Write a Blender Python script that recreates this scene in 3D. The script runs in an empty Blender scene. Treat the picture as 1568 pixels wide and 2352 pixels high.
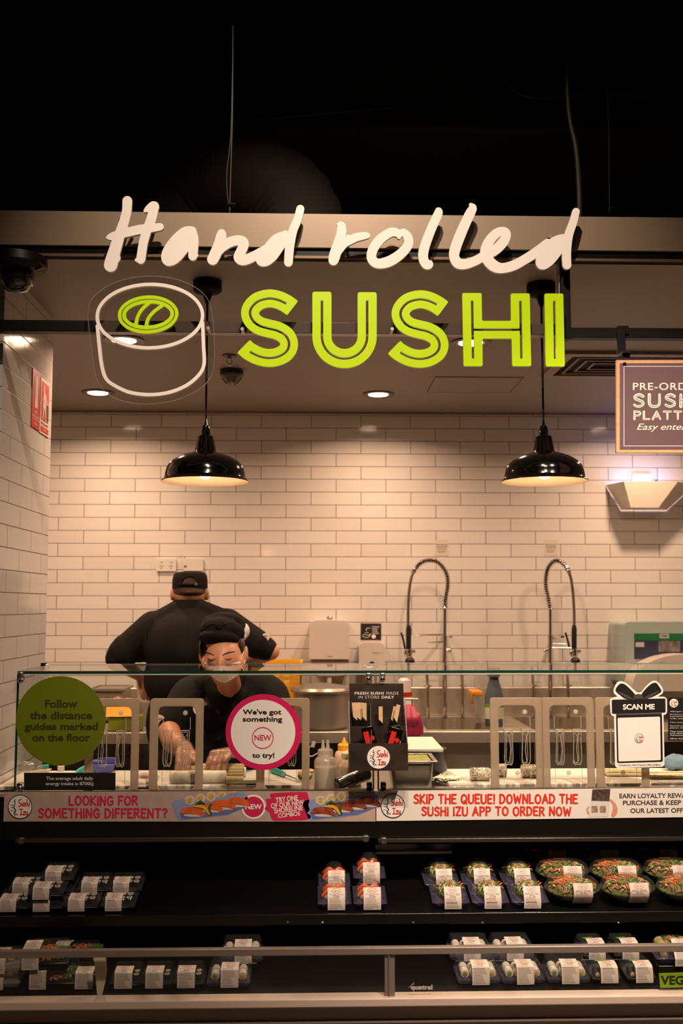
import bpy, math, random
import numpy as np
from math import sin, cos, pi, radians, atan, tan, sqrt
from mathutils import Vector, Matrix, Euler
from mathutils.geometry import tessellate_polygon
S = bpy.context.scene
COL = S.collection
rnd = random.Random(11)

# ------------------------------------------------------------------ camera, world, exposure, lights
W, H, F, CZ = 1568.0, 2352.0, 2350.0, 1.5
PITCH, YAW = atan(213 / F), radians(1.62)
cam_d = bpy.data.cameras.new('camera')
cam_d.sensor_fit = 'VERTICAL'; cam_d.sensor_height = 36.0; cam_d.lens = 36.0 * F / H
cam_d.clip_start = 0.05; cam_d.clip_end = 60
cam_d.dof.use_dof = True; cam_d.dof.focus_distance = 3.5; cam_d.dof.aperture_fstop = 3.5
cam = bpy.data.objects.new('camera', cam_d); COL.objects.link(cam)
cam.location = (0, 0, CZ); cam.rotation_euler = (pi / 2 + PITCH, 0, -YAW)
S.camera = cam
CM = Euler(cam.rotation_euler).to_matrix()

S.view_settings.view_transform = 'Standard'; S.view_settings.look = 'None'
S.view_settings.gamma = 1; S.view_settings.use_curve_mapping = False
S.view_settings.exposure = 0.0
S.cycles.max_bounces = 10; S.cycles.transparent_max_bounces = 24
S.cycles.diffuse_bounces = 4; S.cycles.glossy_bounces = 4; S.cycles.transmission_bounces = 4
S.cycles.caustics_reflective = False; S.cycles.caustics_refractive = False
S.cycles.sample_clamp_indirect = 4.0
S.cycles.use_denoising = True
S.cycles.use_adaptive_sampling = True; S.cycles.adaptive_threshold = 0.02
wd = bpy.data.worlds.new('world'); S.world = wd; wd.use_nodes = True
wd.node_tree.nodes['Background'].inputs[0].default_value = (1.0, 0.8, 0.65, 1)
wd.node_tree.nodes['Background'].inputs[1].default_value = 0.0035

KITCHEN = (1.0, 0.635, 0.405)      # lamp colours
SHOP = (1.0, 0.765, 0.575)
DOWN_W, PEND_W = 9.7, 2.2
ROW_NEAR, ROW_FAR = 4.48, 5.62    # rows of downlights
def lamp(kind, name, loc, energy, color, aim=None, **kw):
    d = bpy.data.lights.new(name, kind); d.energy = energy; d.color = color
    for k, v in kw.items(): setattr(d, k, v)
    o = bpy.data.objects.new(name, d); COL.objects.link(o); o.location = loc
    if aim is not None:
        o.rotation_euler = (Vector(aim) - Vector(loc)).to_track_quat('-Z', 'Y').to_euler()
    return o
# track spotlights of the shop in front of the counter
lamp('SPOT', 'track_spot_light', (0.12, 1.3, 4.3), 370, SHOP, (0.15, 3.4, 2.45), spot_size=radians(56), spot_blend=0.7, shadow_soft_size=0.05)
lamp('SPOT', 'track_spot_light', (1.4, 1.2, 4.2), 930, SHOP, (1.1, 3.4, 0.68), spot_size=radians(42), spot_blend=1.0, shadow_soft_size=0.05)
lamp('SPOT', 'track_spot_light', (0.40, 0.7, 4.4), 290, SHOP, (0.05, 3.2, 0.5), spot_size=radians(60), spot_blend=0.9, shadow_soft_size=0.12)

lamp('SPOT', 'floor_bounce_spot', (0.5, 0.9, 4.4), 200, SHOP, (0.5, 1.0, 0), spot_size=radians(58), spot_blend=0.6, shadow_soft_size=0.08)  # unseen spot, added so the lit floor bounces and reflects into the case

# ------------------------------------------------------------------ helpers
def ray(px, py):
    return CM @ Vector(((px - W / 2) / F, -(py - H / 2) / F, -1.0))
def P(px, py, Y):                                   # the point of the plane y = Y
    d = ray(px, py); t = Y / d.y
    return Vector((t * d.x, Y, CZ + t * d.z))
def PZ(px, py, Z):
    d = ray(px, py); t = (Z - CZ) / d.z
    return Vector((t * d.x, t * d.y, Z))
def PX(px, py, X):
    d = ray(px, py); t = X / d.x
    return Vector((X, t * d.y, CZ + t * d.z))
def MPP(Y): return Y / F                            # metres per pixel there
def lin(h):
    h = h.lstrip('#'); o = []
    for i in (0, 2, 4):
        c = int(h[i:i + 2], 16) / 255.0
        o.append(c / 12.92 if c <= 0.04045 else ((c + 0.055) / 1.055) ** 2.4)
    return tuple(o)
def catmull(pts, n=8, closed=False):
    pts = [tuple(p) for p in pts]; m = len(pts); out = []
    if m < 3 and not closed: return pts
    for i in range(m if closed else m - 1):
        if closed: a, b, c, d = pts[i - 1], pts[i], pts[(i + 1) % m], pts[(i + 2) % m]
        else: a, b, c, d = pts[max(i - 1, 0)], pts[i], pts[i + 1], pts[min(i + 2, m - 1)]
        for k in range(n):
            t = k / n; t2 = t * t; t3 = t2 * t
            out.append(tuple(0.5 * (2 * q + (r - p) * t + (2 * p - 5 * q + 4 * r - s) * t2 + (3 * q - p - 3 * r + s) * t3)
                             for p, q, r, s in zip(a, b, c, d)))
    if not closed: out.append(pts[-1])
    return out

ORG = {}
def org(p):
    return ORG.get(p.name, Vector((0, 0, 0))) if p is not None else Vector((0, 0, 0))

class G:
    """collects shapes and links them as ONE mesh object"""
    def __init__(s): s.v = []; s.f = []
    def add(s, vs, fs, T=None):
        b = len(s.v)
        for v in vs:
            v = Vector(v); s.v.append(T @ v if T is not None else v)
        s.f += [tuple(i + b for i in f) for f in fs]
        return s
    def box(s, x0, x1, y0, y1, z0, z1, T=None):
        vs = [(x, y, z) for x in (x0, x1) for y in (y0, y1) for z in (z0, z1)]
        return s.add(vs, [(0, 1, 3, 2), (4, 6, 7, 5), (0, 4, 5, 1), (2, 3, 7, 6), (0, 2, 6, 4), (1, 5, 7, 3)], T)
    def frustum(s, a, b, z0, z1, T=None):           # a, b = (x0,x1,y0,y1) at z0 and z1
        vs = [(a[0], a[2], z0), (a[1], a[2], z0), (a[1], a[3], z0), (a[0], a[3], z0), (b[0], b[2], z1), (b[1], b[2], z1), (b[1], b[3], z1), (b[0], b[3], z1)]
        return s.add(vs, [(3, 2, 1, 0), (4, 5, 6, 7), (0, 1, 5, 4), (1, 2, 6, 5), (2, 3, 7, 6), (3, 0, 4, 7)], T)
    def rings(s, rings, cap0=True, cap1=True, T=None, closed=False):
        n = len(rings[0]); vs = [p for r in rings for p in r]; fs = []
        m = len(rings)
        for i in range(m if closed else m - 1):
            for j in range(n):
                k = (j + 1) % n; i2 = (i + 1) % m
                fs.append((i * n + j, i * n + k, i2 * n + k, i2 * n + j))
        if not closed:
            if cap0: fs.append(tuple(range(n - 1, -1, -1)))
            if cap1: fs.append(tuple((m - 1) * n + j for j in range(n)))
        return s.add(vs, fs, T)
    def tube(s, pts, r, n=8, T=None, flat=1.0):
        pts = [Vector(p) for p in pts]; m = len(pts)
        rs = r if isinstance(r, (list, tuple)) else [r] * m
        rg = []; u = None
        for i, p in enumerate(pts):
            t = (pts[min(i + 1, m - 1)] - pts[max(i - 1, 0)])
            t = t.normalized() if t.length > 1e-9 else Vector((0, 0, 1))
            if u is None:
                u = t.cross(Vector((0, 1, 0)))
                if u.length < 0.05: u = t.cross(Vector((1, 0, 0)))
            u = (u - t * u.dot(t)); u.normalize(); w = t.cross(u)
            rg.append([p + (u * cos(2 * pi * j / n) + w * sin(2 * pi * j / n) * flat) * rs[i] for j in range(n)])
        return s.rings(rg, T=T)
    def cyl(s, a, b, r0, r1=None, n=20, T=None):
        return s.tube([a, b], [r0, r0 if r1 is None else r1], n, T)
    def lathe(s, prof, c=(0, 0, 0), n=32, T=None, cap=True, sx=1, sy=1):
        c = Vector(c)
        rg = [[c + Vector((r * sx * cos(2 * pi * j / n), r * sy * sin(2 * pi * j / n), z)) for j in range(n)] for r, z in prof]
        return s.rings(rg, cap0=cap, cap1=cap, T=T)
    def ell(s, c, r, nu=16, nv=10, T=None):
        c = Vector(c); rx, ry, rz = r if isinstance(r, (tuple, list)) else (r, r, r)
        rg = []
        for i in range(nv + 1):
            a = -pi / 2 + pi * min(max(i / nv, 0.02), 0.98)
            rg.append([c + Vector((rx * cos(a) * cos(2 * pi * j / nu), ry * cos(a) * sin(2 * pi * j / nu), rz * sin(a))) for j in range(nu)])
        return s.rings(rg, T=T)
    def slab(s, loops, fn, off):
        """flat outline (first loop) with holes, fn maps 2-D to 3-D, off = thickness vector (None: a printed face)"""
        L = [[Vector((p[0], p[1], 0)) for p in l] for l in loops]
        tri = tessellate_polygon(L)
        flat = [p for l in L for p in l]; base = [fn(p.x, p.y) for p in flat]
        n = len(base)
        tri = [tuple(t) for t in tri if len(set(t)) == 3]
        if off is None: return s.add(base, tri)
        off = Vector(off); fs = list(tri) + [tuple(i + n for i in reversed(t)) for t in tri]
        b = 0
        for l in L:
            m = len(l)
            for i in range(m):
                j = (i + 1) % m; fs.append((b + i, b + j, b + j + n, b + i + n))
            b += m
        return s.add(base + [p + off for p in base], fs)
    def obj(s, name, mat, parent=None, smooth=True, bevel=0, seg=2, local=False):
        me = bpy.data.meshes.new(name)
        o0 = Vector((0, 0, 0)) if local else org(parent)
        me.from_pydata([v - o0 for v in s.v], [], s.f)
        import bmesh
        bm = bmesh.new(); bm.from_mesh(me); bmesh.ops.recalc_face_normals(bm, faces=bm.faces); bm.to_mesh(me); bm.free()
        if mat is not None: me.materials.append(mat)
        ob = bpy.data.objects.new(name, me); COL.objects.link(ob)
        if bevel:
            md = ob.modifiers.new('bevel', 'BEVEL'); md.width = bevel; md.segments = seg; md.limit_method = 'ANGLE'; md.angle_limit = radians(40)
        if smooth:
            me.polygons.foreach_set('use_smooth', [True] * len(me.polygons)); me.set_sharp_from_angle(angle=radians(38))
        if parent is not None:
            ob.parent = parent; ORG[ob.name] = o0
        else: ORG[ob.name] = Vector((0, 0, 0))
        return ob

def tag(o, label, cat, group=None, kind=None):
    o['label'] = label; o['category'] = cat
    if group: o['group'] = group
    if kind: o['kind'] = kind
    return o
def struct(o):
    o['kind'] = 'structure'; return o
def thing(name, label, cat, loc=(0, 0, 0), group=None):
    o = bpy.data.objects.new(name, None); COL.objects.link(o); o.location = loc
    o.empty_display_size = 0.05
    ORG[o.name] = Vector(loc); return tag(o, label, cat, group)
def dup(root, loc=None, rotz=None, label=None):
    kids = [c for c in COL.objects if c.parent == root]
    r = root.copy(); COL.objects.link(r)
    if root.parent is None:
        if loc is not None: r.location = loc
        if rotz is not None: r.rotation_euler = (0, 0, rotz)
        if label: r['label'] = label
    for ch in kids:
        c = dup(ch); c.parent = r
    return r

# ------------------------------------------------------------------ materials
MATS = {}
def mat(name, color, rough=0.5, metal=0.0, spec=0.5, coat=0.0, noise=0.0, nscale=8.0, bump=0.0, bscale=60.0, aniso=None, sub=0.0, sheen=0.0):
    if name in MATS: return MATS[name]
    m = bpy.data.materials.new(name); m.use_nodes = True; nt = m.node_tree; b = nt.nodes['Principled BSDF']
    col = lin(color) if isinstance(color, str) else color
    b.inputs['Base Color'].default_value = (*col, 1); b.inputs['Roughness'].default_value = rough
    b.inputs['Metallic'].default_value = metal; b.inputs['Specular IOR Level'].default_value = spec
    b.inputs['Coat Weight'].default_value = coat; b.inputs['Coat Roughness'].default_value = 0.05
    if sub: b.inputs['Subsurface Weight'].default_value = sub; b.inputs['Subsurface Radius'].default_value = (0.02, 0.008, 0.004); b.inputs['Subsurface Scale'].default_value = 0.5
    if sheen: b.inputs['Sheen Weight'].default_value = sheen
    tc = nt.nodes.new('ShaderNodeTexCoord')
    if noise:
        n = nt.nodes.new('ShaderNodeTexNoise'); n.inputs['Scale'].default_value = nscale; n.inputs['Detail'].default_value = 4
        nt.links.new(tc.outputs['Object'], n.inputs['Vector'])
        rp = nt.nodes.new('ShaderNodeValToRGB')
        rp.color_ramp.elements[0].position = 0.3; rp.color_ramp.elements[1].position = 0.72
        rp.color_ramp.elements[0].color = (*[c * (1 - noise) for c in col], 1)
        rp.color_ramp.elements[1].color = (*[min(1, c * (1 + noise)) for c in col], 1)
        nt.links.new(n.outputs['Fac'], rp.inputs['Fac']); nt.links.new(rp.outputs['Color'], b.inputs['Base Color'])
    if bump:
        n2 = nt.nodes.new('ShaderNodeTexNoise'); n2.inputs['Scale'].default_value = bscale; n2.inputs['Detail'].default_value = 3
        if aniso:
            mp = nt.nodes.new('ShaderNodeMapping'); mp.inputs['Scale'].default_value = aniso
            nt.links.new(tc.outputs['Object'], mp.inputs['Vector']); nt.links.new(mp.outputs['Vector'], n2.inputs['Vector'])
        else: nt.links.new(tc.outputs['Object'], n2.inputs['Vector'])
        bp = nt.nodes.new('ShaderNodeBump'); bp.inputs['Strength'].default_value = bump; bp.inputs['Distance'].default_value = 0.003
        nt.links.new(n2.outputs['Fac'], bp.inputs['Height']); nt.links.new(bp.outputs['Normal'], b.inputs['Normal'])
    MATS[name] = m; return m
def emit(name, color, strength):
    if name in MATS: return MATS[name]
    m = bpy.data.materials.new(name); m.use_nodes = True; nt = m.node_tree; b = nt.nodes['Principled BSDF']
    b.inputs['Base Color'].default_value = (*color, 1); b.inputs['Emission Color'].default_value = (*color, 1); b.inputs['Emission Strength'].default_value = strength
    MATS[name] = m; return m
def clear(name, tint=(0.97, 0.98, 0.97), ior=1.5, rough=0.02, body=0.0, bodycol=(0.8, 0.8, 0.8), bump=0.0, bscale=40.0):
    """clear pane or plastic: see-through plus Fresnel reflection, body = share of milky diffuse"""
    if name in MATS: return MATS[name]
    m = bpy.data.materials.new(name); m.use_nodes = True; nt = m.node_tree; N = nt.nodes; N.clear()
    out = N.new('ShaderNodeOutputMaterial'); tr = N.new('ShaderNodeBsdfTransparent'); tr.inputs[0].default_value = (*tint, 1)
    gl = N.new('ShaderNodeBsdfGlossy'); gl.inputs['Roughness'].default_value = rough
    fr = N.new('ShaderNodeFresnel'); gm = N.new('ShaderNodeNewGeometry'); io = N.new('ShaderNodeMapRange')       # the same share from both faces
    io.inputs['To Min'].default_value = ior; io.inputs['To Max'].default_value = 1 / ior; nt.links.new(gm.outputs['Backfacing'], io.inputs['Value']); nt.links.new(io.outputs[0], fr.inputs['IOR'])
    mx = N.new('ShaderNodeMixShader'); src = tr
    if body:
        df = N.new('ShaderNodeBsdfDiffuse'); df.inputs[0].default_value = (*bodycol, 1)
        tl = N.new('ShaderNodeBsdfTranslucent'); tl.inputs[0].default_value = (*bodycol, 1)
        m1 = N.new('ShaderNodeMixShader'); m1.inputs[0].default_value = 0.45
        nt.links.new(df.outputs[0], m1.inputs[1]); nt.links.new(tl.outputs[0], m1.inputs[2])
        m2 = N.new('ShaderNodeMixShader'); m2.inputs[0].default_value = body
        nt.links.new(tr.outputs[0], m2.inputs[1]); nt.links.new(m1.outputs[0], m2.inputs[2]); src = m2
    nt.links.new(fr.outputs[0], mx.inputs[0]); nt.links.new(src.outputs[0], mx.inputs[1]); nt.links.new(gl.outputs[0], mx.inputs[2])
    if bump:
        tc = N.new('ShaderNodeTexCoord'); n2 = N.new('ShaderNodeTexNoise'); n2.inputs['Scale'].default_value = bscale
        nt.links.new(tc.outputs['Object'], n2.inputs['Vector'])
        bp = N.new('ShaderNodeBump'); bp.inputs['Strength'].default_value = bump; bp.inputs['Distance'].default_value = 0.01
        nt.links.new(n2.outputs['Fac'], bp.inputs['Height']); nt.links.new(bp.outputs['Normal'], gl.inputs['Normal']); nt.links.new(bp.outputs['Normal'], fr.inputs['Normal'])
    nt.links.new(mx.outputs[0], out.inputs[0]); MATS[name] = m; return m
def tiles(name, axis, u0, z0, tw=0.303, th=0.0785, dim=1.0):
    m = bpy.data.materials.new(name); m.use_nodes = True; nt = m.node_tree; N = nt.nodes; b = N['Principled BSDF']
    tc = N.new('ShaderNodeTexCoord'); sp = N.new('ShaderNodeSeparateXYZ'); cb = N.new('ShaderNodeCombineXYZ')
    nt.links.new(tc.outputs['Object'], sp.inputs[0])
    def shift(sock, val):
        a = N.new('ShaderNodeMath'); a.operation = 'SUBTRACT'; a.inputs[1].default_value = val; nt.links.new(sock, a.inputs[0]); return a.outputs[0]
    nt.links.new(shift(sp.outputs[axis], u0), cb.inputs[0]); nt.links.new(shift(sp.outputs[2], z0), cb.inputs[1])
    br = N.new('ShaderNodeTexBrick'); br.offset = 0.5; br.offset_frequency = 2; br.squash = 1
    for k, v in (('Scale', 1.0), ('Mortar Size', 0.0022), ('Mortar Smooth', 0.35), ('Brick Width', tw), ('Row Height', th), ('Bias', 0.0)): br.inputs[k].default_value = v
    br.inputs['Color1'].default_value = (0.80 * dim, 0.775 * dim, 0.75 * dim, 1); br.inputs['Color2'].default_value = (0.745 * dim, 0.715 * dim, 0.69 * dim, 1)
    br.inputs['Mortar'].default_value = (0.15, 0.105, 0.075, 1)
    nt.links.new(cb.outputs[0], br.inputs['Vector']); nt.links.new(br.outputs['Color'], b.inputs['Base Color'])
    mr = N.new('ShaderNodeMapRange'); mr.inputs['To Min'].default_value = 0.10; mr.inputs['To Max'].default_value = 0.7
    nt.links.new(br.outputs['Fac'], mr.inputs['Value']); nt.links.new(mr.outputs[0], b.inputs['Roughness'])
    inv = N.new('ShaderNodeMath'); inv.operation = 'SUBTRACT'; inv.inputs[0].default_value = 1.0; nt.links.new(br.outputs['Fac'], inv.inputs[1])
    bp = N.new('ShaderNodeBump'); bp.inputs['Strength'].default_value = 0.5; bp.inputs['Distance'].default_value = 0.0015
    nt.links.new(inv.outputs[0], bp.inputs['Height'])
    wv = N.new('ShaderNodeTexNoise'); wv.inputs['Scale'].default_value = 9.0; wv.inputs['Detail'].default_value = 1
    nt.links.new(cb.outputs[0], wv.inputs['Vector'])
    b2 = N.new('ShaderNodeBump'); b2.inputs['Strength'].default_value = 0.12; b2.inputs['Distance'].default_value = 0.008
    nt.links.new(wv.outputs['Fac'], b2.inputs['Height']); nt.links.new(bp.outputs['Normal'], b2.inputs['Normal'])
    nt.links.new(b2.outputs['Normal'], b.inputs['Normal'])
    return m

BLACK = mat('black_powder_coat', '#070606', 0.45, spec=0.25)
MATT = mat('matt_black', '#060606', 0.75, spec=0.2)
GLOSSB = mat('black_enamel', '#060505', 0.10, coat=0.5)
STEEL = mat('brushed_stainless', '#bdb6ad', 0.27, 1.0, bump=0.12, bscale=30, aniso=(1, 1, 40))
CHROME = mat('chrome', '#d8d4cf', 0.08, 1.0)
ALU = mat('satin_aluminium', '#a9a29a', 0.38, 1.0)
WHITE = mat('white_plastic', '#e2dfda', 0.35)
PAPER = mat('white_card', '#e4e0da', 0.6)
INK = mat('black_ink', '#120d0c', 0.6)
DKGREY = mat('dark_plastic', '#15130f', 0.4)
GLASS = clear('counter_glass', (0.93, 0.96, 0.94))
GEDGE = mat('glass_edge', '#0f3a30', 0.12, spec=0.8)
CLEARP = clear('clear_pack_plastic', (0.97, 0.97, 0.98), 1.45, 0.05, body=0.03, bump=0.6, bscale=45)

# ------------------------------------------------------------------ lettering
TXT = {}
def textmesh(s, bold=0.0, shear=0.0, space=1.0):
    k = (s, bold, shear, space)
    if k in TXT: return TXT[k]
    cu = bpy.data.curves.new('lettering_source', 'FONT'); cu.body = s; cu.size = 1; cu.offset = bold; cu.shear = shear; cu.space_character = space
    cu.resolution_u = 4
    ob = bpy.data.objects.new('lettering_source', cu); COL.objects.link(ob)
    dg = bpy.context.evaluated_depsgraph_get(); me = bpy.data.meshes.new_from_object(ob.evaluated_get(dg))
    vs = [(v.co.x, v.co.y) for v in me.vertices]; fs = [tuple(p.vertices) for p in me.polygons]
    bpy.data.objects.remove(ob); bpy.data.curves.remove(cu); bpy.data.meshes.remove(me)
    xs = [v[0] for v in vs]; ys = [v[1] for v in vs]
    x0, x1, y0, y1 = min(xs), max(xs), min(ys), max(ys)
    vs = [((x - x0) / (x1 - x0), (y - y0) / (y1 - y0)) for x, y in vs]
    TXT[k] = (vs, fs, (x1 - x0) / (y1 - y0)); return TXT[k]
def tx(g, s, rect, fn, bold=0.0, shear=0.0, rot=0.0, space=1.0):
    """ink of s fills rect (x0, y0, x1, y1; y down) of the 2-D frame that fn maps to the surface"""
    vs, fs, _ = textmesh(s, bold, shear, space); x0, y0, x1, y1 = rect
    cx, cy = (x0 + x1) / 2, (y0 + y1) / 2; c, sn = cos(rot), sin(rot); out = []
    for u, v in vs:
        dx, dy = x0 + u * (x1 - x0) - cx, y1 - v * (y1 - y0) - cy
        out.append(fn(cx + dx * c + dy * sn, cy - dx * sn + dy * c))
    return g.add(out, fs)
def on(Y): return lambda x, y: P(x, y, Y)
def union_loops(strokes, step):
    """outline loops of the union of strokes whose points are (x, y, r)"""
    seg = []
    for q in strokes:
        if len(q) == 1: q = [q[0], q[0]]
        seg += list(zip(q[:-1], q[1:]))
    rm = max(p[2] for q in strokes for p in q) + 3 * step
    xs = [p[0] for q in strokes for p in q]; ys = [p[1] for q in strokes for p in q]
    x0, y0 = min(xs) - rm, min(ys) - rm
    nx, ny = int((max(xs) + rm - x0) / step) + 2, int((max(ys) + rm - y0) / step) + 2
    X = x0 + np.arange(nx)[:, None] * step; Y = y0 + np.arange(ny)[None, :] * step
    D = np.full((nx, ny), 1e9)
    for (ax, ay, ar), (bx, by, br) in seg:
        m = max(ar, br) + 2 * step                              # only the cells round this piece
        i0, i1 = max(0, int((min(ax, bx) - m - x0) / step)), int((max(ax, bx) + m - x0) / step) + 2
        j0, j1 = max(0, int((min(ay, by) - m - y0) / step)), int((max(ay, by) + m - y0) / step) + 2
        dx, dy = bx - ax, by - ay; l2 = dx * dx + dy * dy or 1e-12
        xx, yy = X[i0:i1], Y[:, j0:j1]
        t = np.clip(((xx - ax) * dx + (yy - ay) * dy) / l2, 0, 1)
        d = np.sqrt((xx - ax - t * dx) ** 2 + (yy - ay - t * dy) ** 2) - (ar + (br - ar) * t)
        D[i0:i1, j0:j1] = np.minimum(D[i0:i1, j0:j1], d)
    D = np.where(np.abs(D) < 1e-7, 1e-7, D)
    s = D < 0
    code = s[:-1, :-1] * 1 + s[1:, :-1] * 2 + s[1:, 1:] * 4 + s[:-1, 1:] * 8
    TB = {1: 'LB', 2: 'BR', 3: 'LR', 4: 'RT', 5: 'LBRT', 6: 'BT', 7: 'LT', 8: 'TL', 9: 'TB', 10: 'BRTL', 11: 'TR', 12: 'RL', 13: 'RB', 14: 'BL'}
    nb = {}
    for i, j in zip(*np.nonzero((code > 0) & (code < 15))):
        i, j = int(i), int(j); E = {'B': (0, i, j), 'R': (1, i + 1, j), 'T': (0, i, j + 1), 'L': (1, i, j)}
        w = TB[int(code[i, j])]
        for k in range(0, len(w), 2):
            a, b = E[w[k]], E[w[k + 1]]; nb.setdefault(a, []).append(b); nb.setdefault(b, []).append(a)
    def pos(e):
        k, i, j = e; i2, j2 = (i + 1, j) if k == 0 else (i, j + 1)
        a, b = float(D[i, j]), float(D[i2, j2]); t = a / (a - b) if a != b else .5
        return (x0 + (i + (i2 - i) * t) * step, y0 + (j + (j2 - j) * t) * step)
    loops = []; seen = set()
    for e in list(nb):
        if e in seen: continue
        l = []; prev = None; cur = e
        while cur not in seen:
            seen.add(cur); l.append(pos(cur)); nx_ = [q for q in nb[cur] if q != prev and q not in seen]
            if not nx_: break
            prev, cur = cur, nx_[0]
        if len(l) < 4: continue
        o = []                                                  # drop points on nearly straight runs
        for k, p in enumerate(l):
            a = o[-1] if o else l[-1]; b = l[(k + 1) % len(l)]
            ar = abs((p[0] - a[0]) * (b[1] - a[1]) - (p[1] - a[1]) * (b[0] - a[0])); ln = sqrt((b[0] - a[0]) ** 2 + (b[1] - a[1]) ** 2) or 1
            if ar / ln > .035 * step or ln > 9 * step: o.append(p)
        if len(o) >= 3: loops.append(o)
    return loops
def inside(p, l):
    r = False
    for (ax, ay), (bx, by) in zip(l, l[1:] + l[:1]):
        if (ay > p[1]) != (by > p[1]) and p[0] < (bx - ax) * (p[1] - ay) / (by - ay) + ax: r = not r
    return r
def ink(g, strokes, fn, off=None, n=6, step=None):
    """one clean flat shape from several strokes; a stroke may start with True (smooth) or False"""
    qs = []
    for st in strokes:
        sm = True
        if isinstance(st[0], bool): sm, st = st[0], st[1:]
        qs.append(catmull(st, n) if sm and len(st) > 2 else [tuple(p) for p in st])
    step = step or max(p[2] for q in qs for p in q) / 4.0
    L = union_loops(qs, step); dep = [sum(inside(l[0], m) for m in L if m is not l) for l in L]
    for l, d in zip(L, dep):
        if d % 2 == 0: g.slab([l] + [m for m, e in zip(L, dep) if e == d + 1 and inside(m[0], l)], fn, off)
    return g
def brush(g, pts, fn, off=None, n=6, smooth=True):
    return ink(g, [[smooth] + list(pts)], fn, off, n)
GL = {'A': (.6, ['0,0 .3,1 .6,0', '.13,.34 .48,.34']), 'B': (.5, ['0,0 0,1', '~0,1 .36,.95 .42,.74 .3,.56 0,.53', '~0,.53 .4,.5 .5,.28 .38,.05 0,0']),
 'C': (.54, ['~.5,.84 .32,1 .1,.85 0,.5 .1,.14 .32,0 .53,.15']), 'D': (.54, ['0,0 0,1', '~0,1 .34,.94 .54,.55 .38,.1 0,0']),
 'E': (.44, ['.44,1 0,1 0,0 .46,0', '0,.52 .38,.52']), 'F': (.42, ['.44,1 0,1 0,0', '0,.52 .36,.52']),
 'G': (.57, ['~.52,.86 .32,1 .1,.85 0,.5 .1,.13 .32,0 .53,.1 .56,.42', '.56,.44 .34,.44']), 'H': (.52, ['0,0 0,1', '.52,0 .52,1', '0,.5 .52,.5']),
 'I': (.04, ['.02,0 .02,1']), 'K': (.5, ['0,0 0,1', '.47,1 .02,.46 .52,0']), 'L': (.42, ['0,1 0,0 .44,0']),
 'M': (.72, ['0,0 .06,1 .36,.28 .66,1 .72,0']), 'N': (.54, ['0,0 .02,1 .52,0 .54,1']),
 'O': (.6, ['~.3,1 .08,.85 0,.5 .08,.15 .3,0 .52,.15 .6,.5 .52,.85 .3,1']), 'P': (.46, ['0,0 0,1', '~0,1 .38,.95 .46,.72 .34,.5 0,.46']),
 'Q': (.6, ['~.3,1 .08,.85 0,.5 .08,.15 .3,0 .52,.15 .6,.5 .52,.85 .3,1', '.36,.25 .62,-.06']), 'R': (.5, ['0,0 0,1', '~0,1 .38,.95 .44,.74 .32,.55 0,.5', '.2,.5 .5,0']),
 'S': (.46, ['~.45,.86 .26,1 .05,.86 .06,.66 .25,.53 .45,.36 .43,.12 .2,0 0,.13']), 'T': (.54, ['0,1 .54,1', '.27,1 .27,0']),
 'U': (.54, ['~0,1 0,.3 .1,.05 .27,0 .44,.05 .54,.3 .54,1']), 'W': (.8, ['0,1 .18,0 .4,.75 .62,0 .8,1']), 'X': (.5, ['0,0 .5,1', '0,1 .5,0']),
 'Y': (.5, ['0,1 .25,.5 .5,1', '.25,.5 .25,0']), 'Z': (.5, ['0,1 .5,1 0,0 .52,0']), '?': (.42, ['~0,.85 .2,1 .4,.85 .38,.65 .2,.5 .2,.28', '.2,.02 .2,.0']),
 '!': (.06, ['.03,1 .03,.3', '.03,.02 .03,0']), '1': (.2, ['0,.8 .15,1 .15,0'])}
def brushtext(g, s, rect, fn, wt=0.095, gap=0.24, jitter=0.0):
    """hand-brushed capitals filling rect"""
    x = 0; st = []; rr = random.Random(len(s))
    for ch in s:
        if ch == ' ': x += 0.42; continue
        w, strokes = GL[ch]; dy = rr.uniform(-jitter, jitter)
        gl = []
        for k in strokes:
            pts = [tuple(map(float, p.split(','))) for p in k.lstrip('~').split()]
            gl.append((k[0] == '~', [(x + a, b + dy) for a, b in pts]))
        st.append(gl)
        x += w + gap
    x -= gap; x0, y0, x1, y1 = rect; h = (y1 - y0) / (1 + 2 * wt); r = h * wt; sx = (x1 - x0 - 2 * r) / x
    for glyph in st:
        qq = []
        for cur, pts in glyph:
            m = len(pts)
            qq.append([cur] + [(x0 + r + a * sx, y1 - r - b * h, r * (1.08 - 0.22 * (i / max(1, m - 1)))) for i, (a, b) in enumerate(pts)])
        ink(g, qq, fn, None, 5, r / 2.6)
    return g
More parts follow.
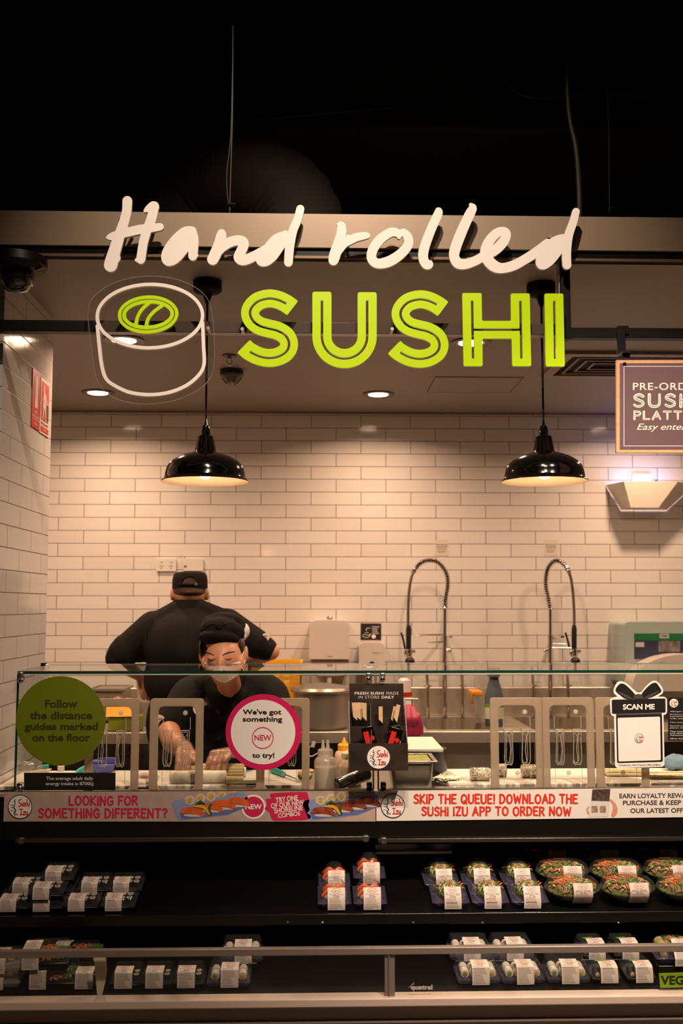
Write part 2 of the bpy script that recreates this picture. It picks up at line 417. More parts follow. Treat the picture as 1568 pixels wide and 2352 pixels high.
def logo(px, py, r, Y, parent, ring=True, print_only=False):
    """the round white badge with a twig and the two words"""
    f1, f2 = on(Y), on(Y - 0.0006)
    if not print_only:
        g = G(); g.slab([[(px + r * cos(2 * pi * k / 48), py + r * sin(2 * pi * k / 48)) for k in range(48)]], f1, (0, 0.0004, 0)); g.obj('badge', PAPER, parent)
    g = G()
    if ring:
        n = 48; a = [(px + r * cos(2 * pi * k / n), py + r * sin(2 * pi * k / n)) for k in range(n)]
        b = [(px + r * .94 * cos(2 * pi * k / n), py + r * .94 * sin(2 * pi * k / n)) for k in range(n)]
        g.slab([a, b], f2, None)
    q = lambda x, y, w: (px + x * r, py + y * r, w * r)
    ink(g, [[q(*p) for p in tw] for tw in (((-.45, -.65, .02), (-.4, -.35, .03), (-.47, -.05, .035), (-.5, .1, .035), (-.35, .3, .04), (-.5, .55, .03), (-.35, .72, .02)), ((-.42, -.4, .015), (-.55, -.5, .012)),
               ((-.45, -.1, .015), (-.75, -.15, .02)), ((-.47, .05, .015), (-.72, .05, .02)), ((-.42, .42, .02), (-.68, .3, .015), (-.75, .35, .03)), ((-.45, .5, .02), (-.2, .68, .03)))], f2, None, 4, .008 * r)
    g.obj('twig_print', INK, parent, smooth=False)
    g = G(); red = mat('red_ink', '#b3161c', 0.5)
    Z = [((.12, -.62), (-.08, -.52), (-.1, -.38), (.05, -.22), (.06, -.08), (-.12, -.02)), ((.16, -.35), (.17, -.1), (.26, -.1), (.3, -.35), (.3, -.06)), ((.47, -.32), (.38, -.26), (.46, -.15), (.38, -.05)),
         ((.56, -.6), (.56, -.05)), ((.56, -.25), (.66, -.28), (.67, -.05)), ((.78, -.3), (.78, -.05)), ((.8, -.45), (.8, -.42)),
         ((-.02, .2), (.2, .2)), ((.09, .2), (.09, .65)), ((-.02, .65), (.2, .65)), ((.26, .4), (.42, .4), (.26, .65), (.42, .65)), ((.48, .4), (.49, .63), (.58, .63), (.6, .4), (.61, .66))]
    ink(g, [[q(x, y, .036) for x, y in z] for z in Z], f2, None, 4, .012 * r)
    g.obj('badge_lettering', red, parent, smooth=False)

# ------------------------------------------------------------------ the setting
YW, ZC, XL, YH = 6.17, 2.672, -1.07, 3.40
XR = 3.2
floor_m = mat('shop_floor', '#8f867c', 0.4, noise=0.15, nscale=3)
struct(G().box(-4.5, 4.5, -1.0, 7.0, -0.1, 0.0).obj('floor', floor_m, smooth=False))
p0 = P(1172.7, 1249.8, YW)
struct(G().box(-2.6, XR + .1, YW, YW + 0.12, 0, ZC + 0.05).obj('wall_back', tiles('wall_tiles', 0, p0.x - 3.03, p0.z - 40 * 0.0785), smooth=False))
pn = PX(0, 1043, XL)
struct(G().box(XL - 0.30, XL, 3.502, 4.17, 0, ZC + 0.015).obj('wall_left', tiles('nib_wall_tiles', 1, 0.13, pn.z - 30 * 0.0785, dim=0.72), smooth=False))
plain = mat('painted_wall', '#b9aea4', 0.7)
struct(G().box(XR, XR + .1, 3.5, YW, 0, ZC).obj('wall_right', plain, smooth=False))
struct(G().box(-2.7, -2.6, 3.6, YW, 0, ZC).obj('wall_far_left', plain, smooth=False))
ceil_m = mat('ceiling_paint', (0.235, 0.205, 0.185), 0.6)
struct(G().box(-2.7, XR + .1, YH + 0.02, YW + 0.1, ZC, ZC + 0.02).obj('ceiling', ceil_m, smooth=False))
struct(G().box(-2.6, XR, YW - 0.012, YW, ZC - 0.012, ZC).obj('trim_1', mat('shadow_trim', '#8a7868', 0.5), smooth=False))
# the dark void above the shop
void = mat('void_black', '#0a0807', 0.9, spec=0.1)
struct(G().box(-4.5, 4.5, -1, 7, 5.6, 5.7).obj('ceiling_void', void, smooth=False))
struct(G().box(-4.5, 4.5, 7.0, 7.1, ZC, 5.7).obj('wall_void', void, smooth=False))
# header: metal beam with a black shadow gap under it
hdr = thing('header_beam', 'wide satin beige metal beam across the shop front above the counter', 'beam', P(784, 580, YH))
za, zb, zc = P(784, 491, YH).z, P(784, 570, YH).z, P(784, 589, YH).z
beam_m = mat('champagne_metal', (0.23, 0.175, 0.125), 0.42, 0.3, bump=0.03, bscale=200)
G().box(-2.4, 3.0, YH, YH + 0.10, zb, za).obj('fascia', beam_m, hdr, bevel=0.002)
G().box(-2.4, 3.0, YH + .012, YH + 0.09, zc + .003, zb).obj('shadow_gap', mat('gap_black', '#0a0908', 0.25), hdr, smooth=False)
G().box(-2.4, 3.0, YH + 0.004, YH + 0.09, zc - 0.006, zc + .003).obj('lower_lip', mat('lip_metal', '#6b5644', 0.4, 0.5), hdr, smooth=False)
# sign frame of black square tube hanging from the beam
fr = thing('sign_frame', 'black square tube frame hanging under the beam behind the green letters', 'frame', P(1300, 590, YH))
zt, zu = P(784, 740, YH).z, P(784, 766, YH).z
xa, xb = P(218, 750, YH).x, P(1290, 750, YH).x
G().box(-2.2, xa, YH, YH + .04, zu, zt).obj('rail', BLACK, fr, bevel=.002)
G().box(xa, xb, YH, YH + .04, zu, zt).obj('rail', mat('brown_glossy_rail', (0.075, 0.055, 0.047), 0.2), fr, bevel=.002)
G().box(xb + .028, 2.6, YH, YH + .04, zu + P(0,755,YH).z - P(0,755-8,YH).z + .004, P(1400, 752, YH).z).obj('rail', BLACK, fr, bevel=.002)
G().box(xb, xb + .032, YH, YH + .04, zu - .012, zc).obj('upright', BLACK, fr, bevel=.002)
G().box(xb - .008, xb - .003, YH + .005, YH + .03, zt, zc).obj('upright_fin', ALU, fr)

# void: duct, flexible duct, wires
dk = mat('dark_duct', (0.035, 0.024, 0.016), 0.7)
g = G(); g.box(-.2, 4.2, 4.6, 5.4, P(0, 285, 4.6).z, P(0, 80, 4.6).z)
tag(g.obj('air_duct', dk, bevel=.02), 'dim rectangular black duct high in the dark void', 'duct')
g = G(); c0 = P(560, 600, 4.3)
pts = [P(330, 560, 4.6), P(430, 430, 4.5), P(540, 400, 4.4), P(640, 440, 4.4), P(690, 520, 4.4), Vector((P(700, 640, 4.4).x, 4.4, ZC + .16))]
pts = [Vector(p) for p in catmull(pts, 6)]
g.cyl(pts[-1] - Vector((0, 0, .1395)), pts[-1] + Vector((0, 0, .02)), .2); g.tube(pts, [0.19 + 0.008 * (i % 2) for i in range(len(pts))], 20)
tag(g.obj('flexible_duct', mat('flexible_duct_sleeve', (0.016, 0.011, 0.008), 0.85, bump=.4, bscale=30)), 'dim curved flexible duct behind the beam above the letter d', 'duct')
wire_m = mat('wire_steel', '#24201d', 0.5, 0.3)
for a, b, la in (((20, 295), (1250, 178), 'upper of two thin slanting wires in the dark void'), ((-30, 331), (1230, 218), 'lower of two thin slanting wires in the dark void')):
    tag(G().cyl(P(*a, 4.1), P(*b, 4.1), .0009, n=6).obj('tension_wire', wire_m), la, 'wire', 'slanting wires in the void')
for x, y0, la, r in ((527, 60, 'twisted hanging wire tied above the letter n of the beam', .0025), (1399, 120, 'thin hanging wire rising above the right end of the beam', .0016)):
    g = G(); b = P(x, 489, YH + .05); t = P(x + (8 if x < 600 else -8), y0, YH + .05)
    g.tube([t, (t + b) / 2 + Vector((.004, 0, 0)), b], r, 6)
    if x < 600:
        g.tube(catmull([t, t.lerp(b, .55), t.lerp(b, .8) + Vector((-.012, 0, 0)), b + Vector((-.004, 0, .03)), b + Vector((.004, 0, .01))], 6), .0018, 6)
        g.cyl(b + Vector((-.002, -.01, .028)), b + Vector((.018, .005, .034)), .004)
    else: g.cyl(b + Vector((-.008, 0, .012)), b + Vector((.016, 0, .024)), .0012, n=5)
    tag(g.obj('suspension_wire', wire_m), la, 'wire', 'suspension wires')
g = G(); g.tube(catmull([P(1128, 0, 3.9), P(1135, 110, 3.9), P(1165, 190, 3.9), P(1230, 222, 3.9), P(1380, 212, 3.9), P(1568, 232, 3.9)], 8), .011, 8)
tag(g.obj('looped_cable', mat('cable_black', (0.012, .010, .009), 0.6)), 'black cable drooping in a loop in the void at upper right', 'cable')
g = G(); g.tube(catmull([P(1300, 80, 3.6), P(1305, 250, 3.6), P(1322, 340, 3.6), P(1329, 430, 3.55), P(1330, 500, 3.5)], 8), .009, 8)
tag(g.obj('power_cable', mat('cable_brown', (0.016, .012, .009), 0.6)), 'thick cable coming down behind the last letter of rolled', 'cable')

# ------------------------------------------------------------------ lettering sign "Hand rolled"
YS = 3.335
cream = mat('sign_white_acrylic', (0.84, 0.80, 0.76), 0.3)
sg = thing('hand_lettered_sign', 'large cream brush-script words Hand rolled fixed across the beam', 'sign', P(784, 620, YS))
def Zl(ox, oy, sc): return lambda l: [(ox + x / sc, oy + y / sc, r / sc) for x, y, r in l]
A = Zl(180, 430, 2.613); B_ = Zl(740, 430, 2.613)
LET = [
 [A([(293, 82, 29), (288, 150, 28), (266, 230, 30), (242, 300, 33), (217, 380, 36), (200, 440, 40), (193, 467, 40)]), A([(214, 440, 26), (230, 430, 20), (242, 419, 10)]),
  A([(170, 301, 6), (205, 295, 24), (270, 276, 27), (350, 257, 28), (420, 246, 27), (470, 240, 24), (490, 237, 22)]),
  A([(398, 142, 8), (420, 128, 20), (447, 110, 25), (457, 118, 27)]), A([(455, 113, 28), (437, 190, 29), (410, 260, 28), (390, 330, 27), (380, 390, 27), (374, 432, 27)]), A([(348, 436, 10), (372, 433, 26)])],
 [A([(680, 260, 25), (640, 270, 32), (590, 320, 38), (548, 385, 42), (533, 425, 36), (545, 442, 30), (580, 425, 32), (625, 375, 32), (668, 320, 30), (682, 285, 26)]),
  A([(682, 262, 26), (690, 310, 30), (689, 370, 29), (686, 412, 27)]), A([(690, 410, 27), (708, 408, 11)])],
 [A([(856, 266, 14), (858, 285, 29), (845, 340, 33), (822, 400, 35), (806, 432, 34)]), A([(826, 402, 24), (870, 350, 31), (930, 322, 30), (978, 322, 31), (992, 345, 30), (975, 385, 30), (963, 420, 32), (985, 437, 31), (1030, 425, 30), (1080, 398, 28), (1130, 368, 26)]),
  A([(1245, 286, 25), (1190, 315, 34), (1135, 380, 36), (1100, 432, 36), (1125, 440, 32), (1165, 412, 30), (1210, 352, 28), (1245, 310, 26)]),
  A([(1331, 130, 24), (1316, 190, 25), (1287, 260, 26), (1270, 340, 27), (1263, 400, 27), (1260, 450, 26)]), A([(1262, 446, 24), (1279, 442, 8)])],
 [B_([(98, 222, 10), (115, 232, 24), (112, 290, 30), (94, 345, 32), (74, 410, 34), (67, 438, 30)]), B_([(95, 380, 26), (130, 338, 26), (165, 318, 26), (205, 300, 25), (250, 291, 22), (268, 289, 18)])],
 [B_([(460, 300, 11), (470, 278, 16), (486, 268, 20), (512, 298, 27), (515, 345, 28), (470, 400, 30), (400, 445, 32), (330, 457, 29), (296, 425, 29), (305, 370, 29), (352, 308, 29), (412, 270, 27), (450, 274, 24), (470, 282, 16)])],
 [B_([(692, 135, 13), (698, 146, 23), (690, 170, 27), (660, 235, 28), (630, 310, 29), (608, 380, 30), (606, 428, 29), (622, 460, 29), (640, 464, 25), (648, 450, 12)])],
 [B_([(890, 104, 10), (904, 122, 21), (890, 150, 29), (868, 195, 30), (830, 280, 32), (797, 370, 32), (792, 420, 30), (815, 455, 32), (860, 460, 30), (920, 440, 28), (970, 412, 28), (1035, 378, 30), (1085, 328, 30), (1103, 282, 28), (1085, 262, 24), (1045, 276, 28), (1002, 322, 30), (980, 380, 32), (990, 430, 34), (1030, 472, 34), (1080, 485, 30), (1150, 468, 30), (1220, 430, 29), (1290, 385, 30), (1350, 340, 30)]),
  B_([(1440, 306, 25), (1390, 332, 32), (1335, 390, 35), (1312, 450, 32), (1330, 462, 30), (1370, 432, 31), (1420, 372, 28), (1450, 330, 22)]), B_([(1522, 146, 22), (1505, 210, 24), (1480, 280, 26), (1468, 350, 27), (1465, 410, 27), (1468, 466, 26)])]]
for i, strokes in enumerate(LET):
    g = G()
    ink(g, strokes, on(YS), (0, .012, 0), 8, .8)
    g.obj('letter', cream, sg)
# ------------------------------------------------------------------ lettering sign "SUSHI"
lime = mat('lime_acrylic', (0.50, 0.78, 0.0), 0.3)
s2 = thing('green_letter_sign', 'lime green capital letters SUSHI with an inline groove', 'sign', P(925, 840, YS))
def offset_line(pts, d):
    o = []; m = len(pts)
    for i, (x, y) in enumerate(pts):
        a, b = pts[max(i - 1, 0)], pts[min(i + 1, m - 1)]
        l = sqrt((b[0] - a[0]) ** 2 + (b[1] - a[1]) ** 2) or 1
        o.append((x - (b[1] - a[1]) / l * d, y + (b[0] - a[0]) / l * d))
    return o
def roundpoly(pts, r, n=4):
    o = []; m = len(pts)
    for i in range(m):
        p, a, b = Vector(pts[i]), Vector(pts[i - 1]), Vector(pts[(i + 1) % m])
        u, v = (a - p), (b - p); ru = min(r, u.length * .45); rv = min(r, v.length * .45)
        u.normalize(); v.normalize(); s, e = p + u * ru, p + v * rv
        for k in range(n + 1):
            t = k / n; o.append(tuple(s * (1 - t) ** 2 + p * 2 * t * (1 - t) + e * t * t))
    return o
def ribbon(center, hw, trim):
    """outline with rounded butt ends, and the inline slot"""
    L, Rr = offset_line(center, hw), offset_line(center, -hw)
    def cap(a, b, inner):                      # rounded corners at an end
        a, b, q = Vector(a), Vector(b), Vector(inner); d = (b - a).normalized(); return [tuple(a + d * 2), tuple(b - d * 2)]
    out = L + Rr[::-1]
    acc = 0; i0 = 0
    while acc < trim: acc += (Vector(center[i0 + 1]) - Vector(center[i0])).length; i0 += 1
    acc = 0; i1 = len(center) - 1
    while acc < trim: acc += (Vector(center[i1]) - Vector(center[i1 - 1])).length; i1 -= 1
    mid = center[i0:i1 + 1]
    n = len(L)
    # round the four end corners
    def corner(prev, p, nxt, r=6): return roundpoly([prev, p, nxt], r)[5:10]
    o = corner(Rr[0], L[0], L[2]) + L[2:-2] + corner(L[-3], L[-1], Rr[-1]) + corner(L[-1], Rr[-1], Rr[-3]) + Rr[2:-2][::-1] + corner(Rr[2], Rr[0], L[0])
    return [o, offset_line(mid, 2.9) + offset_line(mid, -2.9)[::-1]]
zs = lambda l: [(500 + x / 3.564, 620 + y / 3.564) for x, y in l]
Sc = catmull(zs([(612, 313), (560, 275), (490, 243), (415, 233), (330, 256), (277, 308), (264, 360), (288, 415), (340, 455), (415, 478), (490, 497), (555, 538), (583, 600), (565, 662), (500, 706), (415, 720), (330, 702), (252, 661), (211, 624)]), 6)
def sign_letter(loops, dx=0, dy=0):
    g = G(); g.slab([[(x + dx, y + dy) for x, y in l] for l in loops], on(YS), (0, .012, 0)); le = g.obj('letter', lime, s2)
    xs_ = [x + dx for x, y in loops[0]]
    if min(abs(x - (min(xs_) + 12)) for x in xs_) < 40:
        q = P(min(xs_) + 10, 753, YS); G().cyl((q.x, YS + .0115, q.z), (q.x, YH - .0004, q.z), .006, n=10).obj('standoff', ALU, le)
sign_letter(ribbon(Sc, 20.6, 17))
Uc = zs([(852, 178), (852, 250), (852, 350), (852, 450)]) + [(500 + (1037 - 185 * cos(a)) / 3.564, 620 + (545 + 180 * sin(a)) / 3.564) for a in [pi * k / 28 for k in range(29)]] + zs([(1222, 450), (1222, 350), (1222, 250), (1222, 182)])
sign_letter(ribbon(Uc, 22.0, 17))
sign_letter(ribbon(Sc, 20.6, 17), 345.5, 2)
zh = lambda l: [(860 + x / 3.267, 620 + y / 3.267) for x, y in l]
sign_letter([roundpoly(zh([(657, 173), (803, 173), (806, 382), (1024, 382), (1021, 176), (1163, 176), (1175, 722), (1032, 722), (1028, 515), (809, 515), (811, 722), (667, 722)]), 4),
             zh([(722, 230), (741, 230), (744, 437), (1087, 437), (1084, 232), (1103, 232), (1111, 665), (1092, 665), (1089, 457), (745, 457), (748, 665), (729, 665)])])
sign_letter([roundpoly(zh([(1275, 177), (1415, 177), (1427, 724), (1284, 724)]), 4), zh([(1338, 232), (1356, 232), (1363, 667), (1345, 667)])])
# ------------------------------------------------------------------ logo panel
zl = lambda l: [(x / 3.015, 560 + y / 3.015) for x, y in l]
pl = thing('logo_panel', 'clear acrylic panel with a white outlined sushi roll and green filling', 'sign', P(345, 925, YS))
out = catmull(zl([(612, 450), (640, 375), (735, 295), (880, 240), (1040, 222), (1200, 238), (1340, 292), (1430, 370), (1468, 480), (1485, 700), (1478, 860), (1428, 965), (1320, 1040), (1180, 1090), (1020, 1109), (880, 1095), (760, 1050), (680, 960), (650, 860), (630, 700), (612, 560)]), 5, True)
cx_, cy_ = 348, 780
G().slab([out], on(YS + .016), (0, .005, 0)).obj('acrylic_sheet', clear('acrylic', (0.95, 0.955, 0.95), 1.45, 0.03), pl)
inn = [(cx_ + (x - cx_) * .9955, cy_ + (y - cy_) * .9955) for x, y in out]
G().slab([out, inn], on(YS + .0155), (0, .006, 0)).obj('sheet_edge', mat('acrylic_edge', '#8d8377', 0.3), pl)
g = G(); cxp, cyp = 1037 / 3.015, 560 + 500 / 3.015
def ellipse(cx, cy, rx, ry, rot, n=72): return [(cx + rx * cos(t) * cos(rot) - ry * sin(t) * sin(rot), cy + rx * cos(t) * sin(rot) + ry * sin(t) * cos(rot)) for t in [2 * pi * k / n for k in range(n)]]
el = ellipse(cxp, cyp, 365 / 3.015, 220 / 3.015, -.02)
body = catmull([(*p, 3.9) for p in zl([(673, 570), (688, 720), (705, 850), (735, 935), (800, 985), (900, 1028), (1035, 1044), (1170, 1028), (1290, 980), (1378, 905), (1412, 830), (1408, 700), (1402, 545)])], 6)
ink(g, [[False] + [(*p, 3.8) for p in el + el[:1]], [False] + body], on(YS), (0, .012, 0), 6, .6)
g.obj('roll_outline', cream, pl)
g = G(); ex, ey = 1025 / 3.015, 560 + 489 / 3.015; k = 3.015
g.slab([ellipse(ex, ey, 210 / k, 132 / k, -.05), ellipse(ex, ey, 187 / k, 109 / k, -.05)], on(YS), (0, .012, 0))
g.obj('filling_ring', lime, pl)
g = G(); el = ellipse(ex, ey, 167 / k, 89 / k, -.05)
ink(g, [[False] + [(*p, 12.5 / k) for p in el + el[:1]]] + [[(*p, 12 / k) for p in zl(st)] for st in ([(1040, 403), (990, 445), (955, 500), (936, 572)], [(1130, 422), (1065, 470), (1025, 520), (1010, 576)])], on(YS), (0, .012, 0), 6, .6)
g.obj('filling_core', lime, pl)
for x_ in (224, 478):
    q = P(x_, 753, YS + .02); G().cyl(q, (q.x, YH + .001, q.z), .006, n=10).obj('standoff', ALU, pl)
for x_, y_ in ((296, 530), (655, 530), (800, 540), (1265, 540)):
    q = P(x_, y_, YS); G().cyl((q.x, YS + .0115, q.z), (q.x, YH + .001, q.z), .006, n=10).obj('standoff', ALU, sg)

# ------------------------------------------------------------------ pre-order board
YB = 3.33
bd = thing('hanging_board', 'mauve board with orange edge and white words about sushi platters', 'sign', P(1500, 1038, YB))
f = on(YB); ob_ = lambda a, b, c, d: [(a, b), (c, b), (c, d), (a, d)]
G().slab([ob_(1415, 827, 1668, 1040)], f, (0, .012, 0)).obj('board', mat('board_card', (0.62, 0.33, 0.16), 0.6, noise=.1, nscale=60), bd)
G().slab([ob_(1423, 834, 1660, 1032)], on(YB - .001), (0, .0012, 0)).obj('printed_face', mat('mauve_print', (0.125, 0.070, 0.082), 0.45), bd)
g = G(); g.slab([ob_(1432, 841, 1652, 1025), ob_(1433.3, 842.3, 1650.7, 1023.7)], on(YB - .0016), None); g.obj('border_line', PAPER, bd, smooth=False)
g = G(); f2 = on(YB - .0017)
tx(g, 'PRE-ORDER', (1453, 879, 1612, 896), f2, .012, space=1.1)
zl2 = lambda l: l
for s, r in (('SUSHI', (1453, 903, 1605, 937)), ('PLATTERS', (1454, 943, 1632, 965))):
    brushtext(g, s, r, f2, .125 if s == 'SUSHI' else .14, .34 if s == 'SUSHI' else .3)
tx(g, 'Easy entertaining', (1462, 973, 1648, 992), f2, .004, .35)
g.obj('board_lettering', mat('cream_print', (0.8, 0.7, 0.6), .5), bd, smooth=False)
g = G(); dkp = on(YB - .0024)
brushtext(g, 'SUSHI', (1456.6, 906.6, 1601.4, 933.4), dkp, .018, .36); brushtext(g, 'PLATTERS', (1456, 945, 1630, 963), dkp, .018, .33)
g.obj('inline_print', mat('mauve_print', (0.115, 0.075, 0.085)), bd, smooth=False)
G().cyl(P(1434, 836, YB - .004), P(1434, 836, YB + .002), .006).obj('peg', DKGREY, bd)
hk = thing('board_hanger', 'black metal strap clipped over the rail holding the mauve board', 'bracket', P(1427, 820, YH))
g = G(); a, b = P(1417, 749, YH), P(1443, 768, YH)
g.box(a.x, b.x, YH - .006, YH + .046, b.z, a.z); a, b = P(1415, 768, YH), P(1435, 822, YH); g.box(a.x, b.x, YH - .012, YH - .002, b.z, P(0, 764, YH).z + .02)
g.box(a.x, b.x, YB + .0, YH - .004, b.z, b.z + .008); g.box(a.x, b.x, YB + .013, YB + .018, b.z - .012, b.z + .008)
g.obj('strap', BLACK, hk, bevel=.001)

# ------------------------------------------------------------------ things on the ceiling
warm = emit('lamp_lens', (1.0, 0.72, 0.46), 14.0)
trimm = mat('downlight_rim', '#5a4a3e', 0.35, 0.3)
for i, (px, Y, la) in enumerate(((288, ROW_NEAR, 'round ceiling downlight seen through the sushi roll outline'), (1081, ROW_NEAR, 'round ceiling downlight glowing behind the letter H'),
        (240, ROW_FAR, 'round ceiling downlight at the lower left of the logo panel'), (865, ROW_FAR, 'round ceiling downlight below the second letter S'), (1488, ROW_FAR, 'round ceiling downlight hidden behind the mauve board'))):
    x = PZ(px, 785 if Y < 5 else 916, ZC).x
    t = thing('downlight', la, 'ceiling light', (x, Y, ZC), 'downlights in the kitchen ceiling')
    G().lathe([(.085, 0), (.09, -.006), (.066, -.008), (.058, -.002), (.058, 0)], t.location, 32).obj('rim', trimm, t)
    G().lathe([(.054, -.001), (.054, -.006), (.0, -.006)], t.location, 28).obj('lens', warm, t)
    lamp('AREA', 'downlight_lamp', (x, Y, ZC - .02), DOWN_W * (1.28 if Y > 5 else 1.9), KITCHEN, (x, Y, 0), shape='DISK', size=.09, spread=radians(152))
for px, r in ((-350, ROW_NEAR), (1700, ROW_NEAR)):
    x = PZ(px, 785, ZC).x
    lamp('AREA', 'downlight_lamp', (x, r, ZC - .02), DOWN_W * 1.7, KITCHEN, (x, r, 0), shape='DISK', size=.09, spread=radians(152))
def pendant(px, label):
    Y = 3.64; k = Y / F / 6.03; c = P(px, 1105, Y); z = lambda yy: P(px, 940 + yy / 6.03, Y).z
    t = thing('pendant_lamp', label, 'lamp', (c.x, Y, z(1000)), 'pendant lamps over the counter')
    o = Vector((c.x, Y, 0))
    prof = [(606, 1004), (612, 998), (606, 990), (575, 968), (562, 945), (552, 880), (528, 800), (478, 735), (395, 680), (280, 630), (165, 600), (148, 585), (113, 380), (100, 370)]
    pr = [(r * k, z(y)) for r, y in prof]; inner = [((r - 9) * k, z(y + 6)) for r, y in reversed(prof[3:10])]
    G().lathe(pr + [(0.002, z(368))], o, 48, cap=False).obj('shade', GLOSSB, t)
    G().lathe([(600 * k, z(1004))] + [((r - 9) * k, z(y + 6)) for r, y in prof[3:10]] + [(.002, z(640))], o, 48, cap=False).obj('shade_lining', mat('cream_enamel', (0.72, 0.58, 0.40), 0.4), t)
    G().lathe([(64 * k, z(372)), (64 * k, z(300)), (48 * k, z(232)), (26 * k, z(220)), (13 * k, z(150)), (8 * k, z(120))], o, 24).obj('lamp_holder', GLOSSB, t)
    G().ell((c.x, Y, z(840)), (.028, .028, .034)).obj('bulb', emit('bulb_glow', (1.0, 0.68, 0.36), 5.0), t)
    G().cyl((c.x, Y, z(120)), (c.x, Y, ZC - .02), .004, n=10).obj('cord', BLACK, t)
    G().lathe([(.052, ZC - .001), (.052, ZC - .036), (.046, ZC - .042), (.018, ZC - .048), (.014, ZC - .062), (.006, ZC - .085)], o, 28).obj('ceiling_rose', MATT, t)
    lamp('POINT', 'pendant_bulb_lamp', (c.x, Y, z(925)), PEND_W, KITCHEN, shadow_soft_size=.03)
pendant(471, 'black enamel pendant lamp on the left hanging above the workers')
pendant(1250, 'black enamel pendant lamp on the right hanging above the tall taps')
# air vent
c0, c1 = PZ(1350, 806, ZC), PZ(1350, 862, ZC); xl, xr = PZ(1240, 862, ZC).x, PZ(1240, 862, ZC).x + 1.0
vt = thing('air_vent', 'square ceiling air vent with concentric dark blades right of the green letters', 'vent', ((xl + xr) / 2, (c0.y + c1.y) / 2, ZC))
vy0, vy1 = c0.y, c1.y; vm = mat('vent_paint', '#8a7868', 0.5)
def sqring(g, x0, x1, y0, y1, w, za, zb_):
    for a in ((x0, x1, y0, y0 + w), (x0, x1, y1 - w, y1), (x0, x0 + w, y0 + w, y1 - w), (x1 - w, x1, y0 + w, y1 - w)): g.box(a[0], a[1], a[2], a[3], za, zb_)
g = G(); sqring(g, xl, xr, vy1, vy0, -.09, ZC - .018, ZC + .0); 
g = G(); sqring(g, xl, xr, min(vy0, vy1), max(vy0, vy1), .05, ZC - .016, ZC - .001); g.obj('vent_frame', vm, vt)
G().box(xl + .045, xr - .045, min(vy0, vy1) + .045, max(vy0, vy1) - .045, ZC - .003, ZC - .001).obj('vent_recess', MATT, vt)
for i in range(5):
    g = G(); o_ = .085 + i * .05
    x0, x1, y0, y1 = xl + o_, xr - o_, min(vy0, vy1) + o_, max(vy0, vy1) - o_
    if x1 - x0 < .05 or y1 - y0 < .05: break
    sqring(g, x0, x1, y0, y1, .012, ZC - .014, ZC - .003); g.obj('blade', mat('vent_blade', '#5b4b40', .5), vt)
# access hatch
q = [PZ(1018, 865, ZC), PZ(1200, 867, ZC), PZ(1168, 903, ZC), PZ(980, 900, ZC)]
hx0, hx1, hy0, hy1 = q[3].x, q[2].x, q[3].y, q[0].y
ht = thing('ceiling_hatch', 'flush rectangular access hatch outlined in the ceiling under the green letters', 'hatch', ((hx0 + hx1) / 2, (hy0 + hy1) / 2, ZC))
G().box(hx0 + .004, hx1 - .004, min(hy0, hy1) + .004, max(hy0, hy1) - .004, ZC - .003, ZC - .001).obj('panel', ceil_m, ht)
g = G(); sqring(g, hx0, hx1, min(hy0, hy1), max(hy0, hy1), .003, ZC - .0035, ZC - .001); g.obj('seam', DKGREY, ht)
# sprinkler and detector
c = PZ(527, 816, ZC)
t = thing('sprinkler_head', 'small fire sprinkler head in the ceiling left of the green letter S', 'sprinkler', c)
G().lathe([(.035, ZC - .001), (.033, ZC - .006), (.016, ZC - .008)], (c.x, c.y, 0), 20).obj('escutcheon', DKGREY, t)
g = G(); g.cyl((c.x, c.y, ZC - .006), (c.x, c.y, ZC - .02), .009)
for s in (-1, 1): g.tube([(c.x + s * .008, c.y, ZC - .018), (c.x + s * .014, c.y, ZC - .03), (c.x, c.y, ZC - .048)], .003, 6)
g.lathe([(.012, ZC - .046), (.012, ZC - .049)], (c.x, c.y, 0), 12); g.obj('deflector', ALU, t)
c = PZ(532, 850, ZC)
t = thing('smoke_detector', 'dark round smoke detector on the ceiling below the sprinkler head', 'smoke detector', c)
G().lathe([(.058, ZC - .001), (.06, ZC - .026), (.054, ZC - .034)], (c.x, c.y, 0), 28).obj('base', DKGREY, t)
g = G(); g.lathe([(.054, ZC - .034), (.03, ZC - .062), (.012, ZC - .066)], (c.x, c.y, 0), 28); g.obj('sensor_cap', mat('detector_grey', '#4b3d34', .5), t)
for k in range(6): g = G(); a = k * pi / 3; g.tube([(c.x + .05 * cos(a), c.y + .05 * sin(a), ZC - .04), (c.x + .024 * cos(a), c.y + .024 * sin(a), ZC - .069)], .003, 6); g.obj('rib', DKGREY, t)
# dome camera
c = PZ(40, 592, ZC)
t = thing('dome_camera', 'black security dome camera under the ceiling at upper left', 'camera', c)
G().lathe([(.098, ZC - .001), (.1, ZC - .03), (.086, ZC - .05), (.06, ZC - .054)], (c.x, c.y, 0), 32).obj('housing', BLACK, t)
G().lathe([(.058, ZC - .053), (.06, ZC - .07), (.052, ZC - .095), (.034, ZC - .114), (.012, ZC - .122)], (c.x, c.y, 0), 28).obj('dome', mat('dome_smoke', '#1a1311', 0.05, coat=1), t)
g = G(); g.tube([(c.x + .085, c.y - .02, ZC - .04), (c.x + .10, c.y - .03, ZC - .05), (c.x + .07, c.y - .03, ZC - .058)], .007, 8); g.obj('mount_tab', mat('lip_metal', '#6b5644'), t)

